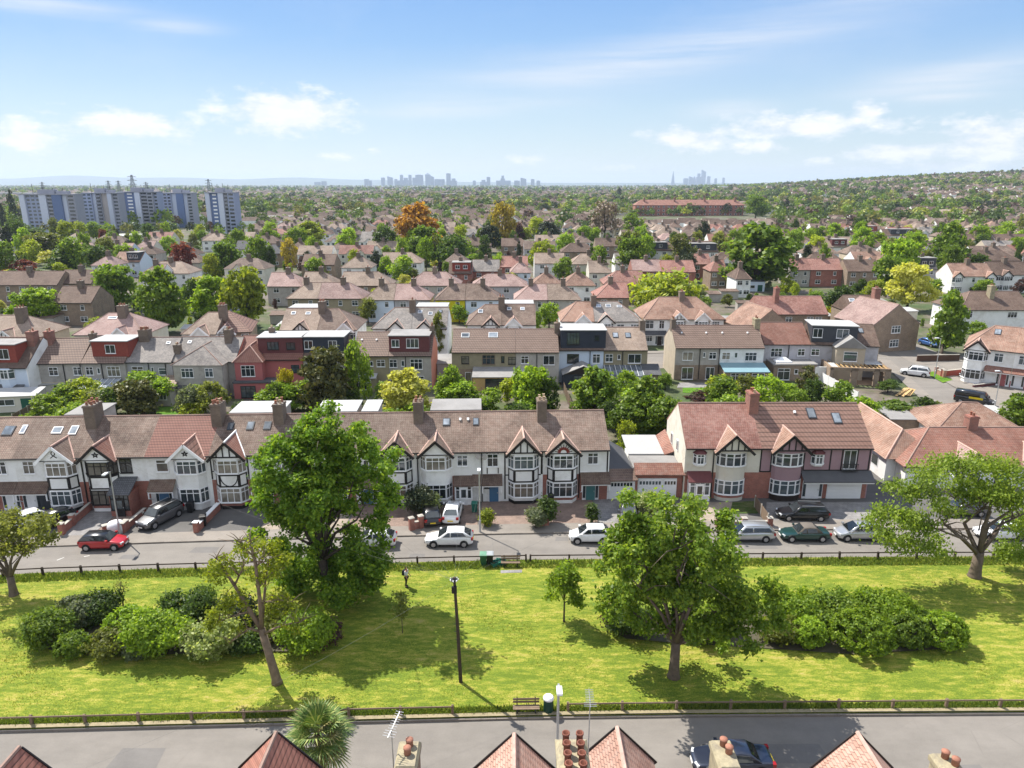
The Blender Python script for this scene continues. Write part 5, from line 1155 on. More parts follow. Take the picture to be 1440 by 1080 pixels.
# front garden plants
for lab,px,py,w,h,mt in [('dark evergreen shrub against the plain white gable house',592,722,40,48,'yew'),('pale variegated shrub in front of the dark evergreen',604,722,26,34,'cream'),('dark clipped bush between two driveways',768,736,24,46,'dark'),('pinkish grey flowering bush by the brick pier',755,741,22,36,'grey'),('yellow topped small bush beside the lamp post',684,738,16,26,'lime'),('narrow clipped hedge beside the garage drive',833,735,10,34,'dark'),('creamy flowering bush behind the maple top',908,725,34,36,'cream')]:
    shrub(lab,px,py,w,h,LEAF[mt],px,'front garden plants',1.3,.13,zbase=.06)
# fan palm
def palm():
    x,y=-9.75,29.6; t=plant('fan_palm','shaggy fan palm beside the ribbed red gable roof','palm',x,y,z=.02); rs=np.random.default_rng(77)
    m=MB(); m.tube([(0,0,0),(.05,0,1.5),(0,.05,3.0),(0,0,4.4)],[.2,.17,.2,.16],10); m.build('trunk',pm('fibrous_palm_trunk',(.11,.075,.045),var=.5,scale=6,bmp=.8),t,True)
    g=leafm('palm_leaf',(.1,.17,.035),(.34,.36,.12),.2); dry=leafm('dry_palm_leaf',(.18,.16,.05),(.3,.26,.12),.1)
    for i in range(46):
        a=i*2.399+rs.normal(0,.15); el=1.35-2.35*(i/46)+rs.normal(0,.1); L=rs.uniform(.75,1.05); f=MB()
        d=Vector((math.cos(a)*math.cos(el),math.sin(a)*math.cos(el),math.sin(el))); o=Vector((0,0,4.35)); tip=o+d*L+Vector((0,0,-.06*L))
        f.tube([o,o.lerp(tip,.5)+Vector((0,0,.05)),tip],[.022,.016,.012],4)
        s=d.cross(Vector((0,0,1))).normalized(); u=s.cross(d).normalized()
        nb=22; LL=rs.uniform(1.0,1.3)
        for k in range(nb):
            th=-2.0+4.0*k/(nb-1); dd=(d*math.cos(th)+s*math.sin(th)).normalized(); l=LL*(1-.28*abs(th)/2.0)
            w=dd.cross(u).normalized()*.045; p1=tip+dd*l*.55+u*.03; p2=tip+dd*l-Vector((0,0,.2*l*rs.uniform(.5,1.4)))
            b=len(f.v); f.v+=[tuple(tip),tuple(p1+w),tuple(p2),tuple(p1-w)]; f.f.append((b,b+1,b+2,b+3)); f.m.append(0)
        f.build('frond',dry if i>40 or i%13==5 else g,t)
palm()
# ------------------------------------------------------------------ shared crowns for the trees beyond
PROTO={}
def proto(kind,i,n=2600):
    key=(kind,i)
    if key in PROTO: return PROTO[key]
    rs=np.random.default_rng(100+i*7+len(kind))
    # unit tree: height 1, crown width 1 (scaled per tree)
    if kind=='cone': B=blobset(rs,1,1,.08,26,kind='cone'); sig=.035
    elif kind=='oval': B=blobset(rs,1,1,.12,16,kind='oval'); sig=.045
    elif kind=='willow': B=blobset(rs,.95,1,.3,18,kind='flat'); sig=.04
    elif kind=='thin': B=blobset(rs,.9,1,.2,18,kind='oval'); sig=.05
    else: B=blobset(rs,1,1,.14,16); sig=.045
    C=clumps(B,150 if kind!='thin' else 110,rs,(.6,1.06))
    if kind=='thin': n=int(n*.55)
    if kind=='willow':
        C2=[]
        for c in C:
            for k in range(4): C2.append(c-np.array([0,0,.1*k]))
        C=np.array(C2); C[:,2]=np.clip(C[:,2],.04,None)
    V=leafcloud(C,n,sig,.05 if kind!='willow' else .035,rs,center=np.array([0,0,.5]),droop=.05 if kind=='willow' else 0,elong=1.4 if kind!='willow' else 3)
    cr=npmesh('crown_'+kind,V,quads(V),[LEAF['mid']])
    m=branch_mesh(rs,.028,.22,[(b[0]*.75,b[1]*.75,b[2],.012) for b in B[1:9]],n=7,sub=1 if kind!='thin' else 5)
    tr=m.mesh('trunk_'+kind,[BARKD],True); PROTO[key]=(cr,tr); return PROTO[key]
NT=[0]
def tree(label,x,y,h,w,kind,mat,z=None,group='trees among the houses',trunk=True,i=None,name=None,n=2600):
    i=R.randrange(4) if i is None else i
    cr,tr=proto(kind,i,n); z=hill(x,y) if z is None else z
    nm=name or {'cone':'conifer_tree','willow':'willow_tree','thin':'bare_tree'}.get(kind,'broadleaf_tree')
    t=thing(nm,label,'tree',(x,y,z),R.uniform(0,6.28),group)
    c=link('crown',cr,t); c.scale=(w,w,h); c.material_slots[0].link='OBJECT'; c.material_slots[0].material=mat
    if trunk: k=link('trunk',tr,t); k.scale=(w,w,h)
    NT[0]+=1; return t
def tpx(label,cx,base,top,wpx,kind,mat,yoff=0,**k):
    x,y=G(cx,base); zt=zat(x,y,top); return tree(label,x,y+yoff,max(1.0,zt),wpx*depth(x,y,zt/2)/1000,kind,LEAF[mat],z=0,**k)
TREES=[
 # gardens between first and second rows
 ('dark bushy conifer beside the rose red house',461,580,484,98,'cone','conifer'),('narrow golden tree between conifer and rose red house',406,578,514,30,'oval','yellow'),('round dark green bush left of the golden tree',388,585,538,46,'round','mid'),
 ('creamy gold round tree behind the terrace ridge',570,590,524,80,'round','gold'),('flat spreading brown green conifer behind the red pantile house',192,590,535,66,'round','conifer'),('dark spreading shrub left of the brown green conifer',150,588,548,66,'round','olive'),('pale blossoming bush behind the red pantile chimney',268,590,545,44,'round','grey'),('leafy bush beneath the grey hipped wing',300,588,538,50,'round','olive'),
 ('light green tree in front of the olive house',505,570,480,44,'oval','airy'),('mixed green garden tree left of the grey garden room',634,572,515,42,'round','airy'),('low green bush below the grey garden room',660,580,545,40,'round','mid'),('fresh green tree below the long brown roof',746,585,515,62,'round','bright'),('dark columnar evergreen beside the fresh green tree',772,585,528,36,'oval','dark'),
 ('round leafy tree below the gabled conservatory',835,590,523,76,'round','mid'),('broad leafy tree below the glass conservatory',900,605,536,84,'round','mid'),('tangled green tree mass behind the end terrace',935,622,562,66,'round','mid'),('leafy thicket right of the end terrace chimney',880,618,570,60,'round','mid'),('pale flowering climber tree behind the garage roof',880,640,588,34,'oval','lime'),
 ('small dark conifer by the roof lantern',1133,566,512,42,'cone','conifer'),('green bush left of the small dark conifer',1108,566,540,34,'round','bright'),('purple leaved bush by the arched patio doors',985,572,550,40,'round','plum'),('small tree below the blue roofed extension',1048,562,530,40,'round','olive'),('rounded dark bush beside the brick extension',1248,552,535,34,'round','dark'),
 ('green bush left of the cream gable end',935,548,525,24,'round','mid'),('big hedge like bush behind the bungalow',1262,600,566,70,'round','mid'),('yellow green garden bush by the bungalow roof',1312,596,565,40,'round','olive'),('deep green tree left in the bungalow garden',1295,600,560,46,'round','dark'),('bright tree at the right edge beside the van',1420,620,560,70,'round','mid'),
 ('shrub tree below the shed at left',40,612,585,30,'round','bright'),('small round apple tree by the cream shed',50,560,545,18,'round','olive'),
 # street trees between second and third rows
 ('bright small round tree before the pale pink roof',142,478,447,40,'round','lime'),('round green street tree before the timber gable',457,474,440,42,'round','bright'),('leafy light tree before the white flat dormer gable',605,480,436,38,'oval','airy'),('second light tree right of the salmon gable',618,500,440,24,'oval','olive'),('dark brown green tree by the grey hipped house',518,455,421,32,'round','olive'),('pale green tree left of the rosy roofs',646,455,430,30,'round','airy'),('grey green tree between rosy and orange roofs',772,462,426,36,'round','airy'),
 ('tall street tree with a clear trunk by the blue car',1324,497,416,58,'round','mid'),('bright yellow tree behind the brick gable',1275,436,370,62,'round','gold'),('dark tree before the rosy roofed brick house',1180,450,402,48,'round','dark'),('yellow green bush below the dark tree',1178,452,425,34,'round','yellow'),
 # third row and beyond
 ('vigorous green tree at the far left behind beige house',56,458,405,64,'round','bright'),('tall dense green tree left of the pale pink roofs',165,440,372,66,'round','mid'),('broad dark green tree behind the pale pink roof',228,470,384,78,'round','mid'),('tall yellow green poplar above the tan roofed pair',348,462,370,68,'oval','lime'),('green bushy tree left of the yellow poplar',305,450,393,66,'round','bright'),('dark shrub tree at the foot of the poplar',272,440,393,36,'round','dark'),
 ('weeping willow with hanging pale curtains',935,440,374,118,'willow','lime'),('huge dark spreading tree right of centre',1062,408,322,112,'round','mid'),('round green tree behind the dark spreading conifer',320,392,345,56,'round','mid'),('dense round tree by the tan roofs',566,400,360,46,'round','bright'),('tall dark spruce left of the dense round tree',530,390,350,30,'cone','yew'),
 ('yellow green maple by the left tower blocks',65,366,327,56,'round','olive'),('yellow tree below the yellow green maple',72,376,354,36,'round','gold'),('copper beech with dark red leaves at left',36,392,366,42,'round','copper'),('dark green tree right of the copper beech',90,385,352,60,'round','dark'),('green round tree beneath the middle tower blocks',136,338,312,30,'round','bright'),('dark leafy tree below the left tower block',50,350,322,46,'round','dark'),
 ('bright lime tree right of the lone tower block',440,352,314,56,'round','lime'),('russet thinning tree before the lime tree',408,385,335,32,'thin','ochre'),('orange leaved spreading tree left of centre',586,362,292,72,'round','orange'),('green tree group below the orange tree',600,372,322,60,'round','mid'),('dark green tree at the orange tree foot',640,380,330,40,'round','dark'),('golden ochre tall oval tree in the centre distance',708,350,280,46,'oval','ochre'),('dark evergreen left of the golden ochre tree',690,355,318,40,'round','yew'),
 ('bright lime round tree right of the golden tree',734,342,320,36,'round','lime'),('dark broad evergreen behind the rosy roofs',770,345,312,40,'round','yew'),('bright green round tree in front of the bare poplar',822,343,318,28,'round','bright'),('bare brown tall poplar right of the golden tree',850,340,283,48,'thin','bare'),('green tree right of the bare poplar',890,338,300,44,'round','mid'),('copper red tree behind the pink roofs',880,354,331,38,'round','copper'),('tall dark conifer by the distant brick hall',870,282,262,10,'cone','yew'),
 ('round tree left of the brown roofed terrace',1325,385,318,58,'round','mid'),('dense tree below the white gabled rows',1330,398,346,46,'round','mid'),('green tree over the blue grey gable',1260,402,335,56,'round','bright'),('dark tree left of the yellow tree',1245,418,362,48,'round','mid'),('lime bush in front of the brick house row',1228,425,395,36,'round','lime'),('pink blossom tree before the red brick row',1200,402,386,40,'round','copper'),('large leafy tree right of the brick hall',1062,310,276,38,'round','mid'),('dark green poplar group by the brick hall',1105,302,278,12,'cone','yew'),
 ('dark tall conifer at the far left edge',8,330,284,14,'cone','yew'),('dark cone left of the tower blocks',22,318,264,14,'cone','yew'),('yew like dark conifer before the tower blocks',167,345,320,10,'cone','yew'),('green tree by the tan roofed house at right',1148,352,322,22,'round','dark'),('broad green tree at right of the white gables',1190,400,384,36,'round','mid')]
# a dense band of garden greenery between the two rows
_r=random.Random(77); _n=0; _lc={}
for _k in range(400):
    if _n>=62: break
    y_=_r.uniform(79,101); x_=_r.uniform(-66,46)
    if y_>98+.1*(x_+70)+2: continue
    if 10<x_<17 and y_<84: continue
    if any((x_-a)**2+(y_-b)**2<6 for a,b in [q for q in _lc.values()]): continue
    _lc[_n]=(x_,y_); _n+=1
GBAND=list(_lc.values())
for a in TREES: tpx(*a,n=5200 if a[5]!='willow' and a[4]>55 else 2600,i=R.randrange(2) if a[4]>55 else 2+R.randrange(2))

_w=[('bright','bright green'),('mid','mid green'),('airy','light green'),('lime','lime green'),('dark','dark green'),('bright','vivid green')]
_po=['below the pink house','below the dark red dormer','below the long brown roof','below the pale blue house','below the cream gable','below the grey conservatory house']
_ct={}
for i_,(x_,y_) in enumerate(sorted(GBAND)):
    c_,n_=_w[i_%6]; z_=['behind the left end of the terrace','behind the black framed bay house','behind the big maple top','behind the plain white gable house','behind the teal door house','behind the gap beside the terrace','behind the cream semi'][min(6,int((x_+66)/16))]
    h_=_r.uniform(2.2,5.2); key=(n_,z_); _ct[key]=_ct.get(key,0)+1
    t_=tree(f'{n_} garden bush {z_}'+('' if _ct[key]==1 else f', {["","second","third","fourth","fifth","sixth"][_ct[key]-1]} from the left'),x_,y_,h_,h_*_r.uniform(.9,1.5),'round',LEAF[c_],z=0,i=2+_r.randrange(2),trunk=False,name='garden_bush',group='bushes between terrace and second row'); t_['category']='bush'
# ------------------------------------------------------------------ vehicles
TYRE=pm('tyre_rubber',(.018,.018,.019),rough=.85,var=.2); RIM=pm('alloy_rim',(.4,.4,.42),rough=.35,metal=.7,var=.1); CGLASS=glassm('car_glass',(.02,.025,.028),.03,(.05,.06,.065)); BLK=pm('black_trim',(.012,.012,.013),rough=.5,var=.1)
LAMPG=pm('headlamp_lens',(.6,.62,.63),rough=.15,var=.1,spec=.6); TAIL=pm('tail_lamp',(.3,.01,.01),rough=.2,var=.1,spec=.6); PLW=pm('white_plate',(.75,.75,.72),rough=.4,var=.03); PLY=pm('yellow_plate',(.75,.55,.04),rough=.4,var=.03)
KIND=dict( # L,W,H, a(cowl) b(roof front) c(roof rear) d(tail of glasshouse), belt front/cowl/rear, boot
 hatch=(4.3,1.78,1.45,.27,.47,.80,.965,.70,.91,.985,None), mini=(3.85,1.73,1.41,.28,.40,.88,.985,.74,.92,.97,None), estate=(4.8,1.82,1.46,.27,.42,.88,.99,.70,.9,.97,None),
 saloon=(4.4,1.7,1.36,.30,.44,.68,.82,.68,.86,.90,.88), suv=(4.5,1.84,1.66,.25,.38,.88,.985,.86,1.06,1.12,None), mpv=(4.2,1.72,1.52,.2,.42,.84,.975,.74,.95,1.0,None), small=(3.7,1.66,1.48,.22,.43,.83,.97,.74,.94,1.0,None), van=(5.1,1.95,1.97,.14,.28,.97,.995,.95,1.15,1.2,None))
def car(label,x,y,hd,kind,mat,roof=None,z=0,rear_plate=True,name='parked_car',glass=None,group='cars parked along the street',trim=None):
    L,W,H,a,b,c,d,zf,zc,zr,boot=KIND[kind]; t=thing(name,label,'van' if kind=='van' else 'car',(x,y,z),hd,group)
    # local: +x is the front; station u from 0 (front) to 1 (rear)
    def xx(u): return L/2-u*L
    st=[(0,zf*.80,.60,.34),(.02,zf*.92,.74,.24),(.07,zf,.86,.2),(.14,zf+.05,.92,.2),(a,zc,.95,.19),(.5,(zc+zr)/2,.965,.19),(.75,zr,.965,.19),(.90,zr if not boot else boot,.94,.2),(.965,(zr if not boot else boot)*.97,.9,.24),(.99,zr*.78,.84,.3),(1.0,zr*.6,.78,.36)]
    m=MB(); rings=[]
    for u,zt,w,zl in st:
        w*=W/2; x0=xx(u)
        half=[(.0,zl),(w*.9,zl),(w*.99,zl+.12),(w,zl+(zt-zl)*.45),(w*.985,zl+(zt-zl)*.72),(w*.93,zt-.03),(w*.84,zt),(0,zt+.015)]
        rg=[(x0,-q[0],q[1]) for q in half]+[(x0,q[0],q[1]) for q in half[-2:0:-1]]
        rings.append(rg)
    m.tube_rings(rings); bo=m.build('body',mat,t,True)
    md=bo.modifiers.new('s','SUBSURF'); md.levels=md.render_levels=1
    # glasshouse
    wb,wr=W/2*.86,W/2*.68
    gs=[(a,zc-.03,zc-.02),(b,zc-.03,H-.03),((b+c)/2,zc-.03,H),(c,zr-.03,H-.05),(d,zr-.05 if not boot else boot-.03,(zr if not boot else boot)-.01)]
    q=MB(); rings=[]
    for u,z0,z1 in gs:
        f=(z1-z0)/(H-zc); w1=wb+(wr-wb)*min(1,max(0,f)); x0=xx(u)
        rings.append([(x0,-wb,z0),(x0,-w1,z1-.05*min(1,f*3)),(x0,-w1*.9,z1),(x0,w1*.9,z1),(x0,w1,z1-.05*min(1,f*3)),(x0,wb,z0)])
    q.tube_rings(rings); q.build('roof',roof or mat,t,True)
    gm=glass or CGLASS
    def pane(P,name,off):
        o=Vector(off); g=MB(); g.poly([tuple(Vector(p)+o) for p in P]); 
        return g.build(name,gm,t)
    def lerp(p,r,f): return tuple(p[i]+(r[i]-p[i])*f for i in range(3))
    def quadinset(A,B,C_,D,e0,e1,s): # A,B bottom; D,C top
        A2,D2=lerp(A,D,e0),lerp(A,D,1-e1); B2,C2=lerp(B,C_,e0),lerp(B,C_,1-e1)
        return [lerp(A2,B2,s),lerp(B2,A2,s),lerp(C2,D2,s),lerp(D2,C2,s)]
    fA=(xx(a),-wb,zc-.02);fB=(xx(a),wb,zc-.02);fC=(xx(b),wr*.95,H-.035);fD=(xx(b),-wr*.95,H-.035)
    pane(quadinset(fA,fB,fC,fD,.06,.05,.05),'windscreen',(.02,0,.025))
    zt=(zr if not boot else boot)
    rA=(xx(d),wb,zt-.01);rB=(xx(d),-wb,zt-.01);rC=(xx(c),-wr*.95,H-.055);rD=(xx(c),wr*.95,H-.055)
    if kind!='van': pane(quadinset(rA,rB,rC,rD,.12,.08,.07),'rear_window',(-.02,0,.025))
    for sg in (-1,1):
        def S(u,f): 
            zb=zc+(zr-zc)*max(0,(u-a)/(c-a)) if not boot else zc; w=wb+(wr-wb)*f
            return (xx(u),sg*(w+.012),zb+(H-.06-zb)*f)
        pts=[(a+(b-a)*.35,.12),((a+b)/2+.09,.12),((a+b)/2+.09,.86),(b+.01,.86)]
        mid=a+(c-a)*.5
        g=[S(a+(b-a)*.42+.02,.1),S(mid-.012,.1),S(mid-.012,.88),S(b+.012,.88)]
        pane(g if sg<0 else g[::-1],'side_window',(0,0,0)) if kind!='van' else pane((lambda g:g if sg<0 else g[::-1])([S(a+.06,.1),S(.36,.1),S(.36,.75),S(b+.02,.75)]),'side_window',(0,0,0))
        if kind!='van':
            e=c+(d-c)*(.25 if not boot else .1)
            g=[S(mid+.012,.1),S(e+.02,.12),S(c-.01,.86),S(mid+.012,.88)]
            pane(g if sg<0 else g[::-1],'side_window',(0,0,0))
        # wheels
        for u in (.185,.81):
            r=.31 if kind not in('suv','van') else .35
            wx=xx(u); yy=sg*(W/2*.965)
            k=MB(); k.tube([(wx,yy-sg*.12,r+.03),(wx,yy+sg*.004,r+.03)],[r+.055,r+.055],18); k.build('wheel_arch',BLK,t)
            k=MB(); k.tube([(wx,yy-sg*.12,r),(wx,yy-sg*.0,r),(wx,yy+sg*.03,r)],[r,r,r*.93],18); w_=k.build('wheel',TYRE,t)
            k=MB(); k.tube([(wx,yy+sg*.015,r),(wx,yy+sg*.036,r)],[r*.66,r*.62],14); k.build('rim',RIM,w_)
        k=MB(); k.box(xx(a)-.28,xx(a)-.1,sg*(W/2*.95),sg*(W/2*.95)+sg*.2,zc+.02,zc+.15) if sg>0 else k.box(xx(a)-.28,xx(a)-.1,-W/2*.95-.2,-W/2*.95,zc+.02,zc+.15); k.build('mirror',mat,t)
        k=MB(); k.obox((xx(.028),sg*W/2*.62),(.35,-sg*.94) if sg>0 else (-.35,-.94),(.94,.35*sg),-.17,.17,-.12,.03,zf*.74,zf*.95); k.build('headlight',LAMPG,t)
        k=MB(); k.box(xx(.998),xx(.955),min(sg*W/2*.6,sg*W/2*.88),max(sg*W/2*.6,sg*W/2*.88),zr*.66,zr*.9); k.build('tail_light',TAIL,t)
        k=MB(); k.box(xx(.7),xx(.3),sg*W/2*.955-.012,sg*W/2*.955+.012,.2,.28); k.build('sill',BLK,t)
    k=MB(); k.box(xx(.02),xx(-.004),-W*.27,W*.27,zf*.42,zf*.62); k.build('grille',BLK,t)
    k=MB(); k.box(xx(.0),xx(-.008),-.26,.26,.36,.47); k.build('number_plate',PLW,t)
    k=MB(); k.box(xx(1.008),xx(.99),-.26,.26,.5,.61); k.build('number_plate',PLY,t)
    if trim: 
        k=MB(); k.box(xx(.62),xx(.28),-W/2*.97-.01,-W/2*.97+.012,zr*.8+.0,zr*.8+.28); k.build('side_panel',trim,t)
    if kind in('estate','suv'):
        for sg in (-1,1):
            k=MB(); k.bar((xx(b)-.1,sg*wr*.92,H+.03),(xx(c),sg*wr*.92,H+.02),.04,.04); k.build('roof_rail',GALV,t)
    return t
Wp=paint('white_car_paint',(.78,.78,.78),0,.25); Rp=paint('red_car_paint',(.42,.012,.018),.1); Bp=paint('black_car_paint',(.012,.012,.014)); Gp=paint('grey_car_paint',(.1,.1,.105)); Sp=paint('silver_car_paint',(.48,.49,.5),.6); Tp=paint('deep_green_car_paint',(.012,.05,.042),.3); Up=paint('blue_car_paint',(.04,.12,.34),.3); Np=paint('navy_car_paint',(.02,.027,.05),.3); Cp=pm('canvas_hood',(.14,.12,.1),var=.15)
def cpx(label,px,py,hd,kind,mat,**k):
    x,y=G(px,py,k.get('z',0)); return car(label,x,y,rad(hd),kind,mat,**k)
GD='cars standing on the front drives'
cpx('red small car with a black roof beside the lamp post',148,769,2,'mini',Rp,roof=Bp,z=.005)
cpx('dark grey suv nosed out on a drive beside the red pantile house',226,733,-112,'suv',Gp,z=.085,group=GD,roof=Bp)
cpx('white car parked nose out at the far left drive',34,741,-128,'hatch',Wp,z=.085,group=GD)
cpx('black car with a blue reflecting windscreen by the brick garden wall',73,739,-128,'hatch',Bp,z=.085,group=GD)
cpx('black car with its tail to the street beside the brick pier',607,729,100,'hatch',Bp,z=.085,group=GD)
cpx('white hatchback with its tail to the street beside the lamp post',637,726,88,'hatch',Wp,z=.085,group=GD)
cpx('white hatchback at the kerb in front of the two drives',632,764,181,'hatch',Wp,z=.005,trim=None)
cpx('white small car at the kerb partly behind the leafy maple',829,760,180,'small',Wp,z=.005,roof=Wp)
cpx('white car at the kerb hidden behind the big dense maple',524,766,182,'hatch',Wp,z=.005)
cpx('grey car on the garage drive behind the maple top',884,727,-100,'hatch',Gp,z=.085,group=GD)
cpx('silver estate car at the kerb before the brick garden wall',1049,757,180,'estate',Sp,z=.005)
cpx('deep green convertible with a brown fabric hood at the kerb',1130,757,180,'saloon',Tp,z=.005,roof=Cp)
cpx('silver people carrier at the kerb beside the feathery tree',1206,756,180,'mpv',Sp,z=.005)
cpx('black estate car across the drive of the pink house',1127,728,178,'estate',Bp,z=.085,group=GD)
cpx('dark car on the bungalow drive seen through the feathery tree',1352,722,180,'hatch',Gp,z=.085,group=GD)
cpx('white car at the kerb behind the feathery tree trunk',1404,755,180,'hatch',Wp,z=.005)
car('black saloon parked in the tree shade at the bottom edge',12.1,32.1,PI,'saloon',Np,z=.005)
GX='cars on the side street'
cpx('black van with a yellow stripe along its side',1369,568,-40,'van',Bp,z=.015,name='van',group=GX,trim=pm('yellow_stripe',(.6,.45,.02),var=.1))
cpx('white suv parked in the mouth of the side street',1286,528,147,'suv',Wp,z=.015,group=GX)
cpx('blue hatchback on the forecourt under the street tree',1306,486,-75,'hatch',Up,z=.035,group=GX)
cpx('black small car on the drive of the white bay house',1366,532,178,'small',Bp,z=.035,group=GX)
cpx('silver car standing far off between the brick houses',985,389,180,'hatch',Sp,z=.0,group=GX)
# ------------------------------------------------------------------ lamp posts, poles, wires
def lamp(label,px,py,h,arm=.5,adir=-PI/2,wd=1.0,xy=None,head=True):
    x,y=xy or G(px,py,.1); t=thing('street_lamp',label,'street lamp',(x,y,.1),0,'grey street lamps')
    m=MB(); m.tube([(0,0,0),(0,0,1.2),(0,0,1.25),(0,0,h)],[.1*wd,.1*wd,.062*wd,.05*wd],8); m.build('pole',GALV,t)
    m=MB(); ax,ay=math.cos(adir)*arm,math.sin(adir)*arm; m.tube([(0,0,h-.03),(ax*.4,ay*.4,h+.05),(ax,ay,h+.08)],[.04,.035,.03],6); m.build('arm',GALV,t)
    m=MB(); e=(math.cos(adir),math.sin(adir)); n=(-e[1],e[0]); m.obox((ax,ay),e,n,-.05,.55,-.14,.14,h+.03,h+.15); l=m.build('lantern',pm('white_lantern',(.72,.73,.74),rough=.3,var=.05),t)
    m=MB(); m.obox((ax,ay),e,n,.02,.45,-.1,.1,h+.015,h+.029); m.build('lens',LAMPG,l)
lamp('slim grey lamp post in front of the blue front door',675,748,6.3,.35)
lamp('slim grey lamp post behind the red car',169,752,6.2,.5)
lamp('pale lamp post seen through the feathery tree',1322,738,5.2,.4)
lamp('grey lamp post on the verge of the side street',1314,531,6.6,.4,PI)
lamp('pale lamp post at the right end of the side street',1398,575,5.5,.3,PI)
lamp('tall grey lamp post rising past the row of chimney pots',787,960,6.6,.35,-PI/2,1.2,xy=(2.35,30.4))
def pole():
    x,y=G(648,959,.1); t=thing('telegraph_pole','tall dark wooden telegraph pole standing in the middle of the green','pole',(x,y,.08))
    m=MB(); m.tube([(0,0,-.1),(-.12,0,4),(-.26,0,7.6)],[.125,.105,.085],10); m.build('pole',pm('creosoted_wood',(.06,.042,.03),var=.4,scale=5),t)
    m=MB(); m.tube([(-.26,0,7.35),(-.26,0,7.5)],.2,10); m.build('ring_bracket',STEELD,t)
    m=MB(); m.box(-.42,-.1,-.22,-.08,6.6,7.05); m.build('junction_box',BLACKP,t)
    for k in range(7):
        m=MB(); a=k*.9; m.tube([(-.26+.2*math.cos(a),.2*math.sin(a),7.4),(-.26+.26*math.cos(a),.26*math.sin(a),7.5)],.04,6); m.build('insulator',UPVC,t)
    for k in range(6):
        m=MB(); m.box(-.30-.03*k*.5+.0,-.06-.03*k*.5,-.015,.015,3.2+k*.55,3.22+k*.55); m.build('step',STEELD,t)
    return x-.26,y,7.5
PX,PY,PZ=pole()
WIRE=pm('grey_cable',(.16,.16,.15),rough=.6,var=.1)
def wire(label,tgt,sag=.5,r=.004):
    a=Vector((PX,PY,PZ)); b=Vector(tgt); P=[]
    for i in range(13):
        f=i/12; p=a.lerp(b,f); p.z-=sag*4*f*(1-f); P.append(p)
    t=MB(); t.tube(P,r,5); o=t.build('telephone_wire',WIRE); tag(o,label,'cable','telephone wires from the pole')
for lab,s,z in (('telephone wire to the half timbered house by the big tree',22,5.2),('telephone wire to the house hidden behind the big tree',30,5.2),('telephone wire to the red sunburst house',37,5.3),('telephone wire to the plain white gable house',45.5,5.4),('telephone wire to the blue door house',48,5.4),('telephone wire to the teal door house',56.5,5.4),('telephone wire to the black framed bay house',12.5,5.0),('telephone wire to the red pantile house',17.5,5.1)):
    p=FA(s,.1); wire(lab,(p[0],p[1],z),.7)
wire('telephone wire running down left to the near terrace',(-20,26,5.4),.8); wire('telephone wire to the cream semi detached house',(18.5,66.7,5.4),.8)
# ------------------------------------------------------------------ bins, benches, people
def wheelie(label,x,y,body,lid,rz=0,h=1.02,z=.1):
    t=thing('wheelie_bin',label,'bin',(x,y,z),rz,'wheelie bins'); m=MB()
    m.tube_rings([[(sx*w,sy*d+.0,zz) for sx,sy in ((-1,-1),(1,-1),(1,1),(-1,1))] for w,d,zz in ((.22,.27,.04),(.28,.34,h-.1),(.3,.36,h-.08),(.3,.36,h-.02))]); m.build('body',body,t)
    m=MB(); m.tube_rings([[(sx*w,sy*d,zz) for sx,sy in ((-1,-1),(1,-1),(1,1),(-1,1))] for w,d,zz in ((.31,.38,h-.015),(.31,.38,h+.03),(.22,.26,h+.08))]); m.build('lid',lid,t)
    m=MB(); m.tube([(-.27,.38,h-.06),(.27,.38,h-.06)],.025,6); m.build('handle',BLK,t)
    for sg in (-1,1):
        m=MB(); m.tube([(sg*.2,.3,.1),(sg*.26,.3,.1)],.1,10); m.build('wheel',TYRE,t)
GRN=pm('green_bin_plastic',(.02,.085,.045),rough=.5,var=.15); GRNL=pm('pale_green_lid',(.14,.3,.2),rough=.5,var=.15); GRYL=pm('grey_bin_lid',(.3,.32,.33),rough=.5,var=.1); CRG=pm('green_crate_plastic',(.02,.14,.1),rough=.5,var=.15)
x,y=G(680,794,.1); wheelie('green wheelie bin with a pale lid beside the bench',x,y,GRN,GRNL)
x,y=G(689,793.5,.1); wheelie('black wheelie bin with a grey lid beside the bench',x,y,BLK,GRYL)
x,y=G(728,728,.1)

p=FA(20.4,1.3); wheelie('black wheelie bin by the front wall of the white pantile house',p[0]-1.4,p[1],BLK,BLK,0,1.0,.09)
p=FA(21.3,4.2); wheelie('dark wheelie bin behind the low brick wall end',p[0],p[1],BLK,BLK,.3,1.0,.09)
p=FA(53.4,.9); wheelie('dark wheelie bin between the clipped bush and the bay',p[0]+.9,p[1],BLK,BLK,0,1.0,.09)
p=FA(46.7,2.3); wheelie('green wheelie bin beside the glazed porch',p[0],p[1],CRG,CRG,0,.95,.09)
def crate(label,px,py,rz,z0=.1):
    x,y=G(px,py,.1); t=thing('recycling_crate',label,'crate',(x,y,z0),rz,'green recycling crates'); m=MB(); w,d,h=.42,.3,.36
    m.box(-w,w,-d,-d+.03,0,h);m.box(-w,w,d-.03,d,0,h);m.box(-w,-w+.03,-d+.031,d-.031,0,h);m.box(w-.03,w,-d+.031,d-.031,0,h);m.box(-w+.031,w-.031,-d+.031,d-.031,0,.03); m.build('box',CRG,t)
    m=MB(); 
    m.box(-w-.03,w+.03,-d-.03,-d-.001,h-.05,h);m.box(-w-.03,w+.03,d+.001,d+.03,h-.05,h); m.build('rim',CRG,t)
crate('green recycling crate beside the black bin',697,795,.5); crate('green recycling crate next to the bench end',704,793,-.2,.1)
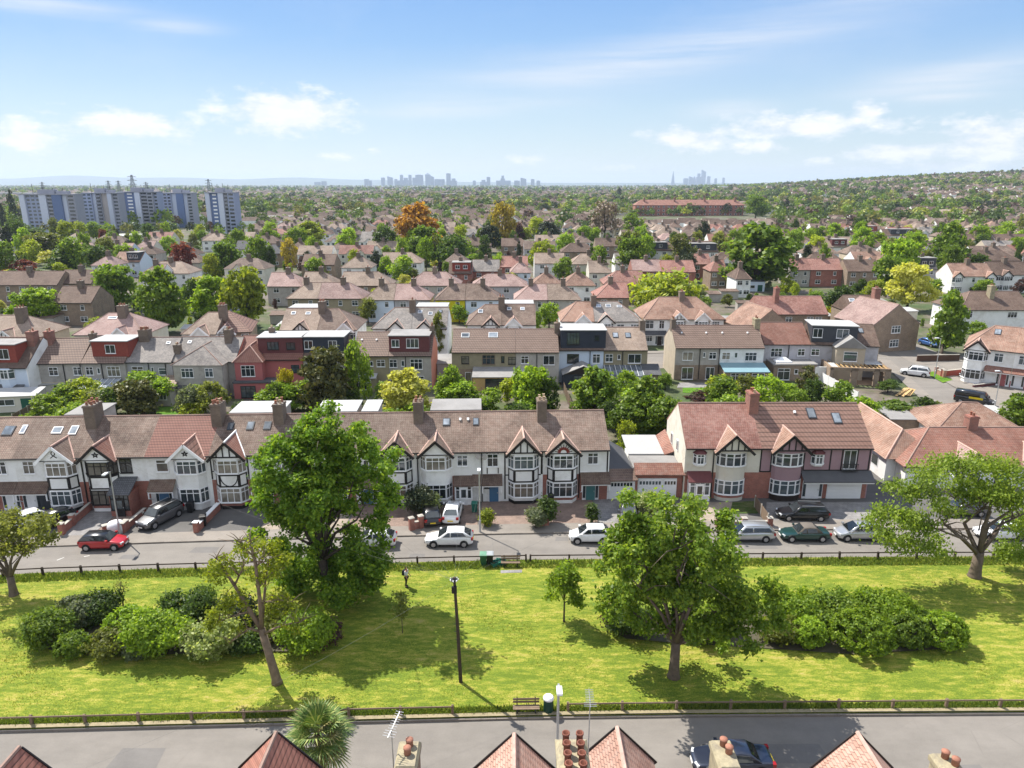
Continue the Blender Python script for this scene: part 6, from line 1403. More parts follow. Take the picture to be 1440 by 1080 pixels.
def bench(label,x,y,rz,l=1.6,z=.1):
    t=thing('park_bench',label,'bench',(x,y,z),rz,'benches on the green')
    m=MB(); 
    for k in range(3): m.box(-l/2,l/2,-.2+k*.14,-.09+k*.14,.42,.46)
    m.build('seat',WOOD,t); m=MB()
    for k in range(2): m.box(-l/2,l/2,.235+k*.03,.27+k*.03,.56+k*.17,.69+k*.17)
    m.build('backrest',WOOD,t)
    for sg in (-1,1):
        m=MB(); x0=sg*(l/2-.25); m.box(x0-.04,x0+.04,-.18,-.1,0,.419); m.build('leg',STEELD,t)
        m=MB(); m.bar((x0,.18,0),(x0,.24,.42),.08,.08); m.bar((x0,.22,.42),(x0,.33,.92),.06,.06); m.build('leg',STEELD,t)
x,y=G(718,797,.1); bench('dark wooden bench by the wheelie bins on the far edge of the green',x,y,.0); gp('paving_slab',[(704,802),(734,801),(734,805),(704,806)],PAVG,.125)
x,y=G(740,1003,.1); bench('brown wooden bench beside the round litter bin',x,y,0.02)
def litter():
    x,y=G(771,1001,.1); t=thing('litter_bin','round dark green litter bin with a white domed top','litter bin',(x,y,.08)); m=MB(); m.lathe([(.27,0),(.3,.05),(.3,.95),(.33,.97)],(0,0,0),18); m.build('body',pm('bottle_green_bin',(.008,.04,.028),rough=.4,var=.1),t)
    m=MB(); m.lathe([(.33,.97),(.33,1.06),(.26,1.15),(.1,1.19)],(0,0,0),18); m.build('lid',UPVC,t)
litter()
def person(label,x,y,rz,top,legs,hair,bag=None,skirt=False):
    t=thing('person',label,'person',(x,y,.1),rz,None)
    SK=pm('skin_tone',(.36,.2,.13),rough=.6,var=.05)
    def skin(name,vs,es,mat,parent,root=0):
        me=bpy.data.meshes.new(name); me.from_pydata([v[:3] for v in vs],es,[]); me.materials.append(mat); o=link(name,me,parent)
        sm=o.modifiers.new('skin','SKIN'); ss=o.modifiers.new('sub','SUBSURF'); ss.levels=ss.render_levels=1
        for i,v in enumerate(vs):
            sv=me.skin_vertices[0].data[i]; sv.radius=(v[3],v[4] if len(v)>4 else v[3]); sv.use_root=(i==root)
        return o
    # one continuous body: pelvis root, spine, head, arms, legs
    vs=[(0,0,.93,.14,.1),(0,0,1.15,.13,.09),(0,0,1.38,.16,.1),(0,.0,1.5,.06),(0,-.02,1.58,.07,.085),(0,-.03,1.70,.08,.095),
        (-.2,0,1.42,.055),(-.25,-.02,1.14,.042),(-.22,-.14,.93,.032),(-.21,-.18,.86,.03),(.2,0,1.42,.055),(.26,-.02,1.14,.042),(.2,-.2,1.02,.032),(.17,-.25,.98,.03),
        (-.1,0,.86,.085),(-.11,-.04,.48,.058),(-.11,.03,.09,.042),(-.12,-.12,.04,.04),(.1,0,.86,.085),(.12,.06,.48,.058),(.13,.16,.1,.042),(.14,.04,.04,.04)]
    es=[(0,1),(1,2),(2,3),(3,4),(4,5),(2,6),(6,7),(7,8),(8,9),(2,10),(10,11),(11,12),(12,13),(0,14),(14,15),(15,16),(16,17),(0,18),(18,19),(19,20),(20,21)]
    b=skin('body',vs,es,SK,t)
    skin('top',[(0,0,.92,.165,.125),(0,0,1.15,.15,.11),(0,0,1.4,.17,.115),(-.2,0,1.42,.072),(-.25,-.02,1.16,.058),(.2,0,1.42,.072),(.255,-.02,1.16,.058)],[(0,1),(1,2),(2,3),(3,4),(2,5),(5,6)],top,t)
    skin('trousers',[(0,0,.93,.16,.12),(-.1,0,.84,.105),(-.11,-.04,.48,.08),(-.11,.03,.12,.07),(.1,0,.84,.105),(.12,.06,.48,.08),(.13,.16,.13,.07)],[(0,1),(1,2),(2,3),(0,4),(4,5),(5,6)],legs,t)
    skin('hair',[(0,.02,1.72,.09,.1),(0,.05,1.62,.08,.07)],[(0,1)],hair,t)
    m=MB()
    for sg in (-1,1): m.box(sg*.035-.012,sg*.035+.012,-.135,-.122,1.66,1.675)
    m.box(-.03,.03,-.13,-.12,1.585,1.597); m.build('face',BLK,b)
    for sg,(hx,hy,hz) in ((-1,(-.21,-.2,.84)),(1,(.16,-.29,.97))):
        m=MB()
        for k in range(4): m.tube([(hx-.03+k*.02,hy+.02,hz+.02),(hx-.035+k*.023,hy-.02,hz-.03-.006*(k%2)),(hx-.03+k*.02,hy-.015,hz-.065)],[.009,.008,.006],5)
        m.tube([(hx-sg*.035,hy+.02,hz+.03),(hx-sg*.05,hy-.02,hz)],[.01,.007],5); m.build('fingers',SK,b)
    for sg,fy in ((-1,-.06),(1,.1)):
        m=MB(); m.box(sg*.12-.045,sg*.12+.045,fy-.13,fy+.12,.0,.075); m.build('shoe',BLK,t)
    if bag:
        m=MB(); m.tube_rings([[(sx*w,.13+ (d if sy>0 else 0),zz) for sx,sy in ((-1,-1),(1,-1),(1,1),(-1,1))] for w,d,zz in ((.13,.14,1.02),(.16,.19,1.1),(.15,.17,1.4),(.1,.1,1.48))]); o=m.build('backpack',bag,None); o.parent=t
x,y=G(572,825,.1); person('person in black trousers and a white top carrying a dark backpack on the green',x,y,rad(70),pm('white_cotton',(.6,.62,.68),var=.1),BLK,pm('dark_hair',(.02,.015,.012),var=.2),pm('navy_backpack',(.02,.025,.05),var=.2))
x,y=G(522,829,.1); person('person in a pale blue top half hidden under the big maple',x,y,rad(-60),pm('pale_blue_cotton',(.4,.5,.62),var=.1),pm('grey_trousers',(.1,.1,.12),var=.1),pm('brown_hair',(.05,.03,.02),var=.2))
# ------------------------------------------------------------------ front walls, piers, garden fences, sheds, aerials
def wall_line(label,p,q,h,th,mat,piers=(),name='garden_wall',cap=None,ph=.35,z=.05):
    dx,dy=q[0]-p[0],q[1]-p[1]; L=math.hypot(dx,dy); t=thing(name,label,'wall',(p[0],p[1],z),math.atan2(dy,dx),'low front walls')
    m=MB(); m.box(0,L,-th/2,th/2,0,h); m.build('wall',mat,t)
    m=MB(); m.box(-.02,L+.02,-th/2-.03,th/2+.03,h+.001,h+.06); m.build('coping',cap or CONC,t)
    for f in piers:
        m=MB(); x=f*L; m.box(x-.22,x+.22,-.22,.22,0,h+ph); pr=m.build('pier',mat,t)
        m=MB(); m.tube_rings([[(x+sx*k,sy*k,zz) for sx,sy in ((-1,-1),(1,-1),(1,1),(-1,1))] for k,zz in ((.26,h+ph+.001),(.26,h+ph+.06),(.1,h+ph+.12))]); m.build('cap',cap or CONC,pr)
wall_line('brick wall with low piers in front of the cream semi detached house',G(1010,740,.1),G(1082,739,.1),.5,.22,BRICK,(0,.5,1))
wall_line('brick garden wall climbing between two drives at left',G(88,751,.1),G(128,716,.1),.75,.22,BRICK,(0,.35))
wall_line('two brick piers with a short wall behind the red car',G(149,750,.1),G(156,748,.1),.5,.22,BRICK,(0,))
wall_line('brick piers beside the lamp post and white bin store',G(174,748,.1),G(205,722,.1),.6,.22,BRICK,(0,.12))
wall_line('low wall of whitewashed brick between two dark drives',G(277,748,.1),G(308,716,.1),.7,.35,BRICK,(0,),cap=UPVC)
wall_line('red brick pier and wall end beside the black car',G(579,745,.1),G(592,742,.1),.75,.25,BRICK,(0,1),cap=CONC,ph=.5)
wall_line('low brick planter wall under the clipped bush',G(755,740,.1),G(768,738,.1),.35,.3,BRICK,(1,),ph=.6)
wall_line('dark timber wall before the white bay house forecourt',G(1289,508,.03),G(1348,507,.03),1.1,.2,pm('dark_brown_wall',(.08,.045,.03),var=.2),z=.02)
wall_line('red low wall beside the black small car',G(1325,530,.03),G(1352,527,.03),1.0,.2,REDH,(0,),z=.02)
wall_line('dark red low wall along the bay house forecourt',G(1368,545,.03),G(1412,540,.03),.4,.2,MAROON,z=.02)
wall_line('orange panelled low wall by the white suv',G(1316,526,.03),G(1327,531,.03),.9,.2,ORANGEB,(0,1),z=.02)
t=thing('bin_store','white rounded cover beside the brick piers','cover',(*G(164,748,.1),.09)); m=MB(); m.lathe([(.75,0),(.75,.7),(.6,1.0),(.25,1.15)],(0,0,0),16); m.build('cover',pm('white_tarpaulin',(.7,.71,.72),var=.06,bmp=.3),t,True); m=MB(); m.tube([(-.6,-.5,.3),(.6,-.5,.3)],.02,5); m.build('strap',BLK,t)
def fence(label,p,q,h=1.7,mat=None,grp='garden fences',cat='fence'):
    dx,dy=q[0]-p[0],q[1]-p[1]; L=math.hypot(dx,dy); t=thing('garden_fence',label,cat,(p[0],p[1],0),math.atan2(dy,dx),grp); mt=mat or WOOD
    n=max(1,round(L/1.83))
    for i in range(n):
        m=MB(); x0=L*i/n+.06;x1=L*(i+1)/n-.06; k=8
        for j in range(k): m.box(x0+(x1-x0)*j/k,x0+(x1-x0)*(j+.97)/k,-.02+.012*(j%2),.0+.012*(j%2),.1,h)
        m.build('panel',mt,t)
    for i in range(n+1):
        m=MB(); x=L*i/n; m.box(x-.05,x+.05,-.05,.05,0,h+.08); m.build('post',CONC if mat is None else mt,t)
fence('concrete posted timber fence between cream and pink house fronts',G(1061,713,.1),G(1079,739,.1),1.3,None)
names=['first','second','third','fourth','fifth','sixth','seventh','eighth','ninth','tenth']
for i,(s,l) in enumerate(((2.3,24),(8.5,25),(14.8,26),(20.9,27),(27,28),(35,29),(41,30),(47.4,31),(53.5,32),(60,33))):
    a=FA(s,-9.5); b=FA(s,-9.5-l+4); fence(f'{names[i]} weathered garden fence from the left between the terrace and the second row',a,b,1.6,WOOD if i%2 else WOODD)
fence('fresh orange pine fence below the white topped house',G(1017,548),G(1030,564),1.7,WOODL)
fence('white panelled fence beside the unfinished extension',G(1156,538),G(1205,566),1.6,UPVC)
fence('grey fence running back at the cream shed',G(20,600),G(112,548),1.7,None)
t=thing('timber_stack','stack of new timber boards on the side street verge','timber',(*G(1278,558),.0),rad(-20)); 
for k in range(7):
    m=MB(); m.bar((-.3*k,R.uniform(-.5,.2),.1+.1*(k%3)),(.9-.2*k,1.6+R.uniform(-.3,.3),.8+.25*R.random()),.35,.05); m.build('board',WOODL,t)
def shed(label,p,rz,w,d,h,wall,roof,pitch=.4,win=True):
    t=thing('garden_shed',label,'shed',(p[0],p[1],0),rz,'sheds and garages in the gardens'); m=MB(); m.box(0,w,0,d,0,h); m.build('wall',wall,t)
    q=MB(); slab(q,[(-.15,-.2,h+.06),(w+.15,-.2,h+.06),(w+.15,d+.15,h+.06+pitch),(-.15,d+.15,h+.06+pitch)],.1); q.build('roof',roof,t)
    m=MB(); m.poly([(0,d,h),(0,0,h),(0,d,h+pitch)]);m.poly([(w,0,h),(w,d,h),(w,d,h+pitch)]); m.build('gable',wall,t)
    if win:
        m=MB(); frame_on(m,m,(w*.15,0),(w*.55,0),1.0,1.9,2,0,pi=1); m.build('window',[UPVC,GLASS],t)
        m=MB(); m.box(w*.68,w*.9,-.04,-.003,.05,1.95); m.build('door',pm('green_shed_door',(.02,.09,.06),var=.1),t)
shed('cream shed with green door at the left edge',G(-14,581),.15,6.2,3,2.3,CREAM,FLATR)
shed('long low cream outhouse behind the cream shed',G(18,566),.42,8.5,2.4,2.2,CREAM,FLATR,.3,False)
shed('grey flat garage between the salmon gable and the long brown roof',(-12.3,113.2),.05,2.9,6,2.5,LILAC,FELT,.2,False)
shed('pale blue cabin beneath the huge dark tree',G(1044,410),.0,6.5,4,3.0,PALEBLUE,FELTD,.3)
shed('flat roofed garage behind the pink house with a rusty brown edge',(47.5,84.5),-.05,12.5,6,2.6,BROWNB,FELT,.2,False)
shed('white flat roofed garage beside the garden trees',(54.5,86.0),-.1,9,5,2.4,LILAC,FLATR,.15,False)
shed('low grey garage right of the orange roofed pair',G(1022,470),.0,7,7,2.5,BROWNB,FELT,.2,False)
def aerial(x,y,z0,z1,az,label,ln=1.15,tilt=.2):
    t=thing('tv_aerial',label,'aerial',(x,y,z0),0,'television aerials'); m=MB(); h=z1-z0; m.tube([(0,0,0),(0,0,h)],.022,6); m.build('mast',GALV,t)
    d=Vector((math.cos(az),math.sin(az),tilt)).normalized(); o=Vector((0,0,h-.05)); s=d.cross(Vector((0,0,1))).normalized()
    m=MB(); m.bar(o-d*ln*.3,o+d*ln*.7,.025,.025)
    for k in range(11):
        c=o+d*ln*(-.25+.95*k/10); l=.16 if k>2 else .24; m.bar(c-s*l,c+s*l,.014,.014)
        m.bar(c-Vector((0,0,.09)),c+Vector((0,0,.09)),.012,.012,(1,0,0))
    m.build('antenna',GALV,t)
aerial(-4.55,22.3,9.2,11.2,rad(75),'white many toothed tv aerial above the sooty chimney')
aerial(2.95,22.6,9.5,12.2,rad(88),'slender tv aerial on the right of the pale broad chimney',.9,.05)
# ------------------------------------------------------------------ rows beyond: surveyed houses first
SPECROOF=dict(t=TILET,a=TILEA,b=TILEB,p=TILEP,r=TILER,o=TILEO,g=TILEG,w=TILEW,d=TILED,s=TILES)
SPECWALL=dict(w=WHITE,g=GREYR,l=LILAC,o=OLIVE,y=YELLOW,b=PALEBLUE,k=BROWNB,r=BRICK,c=CREAM,e=BEIGE)
RN=dict(t='tan',a='rosy brown',b='dusky brown',p='pale pink',r='red',o='orange',g='grey slate',w='dark brown',d='dark slate',s='rosy red'); WN=dict(w='white',g='grey',l='lilac grey',o='olive',y='bright yellow',b='pale blue',k='brown brick',r='red brick',c='cream',e='beige')
GF='houses beyond the third row'
def far_house(a,b,py,rf,wl,hl=0,hr=0,extra='',ez=5.3,dep=9,rise=3.0,gab='',dorm='',chim=.5,pyb=None,n=None):
    p0,p1=G(a,py,ez),G(b,pyb or py,ez)
    form='hipped' if hl and hr else ('half hipped' if hl or hr else 'gabled')
    lab=f'{WN[wl]} house with {RN[rf]} {form} roof{" "+extra if extra else ""}'
    h=House('house',lab,'house',p0,p1,dep=dep,eave=ez,rise=rise,hl=hl*.85,hr=hr*.85,roof=SPECROOF[rf],wall=SPECWALL[wl],simple=True,group=GF,gl=None if hl else SPECWALL[wl],gr=None if hr else SPECWALL[wl])
    w=h.w; k=n or max(2,int(w/3.4))
    for i in range(k):
        x=w*(i+.5)/k; h.win(x,3.5,4.7,1.4 if i%2==0 else .9,2 if i%2==0 else 1)
        h.win(x,.9,2.1,1.6,2)
    if chim: h.chim(w*chim,None,1.1,1.3,1.3,(1,2))
    for f in gab: pass
    for g_ in ([float(q) for q in gab.split(',')] if gab else []): h.bay(w*g_,2.7,.7,base=5.0,win_z=((.8,2.2),(3.5,4.8)))
    if dorm:
        mt=dict(r=REDH,d=GREYF,m=MAROON)[dorm[0]]; f0,f1=[float(q) for q in dorm[1:].split(',')]
        h.dorm(w*f0,w*f1,mt,[(w*(f0+(f1-f0)*.3),h.eave+1.2,h.eave+2.3,1.3,2),(w*(f0+(f1-f0)*.72),h.eave+1.2,h.eave+2.3,1.3,2)],FELT,y0=.6)
    return h
for a in [(404,447,419,'t','o',1,0,'above the poplar foot'),(447.4,509,419,'p','o',0,1,'joined to the tan one by the poplar'),(512,554,421,'t','b',1,0,'left half of a pair'),(554.3,604,421,'p','l',0,1,'right half of a pair'),(612,654,421,'a','y',1,0,'the only yellow front'),(654.3,702,421,'a','b',0,1,'joined to the yellow one'),
 (724,770,421,'p','g',1,0,'left of the willow, pink half'),(770.3,816,421,'t','g',0,1,'left of the willow, tan half'),(838,884,418,'s','k',1,0,'beside the willow'),
 (376,424,402,'p','g',0,1,'by the tall poplar top'),(424.4,470,401,'t','g',0,1,'behind the tan and pink pair'),(479,549,401,'t','k',0,1,'before the dense round tree'),(573,646,401,'p','g',1,1,'broad and pyramid shaped'),(664,741,402,'p','l',1,1,'with a hipped centre',5.3,9,2.6),(748,790,401,'o','w',1,1,'left of the two hipped neighbours'),(792,837,401,'o','w',1,1,'right of the two hipped neighbours'),(850,906,399,'s','k',1,0,'behind the willow crown'),
 (480,522,376,'t','w',1,1,'beside the dark spruce'),(536,592,369,'t','w',0,1,'behind the dense round tree'),(631,663,384,'w','r',0,0,'with a red dormer',5.3,9,3,'','r.15,.95'),(664,702,381,'g','r',0,0,'next to the red dormer'),(704,742,375,'s','r',0,0,'behind the grey slate one'),(718,746,383,'p','b',1,1,'small, left of the dark round bush'),(752,794,370,'t','w',0,0,'with one skylight'),(803,855,371,'t','c',1,1,'below the copper tree'),(829,860,383,'t','c',0,1,'lower half by the copper tree'),
 (866,916,370,'g','w',0,0,'in front of the copper tree'),(890,932,381,'p','r',0,0,'left end of the rosy terrace'),(932.3,978,382,'s','r',0,0,'middle of the rosy terrace'),(975,1000,371,'s','r',0,0,'with red brick below'),(963,1010,354,'w','w',0,0,'with a long dark dormer',5.3,9,3,'','d.05,.95'),(997,1042,339,'r','w',0,0,'with two pointed gables',5.3,9,3,'.4,.75',''),
 (1112,1140,379,'s','g',0,0,'left of the red terrace by the huge tree'),(1140.3,1186,379,'s','r',0,0,'in the red terrace by the huge tree'),(1193,1240,381,'w','k',0,0,'dark and square'),(1104,1148,338,'r','w',1,0,'with dark dormers and a timber gable',5.3,9,3,'.5',''),(1148.3,1192,347,'t','w',1,0,'with a maroon dormer',5.3,9,3,'','m.5,.98'),(1216,1246,347,'w','w',1,1,'left of the leafy green tree'),
 (1036,1056,392,'w','w',1,1,'behind the huge dark tree'),(1000,1022,381,'s','k',1,0,'by the huge tree edge'),(1290,1318,378,'g','l',0,0,'with a blue grey gable',5.3,9,3.2,'','d.1,.95'),(1342,1398,388,'o','w',0,0,'with two white gables',5.3,9,3.2,'.08,.9',''),(1396,1450,386,'w','w',0,0,'with pointed white gable at right edge',5.3,9,3.2,'.35',''),
 (1355,1434,366,'w','k',0,1,'long and low behind the white gables'),(1244,1290,331,'w','w',0,0,'in the white dormered terrace',5.3,9,3,'','d.2,.9'),(1200,1242,326,'b','w',0,0,'with a red dormer in the white terrace',5.3,9,3,'','r.2,.8'),(1356,1400,340,'w','w',0,0,'with paired white gables',5.3,9,3.2,'.3,.7',''),(1402,1450,340,'w','w',0,0,'with paired gables at the right',5.3,9,3.2,'.3,.7',''),(1370,1440,359,'a','w',0,1,'long, below the paired gables'),
 (196,226,388,'a','w',1,0,'behind the dense green tree at left'),(200,266,384,'t','w',1,1,'right of the dense green tree at left'),(238,280,369,'a','w',0,1,'pale roofed behind the tan one'),(80,128,398,'w','k',0,0,'long and dark at left'),(-20,80,400,'w','k',0,0,'long, behind the green tree at left'),(75,128,425,'w','k',0,0,'low, between garden trees at left'),(128,160,373,'p','w',1,1,'white and red at left'),(160,196,368,'o','b',0,0,'with dark dormer at left',5.3,9,3,'','d.5,.98'),
 (92,132,352,'p','w',1,1,'left of the white roofed row'),(135,182,354,'p','b',0,0,'in the white roofed row'),(185,214,350,'p','c',1,0,'right of the white roofed row'),(205,240,336,'s','c',0,0,'before the tower blocks'),(330,372,350,'d','w',0,0,'dark roofed right of the lone tower'),(352,392,342,'w','k',1,1,'right of the lone tower block'),(365,410,356,'d','k',1,0,'by the russet tree'),(378,416,329,'s','r',0,0,'with striped red roofs',5.3,9,2.6),
 (424,470,372,'w','k',0,0,'long brown beside the russet tree'),(284,318,338,'t','w',1,1,'below the lone tower'),(640,690,345,'w','k',1,1,'below the dark evergreen'),(705,745,346,'w','k',0,1,'below the golden tree'),(790,838,354,'w','k',1,1,'low under the bright tree'),(838,872,346,'w','k',0,0,'behind the copper tree'),(900,955,352,'w','w',1,1,'with a dark dormer row',5.3,9,3,'','d.1,.7')]:
    far_house(*a)
# ------------------------------------------------------------------ more streets: copies of a few house types, individually placed
def type_house(kind):
    w=13.0 if kind!='single' else 8.0; d=8.5; e=5.2; r=2.9; m=MB(); q=MB(); c=MB()
    m.box(-w/2,w/2,0,d,0,e-.02,0)
    k=4 if kind!='single' else 2
    for side,yy in ((-1,0),(1,d)):
        for i in range(k):
            x=-w/2+w*(i+.5)/k
            for z0,z1 in ((.8,2.1),(3.4,4.7)):
                y=yy+side*.03
                ww=.85 if i%2 else .6
                a=[(x-ww,y,z0),(x+ww,y,z0),(x+ww,y,z1),(x-ww,y,z1)]; m.poly(a if side<0 else a[::-1],1)
                y+=side*.02; b=[(x-ww+.1,y,z0+.1),(x+ww-.1,y,z0+.1),(x+ww-.1,y,z1-.1),(x-ww+.1,y,z1-.1)]; m.poly(b if side<0 else b[::-1],2)
    hi=3.6 if kind in('hip','single') else -.1; o=.3
    A=[(-w/2-(o if hi>0 else .1),-o,e-.1),(w/2+(o if hi>0 else .1),-o,e-.1),(w/2+(o if hi>0 else .1),d+o,e-.1),(-w/2-(o if hi>0 else .1),d+o,e-.1)]; r0=(-w/2+hi,d/2,e+r);r1=(w/2-hi,d/2,e+r)
    q.poly([A[0],A[1],r1,r0]);q.poly([A[2],A[3],r0,r1]);q.poly([A[1],A[2],r1],0 if hi>0 else 1);q.poly([A[3],A[0],r0],0 if hi>0 else 1);q.poly(A[::-1])
    if kind!='single':
        for x in (-2.0,2.0):
            gw,ap,y=1.7,e+1.5,-.7
            m.box(x-1.3,x+1.3,-.6,.0,0,e-.02,0)
            m.poly([(x-1.1,-.62,3.4),(x+1.1,-.62,3.4),(x+1.1,-.62,4.7),(x-1.1,-.62,4.7)],1); m.poly([(x-1.0,-.64,3.5),(x+1.0,-.64,3.5),(x+1.0,-.64,4.6),(x-1.0,-.64,4.6)],2)
            m.poly([(x-gw+.1,-.65,e-.05),(x+gw-.1,-.65,e-.05),(x,-.65,ap-.1)],0)
            q.poly([(x-gw,-.85,e-.1),(x,-.85,ap),(x,2.2,ap),(x-gw,.3,e-.1)][::-1]);q.poly([(x+gw,-.85,e-.1),(x+gw,.3,e-.1),(x,2.2,ap),(x,-.85,ap)][::-1])
    c.box(-.6,.6,d/2-.6,d/2+.5,e+1.5,e+r+1.3)
    return m.mesh('house_walls',[WHITE,UPVC,GLASS]),q.mesh('house_roof',[TILET,WHITE]),c.mesh('house_chimney',[STACK])
TYPES={k:type_house(k) for k in('hip','gable','single')}
occupied=[]
for o in list(col.objects):
    if o.parent is None and o.get('category') in('house','bungalow','tree'): occupied.append((o.location.x,o.location.y))
FR=random.Random(5)
def colours(x,y):
    u=x/y; rf=FR.choice('ttttabbbbwwwwggaps' if u<.25 else 'wwwwbbbatgsro'); wl=FR.choice('wwwwcgelok' if u<.3 else 'wwwwwwcek'); return rf,wl
rows=[]; Y=226.0; k=0
while Y<2600:
    rows.append(Y); Y+=(27 if k%2 else 19)*(1+Y/3000); k+=1
cand=[]
for ri,Y in enumerate(rows):
    slope=.10*math.sin(ri*.9); x=-.80*Y
    while x<.80*Y:
        yy=Y+slope*(x*.12)+FR.uniform(-1.5,1.5)+ (8*math.sin(x/90+ri*.5) if Y>300 else 0)
        u=x/yy
        inblocks=(-.72<u<-.36 and 380<yy<560)
        wood=(math.sin(x*.013+1.3*math.sin(yy*.007))+math.sin(yy*.011+x*.004))>1.5 and yy>330
        if not inblocks and not wood and min([9e9]+[(x-a)**2*.6+(yy-b)**2 for a,b in occupied if abs(b-yy)<30])>210 and not(.12<u<.37 and 520<yy<720):
            cand.append((x,yy,ri))
        x+=FR.choice([15.2,15.8,17,16.2])
cand.sort(key=lambda c:c[1])
surveyed=sum(1 for o in col.objects if o.parent is None and o.get('category')=='house')
cnt=0; stuffH=[]; byrow={}
LIMIT=296-surveyed
def inview(x,y): return abs(x/(y*cp+CAM_H*sp))<.735
for x,y,ri in cand:
    if inview(x,y) and cnt<LIMIT: byrow.setdefault(ri,[]).append((x,y)); cnt+=1
    else: stuffH.append((x,y,ri))
def put(kind,x,y,rz,rf,wl,label):
    ms=TYPES[kind]; z=hill(x,y)-.1
    t=thing('house',label,'house',(x,y,z),rz,GF)
    for nm,me,slot in (('wall',ms[0],SPECWALL[wl]),('roof',ms[1],SPECROOF[rf]),('chimney',ms[2],None)):
        o=link(nm,me,t)
        if slot: o.material_slots[0].link='OBJECT'; o.material_slots[0].material=slot
        if nm=='roof': o.material_slots[1].link='OBJECT'; o.material_slots[1].material=SPECWALL[wl]
ORD=['first','second','third','fourth','fifth','sixth','seventh','eighth','ninth','tenth','eleventh','twelfth','thirteenth','fourteenth','fifteenth','sixteenth','seventeenth','eighteenth','nineteenth','twentieth','twenty first','twenty second','twenty third','twenty fourth','twenty fifth','twenty sixth','twenty seventh','twenty eighth','twenty ninth','thirtieth','thirty first','thirty second','thirty third','thirty fourth','thirty fifth','thirty sixth','thirty seventh','thirty eighth','thirty ninth','fortieth','forty first','forty second','forty third','forty fourth','forty fifth','forty sixth','forty seventh','forty eighth','forty ninth','fiftieth']
for j,ri in enumerate(sorted(byrow)):
    L=sorted(byrow[ri])
    for i,(x,y) in enumerate(L):
        rf,wl=colours(x,y); kind=FR.choice(['hip','hip','gable','single'])
        put(kind,x,y,FR.uniform(-.06,.06)+(PI if ri%2 else 0)*0,rf,wl,f'{RN[rf]} roofed {WN[wl]} house, {ORD[min(i,49)]} from left, {ORD[j]} street behind willow')
# the rest of the suburb as one mass
def house_mass():
    V=[];F=[];MI=[]; r=random.Random(8)
    pts=[(x,y) for x,y,_ in stuffH]
    Y=2600
    while Y<6000:
        n=int(140); 
        for i in range(n): pts.append((r.uniform(-.8,.8)*Y,Y+r.uniform(-30,30)))
        Y*=1.035
    for x,y in pts:
        if x/y>.2 and y>900 and r.random()<.15: continue
        w=r.uniform(5.5,7.5); d=r.uniform(7,9)/2; e=r.uniform(4.8,5.6); rr=e+r.uniform(2.4,3.2); h=r.choice([0.,3.,3.4]); a=r.uniform(-.15,.15)+ (PI/2 if r.random()<.25 else 0); c,s=math.cos(a),math.sin(a); z=hill(x,y)-.3
        b=len(V)
        P=[(-w,-d,0),(w,-d,0),(w,d,0),(-w,d,0),(-w,-d,e),(w,-d,e),(w,d,e),(-w,d,e),(-w+h,0,rr),(w-h,0,rr)]
        V+=[(x+p[0]*c-p[1]*s,y+p[0]*s+p[1]*c,z+p[2]) for p in P]
        mw=r.choice([0,0,0,1,1]); mr=r.choice([2,2,3,3,4,5])
        for f in ((0,1,5,4),(1,2,6,5),(2,3,7,6),(3,0,4,7)): F.append(tuple(b+i for i in f)); MI.append(mw)
        F+= [(b+4,b+5,b+9,b+8),(b+6,b+7,b+8,b+9)]; MI+=[mr,mr]
        F+= [(b+5,b+6,b+9,b+9)[:3]+(b+9,),]; F[-1]=(b+5,b+6,b+9); F.append((b+7,b+4,b+8)); MI+=[mr if h else mw]*2
    me=bpy.data.meshes.new('houses'); me.from_pydata(V,[],F)
    for m in (WHITE,BEIGE,TILEW,TILEW,TILEB,TILET): me.materials.append(m)
    me.polygons.foreach_set('material_index',MI); o=link('suburb',me); o['kind']='stuff'; tag(o,'mass of distant brown roofed houses fading towards the horizon','houses')
house_mass()
# ------------------------------------------------------------------ scattered garden trees, then the far woods as one mass
TC=dict(mid='mid green',bright='bright green',dark='dark green',olive='olive',lime='lime green',yew='blackish',airy='light green',plum='dull purple',copper='copper red',gold='golden',ochre='ochre',orange='orange')
tcols=['mid']*7+['bright']*6+['dark']*5+['olive']*4+['lime']*3+['yew']*2+['airy']*3+['plum']+['copper','gold']
tcand=[]
for ri,Y in enumerate(rows[:26]):
    x=-.78*Y
    while x<.78*Y:
        yy=Y+12+FR.uniform(-7,7); u=x/yy
        if FR.random()<.75 and not(-.72<u<-.34 and 470<yy<520) and not(370<yy<690 and .12<u<.36):
            tcand.append((x+FR.uniform(-5,5),yy))
        x+=FR.uniform(8,17)
tcand.sort(key=lambda c:c[1]); tcnt=0; stuffT=[]; seenlab={}
left=298-sum(1 for o in col.objects if o.parent is None and o.get('category') in('tree','young tree','palm'))
zone=lambda u: ['at the far left','below the tower blocks','left of the orange tree','behind the pink roofs','behind the willow','behind the huge dark tree','right of the brick hall','towards the right edge'][min(7,max(0,int((u+.72)/1.44*8)))]
pend={}
for x,y in tcand:
    if inview(x,y) and tcnt<left:
        pend.setdefault(zone(x/y),[]).append((x,y)); tcnt+=1
    else: stuffT.append((x,y))
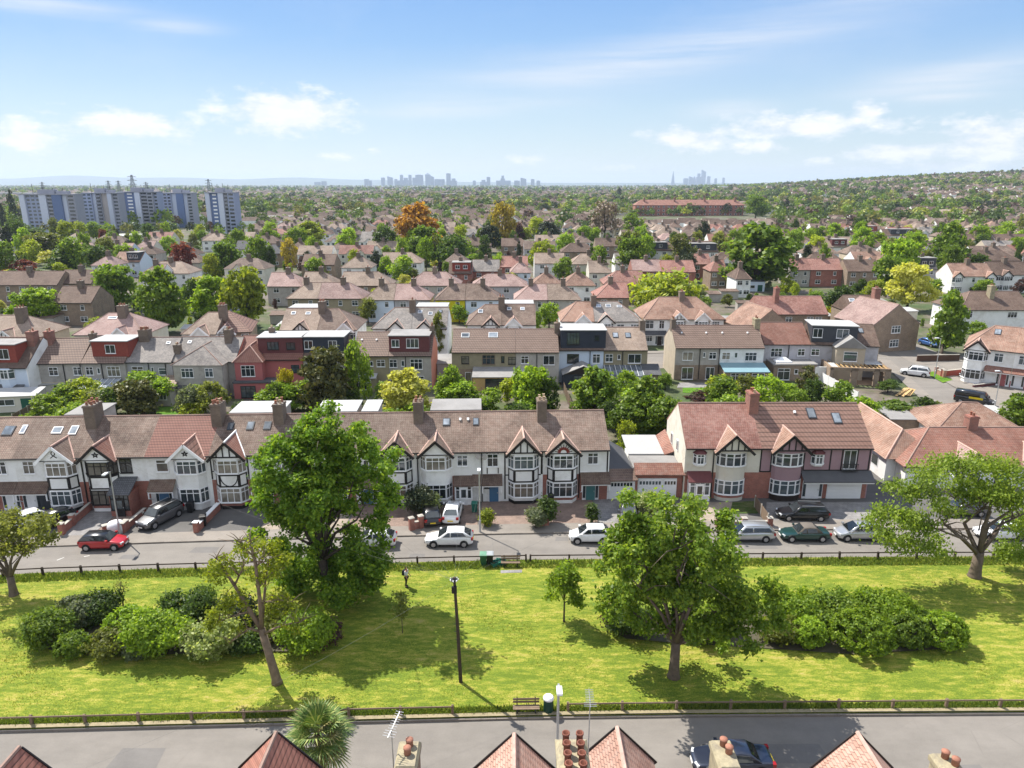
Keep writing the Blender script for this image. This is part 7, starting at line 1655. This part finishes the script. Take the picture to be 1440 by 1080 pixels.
for zn,L in pend.items():
    cc={}
    for x,y in L:
        c=FR.choice(tcols); kd=FR.choice(['round']*6+['oval']*3+['cone'] if c not in('yew',) else ['cone','oval']); h=FR.uniform(5.5,13.5) if y<420 else FR.uniform(7,15)
        if kd=='cone' and c in('lime','bright','copper','gold','plum','airy'): kd='round'
        w=h*FR.uniform(.65,1.05)*(.45 if kd=='cone' else .7 if kd=='oval' else 1)
        key=(c,kd); cc[key]=cc.get(key,0)+1
        sh=dict(round='round',oval='upright',cone='pointed')[kd]
        tree(f'{TC[c]} {sh} tree {zn}, {ORD[min(49,cc[key]-1)]} nearest of its kind there',x,y,h,w,kd,LEAF[c],i=2+FR.randrange(2),trunk=y<330)
def tree_mass():
    r=np.random.default_rng(12); pts=[]
    for x,y in stuffT: pts.append((x,y,9))
    Y=470.0
    while Y<9000:
        n=int(24+40*min(1,(Y-400)/500)) if Y<2500 else 150
        k=0
        for i in range(n):
            x=r.uniform(-.85,.85)*Y; y=Y*r.uniform(.985,1.03); u=x/y
            if -.70<u<-.38 and 475<y<520: continue
            if .12<u<.36 and 370<y<690: continue
            if y<700 and (math.sin(x*.013+1.3*math.sin(y*.007))+math.sin(y*.011+x*.004))<.2 and r.random()<.75: continue
            pts.append((x,y,r.uniform(7,15)*(1 if y<2500 else 1.3)))
        Y*=1.022 if Y<2500 else 1.04
    # belts of dense wood
    for cx,cy,sx,sy,n in ((-330,520,60,40,110),(-250,900,200,40,110),(300,1350,500,60,260),(700,1900,500,120,260),(-500,1500,500,100,190),(250,950,160,30,100),(420,760,60,20,110),(-420,700,120,90,150),(650,1500,300,35,260),(1150,2050,420,60,420),(1500,2500,500,90,420),(350,1150,150,25,150),(900,1350,120,60,160)):
        for i in range(int(n*.7)): pts.append((cx+r.normal(0,sx),cy+r.normal(0,sy),r.uniform(8,16)))
    P=np.array(pts); VV=[];MI=[]
    mats=['mid','bright','dark','olive','lime','yew','plum']; pr=[.25,.13,.28,.14,.06,.09,.05]
    mi=r.choice(7,len(P),p=pr)
    base=dict(mid=(.08,.135,.02),bright=(.13,.205,.024),dark=(.045,.08,.018),olive=(.12,.13,.032),lime=(.19,.23,.035),yew=(.026,.04,.018),plum=(.06,.04,.035))
    WOODM=[leafm('woods_'+k,base[k],None,.3) for k in mats]
    for i in range(len(P)):
        x,y,h=P[i]; nq=int(np.clip(80000/y,14,150)); w=h*r.uniform(.34,.5); z=hill(x,y)
        d=r.normal(0,1,(nq,3)); d/=np.linalg.norm(d,axis=1,keepdims=True); d[:,2]=np.abs(d[:,2])*1.1-.35
        rad_=r.uniform(.6,1.05,nq)[:,None]; lob=1+.25*np.sin(d[:,:1]*5+i)*np.cos(d[:,1:2]*4+i*2)
        c=np.array([x,y,z+h*.5])+d*rad_*lob*np.array([w,w,h*.5])
        nrm=d+r.normal(0,.5,(nq,3)); nrm/=np.linalg.norm(nrm,axis=1,keepdims=True); t=np.cross(nrm,r.normal(0,1,(nq,3))); t/=np.linalg.norm(t,axis=1,keepdims=True)+1e-6; b=np.cross(nrm,t)
        s=w*1.9/math.sqrt(nq)*r.uniform(.6,1.3,nq)[:,None]
        VV.append(np.stack([c-t*s,c+b*s,c+t*s,c-b*s],1).reshape(-1,3)); MI.append(np.full(nq,mi[i]))
    V=np.concatenate(VV); o=link('woods',npmesh('woods',V,np.arange(len(V)).reshape(-1,4),WOODM,np.concatenate(MI))); o['kind']='stuff'; tag(o,'far off tree cover thickening towards the horizon','trees'); print('woods',len(P),len(V)//4)
tree_mass()
# ------------------------------------------------------------------ garden clutter between the middle rows: shrubs, hedges, sheds
def garden_clutter():
    r=random.Random(31); occ=[(o.location.x,o.location.y,o.get('category')) for o in col.objects if o.parent is None and o.get('category') in('house','tree','shed','bungalow')]
    n=0; cnt={}; sheds=0
    sp=['mid','bright','dark','olive','lime','grey','airy','plum','gold']
    tries=0
    while n<250 and tries<9000:
        tries+=1
        y=139+ (r.random()**1.1)*165; x=r.uniform(-.72,.72)*(y*cp+9)
        ok=True
        for a,b,c in occ:
            dx,dy=x-a,y-b
            if c=='house':
                if -3<dx<15 and -2.2<dy<11.5: ok=False;break
            elif dx*dx+dy*dy<9: ok=False;break
        if 62<x<95 and y<150: ok=False
        if not ok: continue
        occ.append((x,y,'tree')); c=r.choice(sp); kd=r.choice(['round','round','oval'])
        if sheds<34 and r.random()<.2:
            sheds+=1; mats=[(CREAM,FLATR,'cream','pale'),(WOOD,FELT,'timber','grey felt'),(GREYR,TILEW,'grey','brown tiled'),(WHITE,FELT,'white','grey felt')]; k=sheds%4
            shed(f'{mats[k][2]} shed with {mats[k][3]} roof, {ORD[sheds-1]} nearest of the garden sheds',(x,y),r.uniform(-.2,.2),r.uniform(2.5,5),r.uniform(2.2,4),r.uniform(2,2.4),mats[k][0],mats[k][1],.35,False); continue
        n+=1; z=zone(x/y); key=(c,kd,z); cnt[key]=cnt.get(key,0)+1
        h=r.uniform(1.6,5.2); w=h*r.uniform(.8,1.5) if kd=='round' else h*r.uniform(.45,.7)
        t=tree(f'{TC.get(c,"grey green")} {"rounded" if kd=="round" else "narrow"} garden shrub {z}, {ORD[cnt[key]-1]} nearest of its kind',x,y,h,w,kd,LEAF[c],i=2+r.randrange(2),trunk=False,name='garden_shrub',group='shrubs in the middle gardens'); t['category']='shrub'
garden_clutter()
# ------------------------------------------------------------------ tower blocks, brick hall, distant buildings
TW=pm('pale_tower_concrete',(.54,.58,.68),var=.06); TB=pm('blue_tower_panel',(.13,.18,.32),var=.08); TBP=pm('pale_blue_tower_panel',(.29,.33,.45),var=.08); TG=pm('tower_balcony_grey',(.3,.31,.36),var=.1); TS=pm('tower_sand_panel',(.42,.38,.36),var=.08)
def tower(label,xa,xb,pyb,pyt,cols,rz=-.25,plant=True):
    x0,y=G(xa,pyb); x1,_=G(xb,pyb); h=zat((x0+x1)/2,y,pyt); D=9; W=x1-x0-.42*D
    t=thing('tower_block',label,'tower block',(x0,y,0),rz*0,'white and blue tower blocks')
    tot=sum(c[0] for c in cols); x=0
    nf=11
    for i,(wf,mt,kind) in enumerate(cols):
        w=W*wf/tot; yo=(i%2)*1.2
        m=MB(); m.box(x,x+w-.01,yo,D+yo*0,0,h,0)
        if kind=='w':
            for f in range(nf):
                z=h*(f+.35)/nf; k=max(1,int(w/2.6))
                for j in range(k):
                    a=x+w*(j+.18)/k;b=x+w*(j+.82)/k
                    m.poly([(a,yo-.03,z),(b,yo-.03,z),(b,yo-.03,z+h/nf*.5),(a,yo-.03,z+h/nf*.5)],1)
        elif kind=='s':
            for f in range(nf):
                z=h*(f+.3)/nf; c_=x+w/2
                m.poly([(c_-w*.22,yo-.03,z),(c_+w*.22,yo-.03,z),(c_+w*.22,yo-.03,z+h/nf*.4),(c_-w*.22,yo-.03,z+h/nf*.4)],2)
        elif kind=='b':
            for f in range(nf):
                z=h*f/nf; m.box(x+.3,x+w-.3,yo-.9,yo-.003,z+.1,z+h/nf*.42,0); m.poly([(x+.4,yo-.02,z+h/nf*.45),(x+w-.4,yo-.02,z+h/nf*.45),(x+w-.4,yo-.02,z+h/nf*.92),(x+.4,yo-.02,z+h/nf*.92)],1)
        m.build('facade_bay',[mt,GLASS,UPVC],t); x+=w
    m=MB(); m.box(-.2,W+.2,-.3,D+.3,h+.02,h+.6); m.build('roof',TG,t)
    m=MB(); m.box(W*.3,W*.6,D*.3,D*.7,h+.6,h+3.2); m.box(W*.62,W*.85,D*.35,D*.6,h+.6,h+2.2); m.build('plant_room',TG,t)
    m=MB(); 
    for k in range(4): xx=W*(.2+.18*k); m.box(xx-.1,xx+.1,D*.4,D*.4+.2,h+.6,h+4+R.random()*3)
    m.build('mast',STEELD,t)
tower('leftmost tower block with wide blue end wall',36,122,331,274,[(2.2,TW,''),(6,TBP,'w'),(3,TW,''),(2.4,TG,'b'),(4,TB,''),(2.2,TW,''),(3.5,TG,'w')])
tower('second tower block from the left, sandy sided',123,180,326,272,[(4.5,TBP,'w'),(2,TW,''),(2.5,TG,'b'),(3,TS,''),(2,TW,''),(3,TG,'w')])
tower('middle tower block with a dark blue panel and lit white windows',172.5,234,323,270.5,[(2.6,TW,''),(5.5,TB,'s'),(2.6,TW,''),(3.4,TG,'b'),(3,TG,'w'),(2,TBP,'w')])
tower('fourth tower block standing right of the middle one',234.5,282,320,272,[(4,TBP,'w'),(2.5,TW,''),(3.5,TB,''),(2,TW,''),(2.5,TG,'w')])
tower('lone tower block standing apart on the right of the group',294,343,329,271.5,[(2.4,TW,''),(5,TB,'s'),(3,TW,''),(2.5,TG,'b'),(4,TBP,'w')])
def block(label,xa,xb,pyb,pyt,wall,roof,floors,name='brick_hall',cat='building',D=16,ridge=0,wins=True,group=None,z=None):
    x0,y=G(xa,pyb) if z is None else (None,None)
    x1,_=G(xb,pyb); h=zat((x0+x1)/2,y,pyt); W=x1-x0; t=thing(name,label,cat,(x0,y,0),0,group); m=MB(); m.box(0,W,0,D,0,h,0); m.build('wall',wall,t)
    if ridge:
        q=MB(); A=[(-.5,-.5,h+.02),(W+.5,-.5,h+.02),(W+.5,D+.5,h+.02),(-.5,D+.5,h+.02)]; r0,r1=(D*.4,D/2,h+ridge),(W-D*.4,D/2,h+ridge)
        q.poly([A[0],A[1],r1,r0]);q.poly([A[2],A[3],r0,r1]);q.poly([A[1],A[2],r1]);q.poly([A[3],A[0],r0]);q.poly(A[::-1]); ro=q.build('roof',roof,t)
        for k in range(4 if W>60 else 2):
            q=MB(); xx=W*(.08+.28*k); q.box(xx,xx+1.6,D*.3,D*.4,h,h+ridge+2.2); q.build('chimney',STACKR,t)
    else:
        q=MB(); q.box(-.3,W+.3,-.3,D+.3,h+.02,h+.5); q.build('roof',roof,t)
    n=min(22,max(3,int(W/5)))
    for f in range(floors):
        for j in range(n):
            m=MB(); xx=W*(j+.5)/n; z0=h*(f+.3)/floors; m.box(xx-.9,xx+.9,-.06,-.002,z0,z0+h/floors*.5,0); m.box(xx-.75,xx+.75,-.075,-.061,z0+.1,z0+h/floors*.5-.1,1); m.build('window',[UPVC,GLASS],t)
block('long red brick hall with a red roof and chimneys in the distance',893,1045,304,288.5,BRICK,TILER,3,ridge=5)
block('low white flat roofed building right of the city skyline',1012,1078,272,262,WHITE,FLATR,2,'white_building',D=30)
block('white building on the rise right of the white flat one',1078,1112,270,258,WHITE,FLATR,2,'white_building',D=30)
block('dark flat roofed block in the far centre',616,640,281,273,GREYF,FLATR,2,'office_block',D=20)
block('grey flat roofed block below the left skyline',366,404,318,306,LILAC,FELT,2,'flat_block',D=24)
block('second grey flat roofed block right of the first',424,474,318,309,GREYR,FELT,2,'flat_block',D=26)
block('long flat white shed at the far left edge',-10,42,278,271,LILAC,FLATR,1,'warehouse',D=30)
block('low white roofed hall at the foot of the tower blocks',150,215,339,333,LILAC,FLATR,1,'low_hall',D=18)
# hilltop block at the right edge
hx,hy=.70*2350,2350; t=thing('hilltop_block','grey hilltop block on the skyline at the right edge','building',(hx,hy,hill(hx,hy)-4)); m=MB(); m.box(-18,40,0,20,0,24); m.build('wall',LILAC,t); m=MB(); m.box(-18.5,40.5,-.5,20.5,24.05,25); m.box(0,12,4,12,25,29); m.build('roof',FELT,t)
m=MB()
for f in range(5): m.box(-16,38,-.2,-.01,3+f*4,5+f*4)
m.build('window_band',GLASS,t)
# pylons
def pylon(label,px,pyt,Yd,h=None):
    X_=(px-720)/1000*(Yd*cp+20); z=zat(X_,Yd,pyt); t=thing('pylon',label,'pylon',(X_,Yd,0),0,'pylons on the left skyline'); m=MB(); h=z; b=h*.11; w=h*.012
    for sx,sy in ((-1,-1),(1,-1),(1,1),(-1,1)): m.bar((sx*b,sy*b,0),(sx*b*.18,sy*b*.18,h),w,w)
    n=9
    for i in range(n):
        f0,f1=i/n,(i+1)/n; k0,k1=b*(1-.82*f0),b*(1-.82*f1)
        for (ax,ay),(bx,by) in (((-1,-1),(1,-1)),((1,-1),(1,1)),((1,1),(-1,1)),((-1,1),(-1,-1))): m.bar((ax*k0,ay*k0,h*f0),(bx*k1,by*k1,h*f1),w*.6,w*.6)
    m.build('lattice',STEELD,t)
    for f in (.66,.8,.93):
        m=MB(); L=h*.16*(1.15-abs(f-.8)); m.bar((-L,0,h*f),(L,0,h*f),w,w); m.bar((-L,0,h*f),(0,0,h*f+h*.05),w*.6,w*.6); m.bar((L,0,h*f),(0,0,h*f+h*.05),w*.6,w*.6); m.build('cross_arm',STEELD,t)
for i,(px,py) in enumerate(((68,256),(160,254),(174,254),(195,246),(212,256),(299,252))): pylon(['leftmost pylon','pylon left of the close pair','pylon right of the close pair','tallest pylon above the middle tower blocks','small pylon right of the tallest','pylon behind the lone tower block'][i]+' on the skyline',px,py,1500 if i!=3 else 1250)
# skyline of the far city
SKM=pm('hazy_tower_glass',(.05,.09,.15),rough=.4,var=.15)
def sky_tower(px,w,top,form='box',Yd=10500,lab='',grp='towers of the left city skyline'):
    X_=(px-720)/1000*(Yd*cp); W=w/1000*Yd*cp; z=zat(X_,Yd,top); t=thing('skyscraper',lab,'skyscraper',(X_,Yd,-20),R.uniform(-.3,.3)*0,grp); m=MB(); z+=20
    if form=='pyr': m.box(-W/2,W/2,-W/2,W/2,0,z*.86); m.tube_rings([[(sx*k,sy*k,zz) for sx,sy in ((-1,-1),(1,-1),(1,1),(-1,1))] for k,zz in ((W/2,z*.86+.1),(.5,z))])
    elif form=='spire': m.tube_rings([[(sx*k,sy*k,zz) for sx,sy in ((-1,-1),(1,-1),(1,1),(-1,1))] for k,zz in ((W/2,0),(W*.3,z*.5),(W*.06,z))])
    elif form=='round': m.lathe([(W*.4,0),(W*.5,z*.4),(W*.42,z*.75),(W*.1,z)],(0,0,0),12)
    elif form=='step': m.box(-W/2,W/2,-W/2,W/2,0,z*.75); m.box(-W*.3,W*.3,-W*.3,W*.3,z*.75+.1,z)
    elif form=='slant': m.tube_rings([[(-W/2,-W/2,0),(W/2,-W/2,0),(W/2,W/2,0),(-W/2,W/2,0)],[(-W/2,-W/2,z),(W/2,-W/2,z*.88),(W/2,W/2,z*.88),(-W/2,W/2,z)]])
    else: m.box(-W/2,W/2,-W/2,W/2,0,z); m.box(-W*.3,W*.2,-W*.2,W*.2,z+.1,z*1.02)
    m.build('tower',SKM,t)
    m=MB()
    for k in range(5): m.box(-W/2*.9,W/2*.9,-W/2-1.5,-W/2-.2,z*(.15+.13*k),z*(.15+.13*k)+3)
    if form in('box','step','slant'): m.build('window_band',GLASS,t)
SK=[(516,6,252,'box','squat tower at the left end of the skyline'),(521,4,254,'box','low tower next to the left end squat tower'),(539,5,250,'box','narrow tower, left of the twin slabs'),(549,7,248,'slant','slant topped tower left of the gap'),(557,4,252,'box','thin tower before the first tall pair'),(565,4,246,'box','slim tall tower left of the wide slab'),(571,9,250,'step','stepped tower in the middle left'),(577,4,246,'box','slim tower right of the stepped one'),(583,5,250,'box','short tower before the broad slab'),(590,10,246,'box','broad slab tower of the main cluster'),
 (602,7,243,'pyr','pyramid topped tallest tower of the main cluster'),(608,5,247,'slant','slant topped tower beside the pyramid'),(616,9,252,'box','low wide block right of the pyramid'),(623,5,252,'box','low block before the right tall tower'),(631,6,244,'box','tall tower at the right of the main cluster'),(638,9,251,'step','stepped block at the right end of the main cluster'),(567,16,254,'box','long low podium block of the main cluster'),
 (667,4,254,'box','lonely short tower in the gap'),(680,9,253,'step','stepped tower left of the second cluster'),(687,5,249,'box','slim tower of the second cluster'),(707,6,247,'step','tallest stepped tower of the second cluster'),(708,20,254,'box','wide low block of the second cluster'),(727,8,254,'box','low block right of the wide one'),(736,8,250,'slant','slant topped tower of the second cluster'),(749,5,252,'box','first of the two short end towers'),(757,5,254,'box','last short tower at the right end'),(447,8,256,'box','low block of the far left city'),(456,6,255,'box','taller block of the far left city')]
for px,w,top,f,lab in SK: sky_tower(px,w,top,f,lab=lab+' of towers' if 0 else lab)
G2='towers of the right city skyline'
for px,w,top,f,lab in [(946,5,241,'spire','needle spired tower standing alone'),(964,6,251,'box','low tower left of the right cluster'),(971,5,248,'slant','slant tower of the right cluster'),(976,5,248,'round','rounded tower of the right cluster'),(982,6,244,'step','stepped tower left of the tallest'),(988.5,5.5,239,'slant','tallest tower of the right cluster'),(996,4,248,'box','slim tower right of the tallest'),(1006,3,251,'box','thin separate tower of the right cluster'),(1017,3,250,'box','last thin tower right of the city')]: sky_tower(px,w,top,f,13500,lab,G2)
# low blue hills at the left horizon
def hills():
    V=[];F=[];n=90
    for i in range(n+1):
        a=-.95+1.25*i/n; Yd=17000; X_=a*Yd; env=sstep(.02,-.35,-(-a)) if 0 else max(0,min(1,(-a+.05)/.45))
        hgt=45+env*(120+26*math.sin(a*19)+18*math.sin(a*41+1)); V+=[(X_,Yd-1800,-5),(X_,Yd,hgt),(X_,Yd+1500,hgt*.5)]
    for i in range(n):
        k=i*3; F+=[(k,k+3,k+4,k+1),(k+1,k+4,k+5,k+2)]
    o=link('hills',npmesh('hills',V,F,[pm('far_hill',(.06,.09,.05),var=.3,scale=.002)],smooth=True)); struct(o)
hills()
# ------------------------------------------------------------------ light, sky, air, camera
SUN=Vector((-.72,.69,0)).normalized(); EL=rad(53)
sd=Vector((SUN.x*math.cos(EL),SUN.y*math.cos(EL),math.sin(EL)))
L=bpy.data.lights.new('sun','SUN'); L.energy=5.0; L.angle=rad(.5); L.color=(1,.95,.87)
so=bpy.data.objects.new('sun',L); col.objects.link(so); so.rotation_euler=sd.to_track_quat('Z','Y').to_euler()
w=bpy.data.worlds.new('World'); scene.world=w; w.use_nodes=True; nt=w.node_tree; nt.nodes.clear()
out=nt.nodes.new('ShaderNodeOutputWorld'); bg=nt.nodes.new('ShaderNodeBackground'); nt.links.new(bg.outputs[0],out.inputs[0]); bg.inputs[1].default_value=.078
sk=nt.nodes.new('ShaderNodeTexSky'); sk.sky_type='NISHITA'; sk.sun_disc=False; sk.sun_elevation=EL; sk.sun_rotation=math.atan2(SUN.x,SUN.y); sk.altitude=30; sk.air_density=1.0; sk.dust_density=.1; sk.ozone_density=2.2
tc=nt.nodes.new('ShaderNodeTexCoord'); sep=nt.nodes.new('ShaderNodeSeparateXYZ'); nt.links.new(tc.outputs['Generated'],sep.inputs[0])
dx,dy,dz=sep.outputs
az=math_(nt,'ARCTAN2',dx,dy); el=math_(nt,'ARCSINE',dz)
def pxdir(px,py):
    u=(px-720)/1000;v=(540-py)/1000; d=Vector((u,cp+v*sp,-sp+v*cp)).normalized(); return math.atan2(d.x,d.y),math.asin(d.z)
cmb=nt.nodes.new('ShaderNodeCombineXYZ'); nt.links.new(math_(nt,'MULTIPLY',az,1.0),cmb.inputs[0]); nt.links.new(math_(nt,'MULTIPLY',el,2.3),cmb.inputs[1])
n1=noise(nt,cmb.outputs[0],22,10,.66); n2=noise(nt,cmb.outputs[0],5,6,.62)
tot=None
# cumulus: flat based puffs at their bearings above the horizon
for px,py,wpx,hpx,st in [(402,158,88,34,1.25),(345,140,40,12,.5),(180,176,110,24,1.0),(30,192,60,24,1.0),(1120,178,150,22,.95),(1225,155,34,14,.9),(970,196,70,20,.95),(1060,208,50,14,.8),(1270,212,80,16,.85),(1390,196,90,34,.95),(1335,236,70,12,.8),(1150,228,26,8,.5),(750,224,44,9,.75),(480,220,40,8,.5),(860,236,40,7,.45),(1200,242,60,8,.6),(530,214,16,8,.45),(120,150,60,10,.3)]:
    a0,e0=pxdir(px,py); a1=wpx/1000*.9/ (1+((px-720)/1000)**2); e1=hpx/1000*.95
    qa=math_(nt,'DIVIDE',math_(nt,'SUBTRACT',az,a0),a1); qe=math_(nt,'DIVIDE',math_(nt,'SUBTRACT',el,e0),e1*.8)
    r2=math_(nt,'ADD',math_(nt,'MULTIPLY',qa,qa),math_(nt,'MULTIPLY',qe,qe))
    g=math_(nt,'MULTIPLY',math_(nt,'EXPONENT',math_(nt,'MULTIPLY',r2,-1.0)),st*1.12)
    tot=g if tot is None else math_(nt,'MAXIMUM',tot,g)
cum=math_(nt,'ADD',tot,math_(nt,'MULTIPLY',math_(nt,'SUBTRACT',n1,.5),3.2))
cumf=ramp(nt,math_(nt,'MULTIPLY',cum,math_(nt,'MINIMUM',math_(nt,'MULTIPLY',tot,4),1.0)),[(.25,(0,)*3),(.5,(.35,)*3),(1.0,(1,)*3)])
# streaky high cirrus
mp=nt.nodes.new('ShaderNodeMapping'); mp.inputs['Rotation'].default_value=(0,0,-.22); mp.inputs['Scale'].default_value=(1.4,9,1); nt.links.new(cmb.outputs[0],mp.inputs[0])
c1=noise(nt,mp.outputs[0],1.6,8,.62); 
ct=None
for px,py,wpx,hpx,rot,st in [(900,85,330,26,-.14,.55),(660,150,150,12,-.05,.5),(1370,104,120,16,-.1,.75),(1320,135,60,8,0,.5),(240,36,60,10,0,.4),(60,8,120,10,0,.45),(1160,20,200,30,-.2,.3),(1030,155,60,10,0,.4),(420,240,200,10,0,.3)]:
    a0,e0=pxdir(px,py); a1=wpx/1000*.85; e1=hpx/1000
    da=math_(nt,'SUBTRACT',az,a0); de=math_(nt,'ADD',math_(nt,'SUBTRACT',el,e0),math_(nt,'MULTIPLY',da,rot))
    qa=math_(nt,'DIVIDE',da,a1); qe=math_(nt,'DIVIDE',de,e1); r2=math_(nt,'ADD',math_(nt,'MULTIPLY',qa,qa),math_(nt,'MULTIPLY',qe,qe))
    g=math_(nt,'MULTIPLY',math_(nt,'EXPONENT',math_(nt,'MULTIPLY',r2,-1.0)),st*1.45); ct=g if ct is None else math_(nt,'MAXIMUM',ct,g)
cir=math_(nt,'MULTIPLY',ct,ramp(nt,c1,[(.28,(0,)*3),(.66,(1,)*3)]))
veil=math_(nt,'MULTIPLY',ramp(nt,n2,[(.5,(0,)*3),(.85,(.14,)*3)]),1.0)
grad=ramp(nt,math_(nt,'DIVIDE',el,PI/2),[(0,(.52,.60,.655)),(.06,(.41,.54,.66)),(.11,(.22,.4,.68)),(.16,(.15,.325,.67)),(.35,(.12,.27,.58)),(1,(.10,.21,.48))])
grad=mix(nt,1.0,grad,(10,10,10),'MULTIPLY')
skyc=mix(nt,.72,sk.outputs[0],grad)
CLOUD=(6.9,7.1,7.5)
c=mix(nt,veil,skyc,CLOUD); c=mix(nt,cir,c,CLOUD); c=mix(nt,math_(nt,'MULTIPLY',cumf,.93),c,mix(nt,ramp(nt,n1,[(.3,(0,)*3),(.62,(1,)*3)]),(6.4,6.7,7.3),(8.2,8.2,8.2)))
# unseen bright cloud added overhead and behind the drone to lift shaded house fronts
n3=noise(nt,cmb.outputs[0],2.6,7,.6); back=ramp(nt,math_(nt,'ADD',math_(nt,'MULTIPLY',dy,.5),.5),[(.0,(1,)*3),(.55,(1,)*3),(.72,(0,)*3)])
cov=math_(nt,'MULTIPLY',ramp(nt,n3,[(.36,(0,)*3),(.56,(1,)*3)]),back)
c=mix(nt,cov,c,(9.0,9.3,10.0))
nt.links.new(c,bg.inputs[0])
# air
def haze():
    z1=250.0; V=[(-14500,-120,-26),(14500,-120,-26),(14500,21500,-26),(-14500,21500,-26),(-14500,-120,z1),(14500,-120,z1),(14500,21500,z1),(-14500,21500,z1)]
    F=[(0,3,2,1),(4,5,6,7),(0,1,5,4),(1,2,6,5),(2,3,7,6),(3,0,4,7)]
    me=bpy.data.meshes.new('haze'); me.from_pydata(V,[],F); m=bpy.data.materials.new('haze_air'); m.use_nodes=True; n=m.node_tree; n.nodes.clear(); o_=n.nodes.new('ShaderNodeOutputMaterial'); v=n.nodes.new('ShaderNodeVolumePrincipled')
    v.inputs['Color'].default_value=(.70,.83,1,1); v.inputs['Density'].default_value=HAZE; v.inputs['Anisotropy'].default_value=.15
    n.links.new(v.outputs[0],o_.inputs['Volume']); me.materials.append(m); o=link('haze',me); o['kind']='stuff'; tag(o,'thin pale blue air that fades the far city','haze')
HAZE=.00007; EXPO=.79
haze()
cam=bpy.data.cameras.new('camera'); cam.sensor_width=36; cam.lens=36*CAM_F/1440; cam.clip_start=.5; cam.clip_end=40000
co=bpy.data.objects.new('camera',cam); col.objects.link(co); co.location=(0,0,CAM_H); co.rotation_euler=(PI/2-PITCH,0,0); scene.camera=co
vs=scene.view_settings; vs.view_transform='Standard'; vs.look='None'; vs.gamma=1; vs.use_curve_mapping=False; vs.exposure=EXPO
cy=scene.cycles; cy.use_denoising=True; cy.max_bounces=6; cy.diffuse_bounces=3; cy.glossy_bounces=2; cy.transmission_bounces=3; cy.volume_bounces=0; cy.transparent_max_bounces=8; cy.caustics_reflective=False; cy.caustics_refractive=False; cy.sample_clamp_indirect=6
try: cy.denoiser='OPENIMAGEDENOISE'
except Exception: pass
print('top-level',sum(1 for o in col.objects if o.parent is None),'objects',len(col.objects))
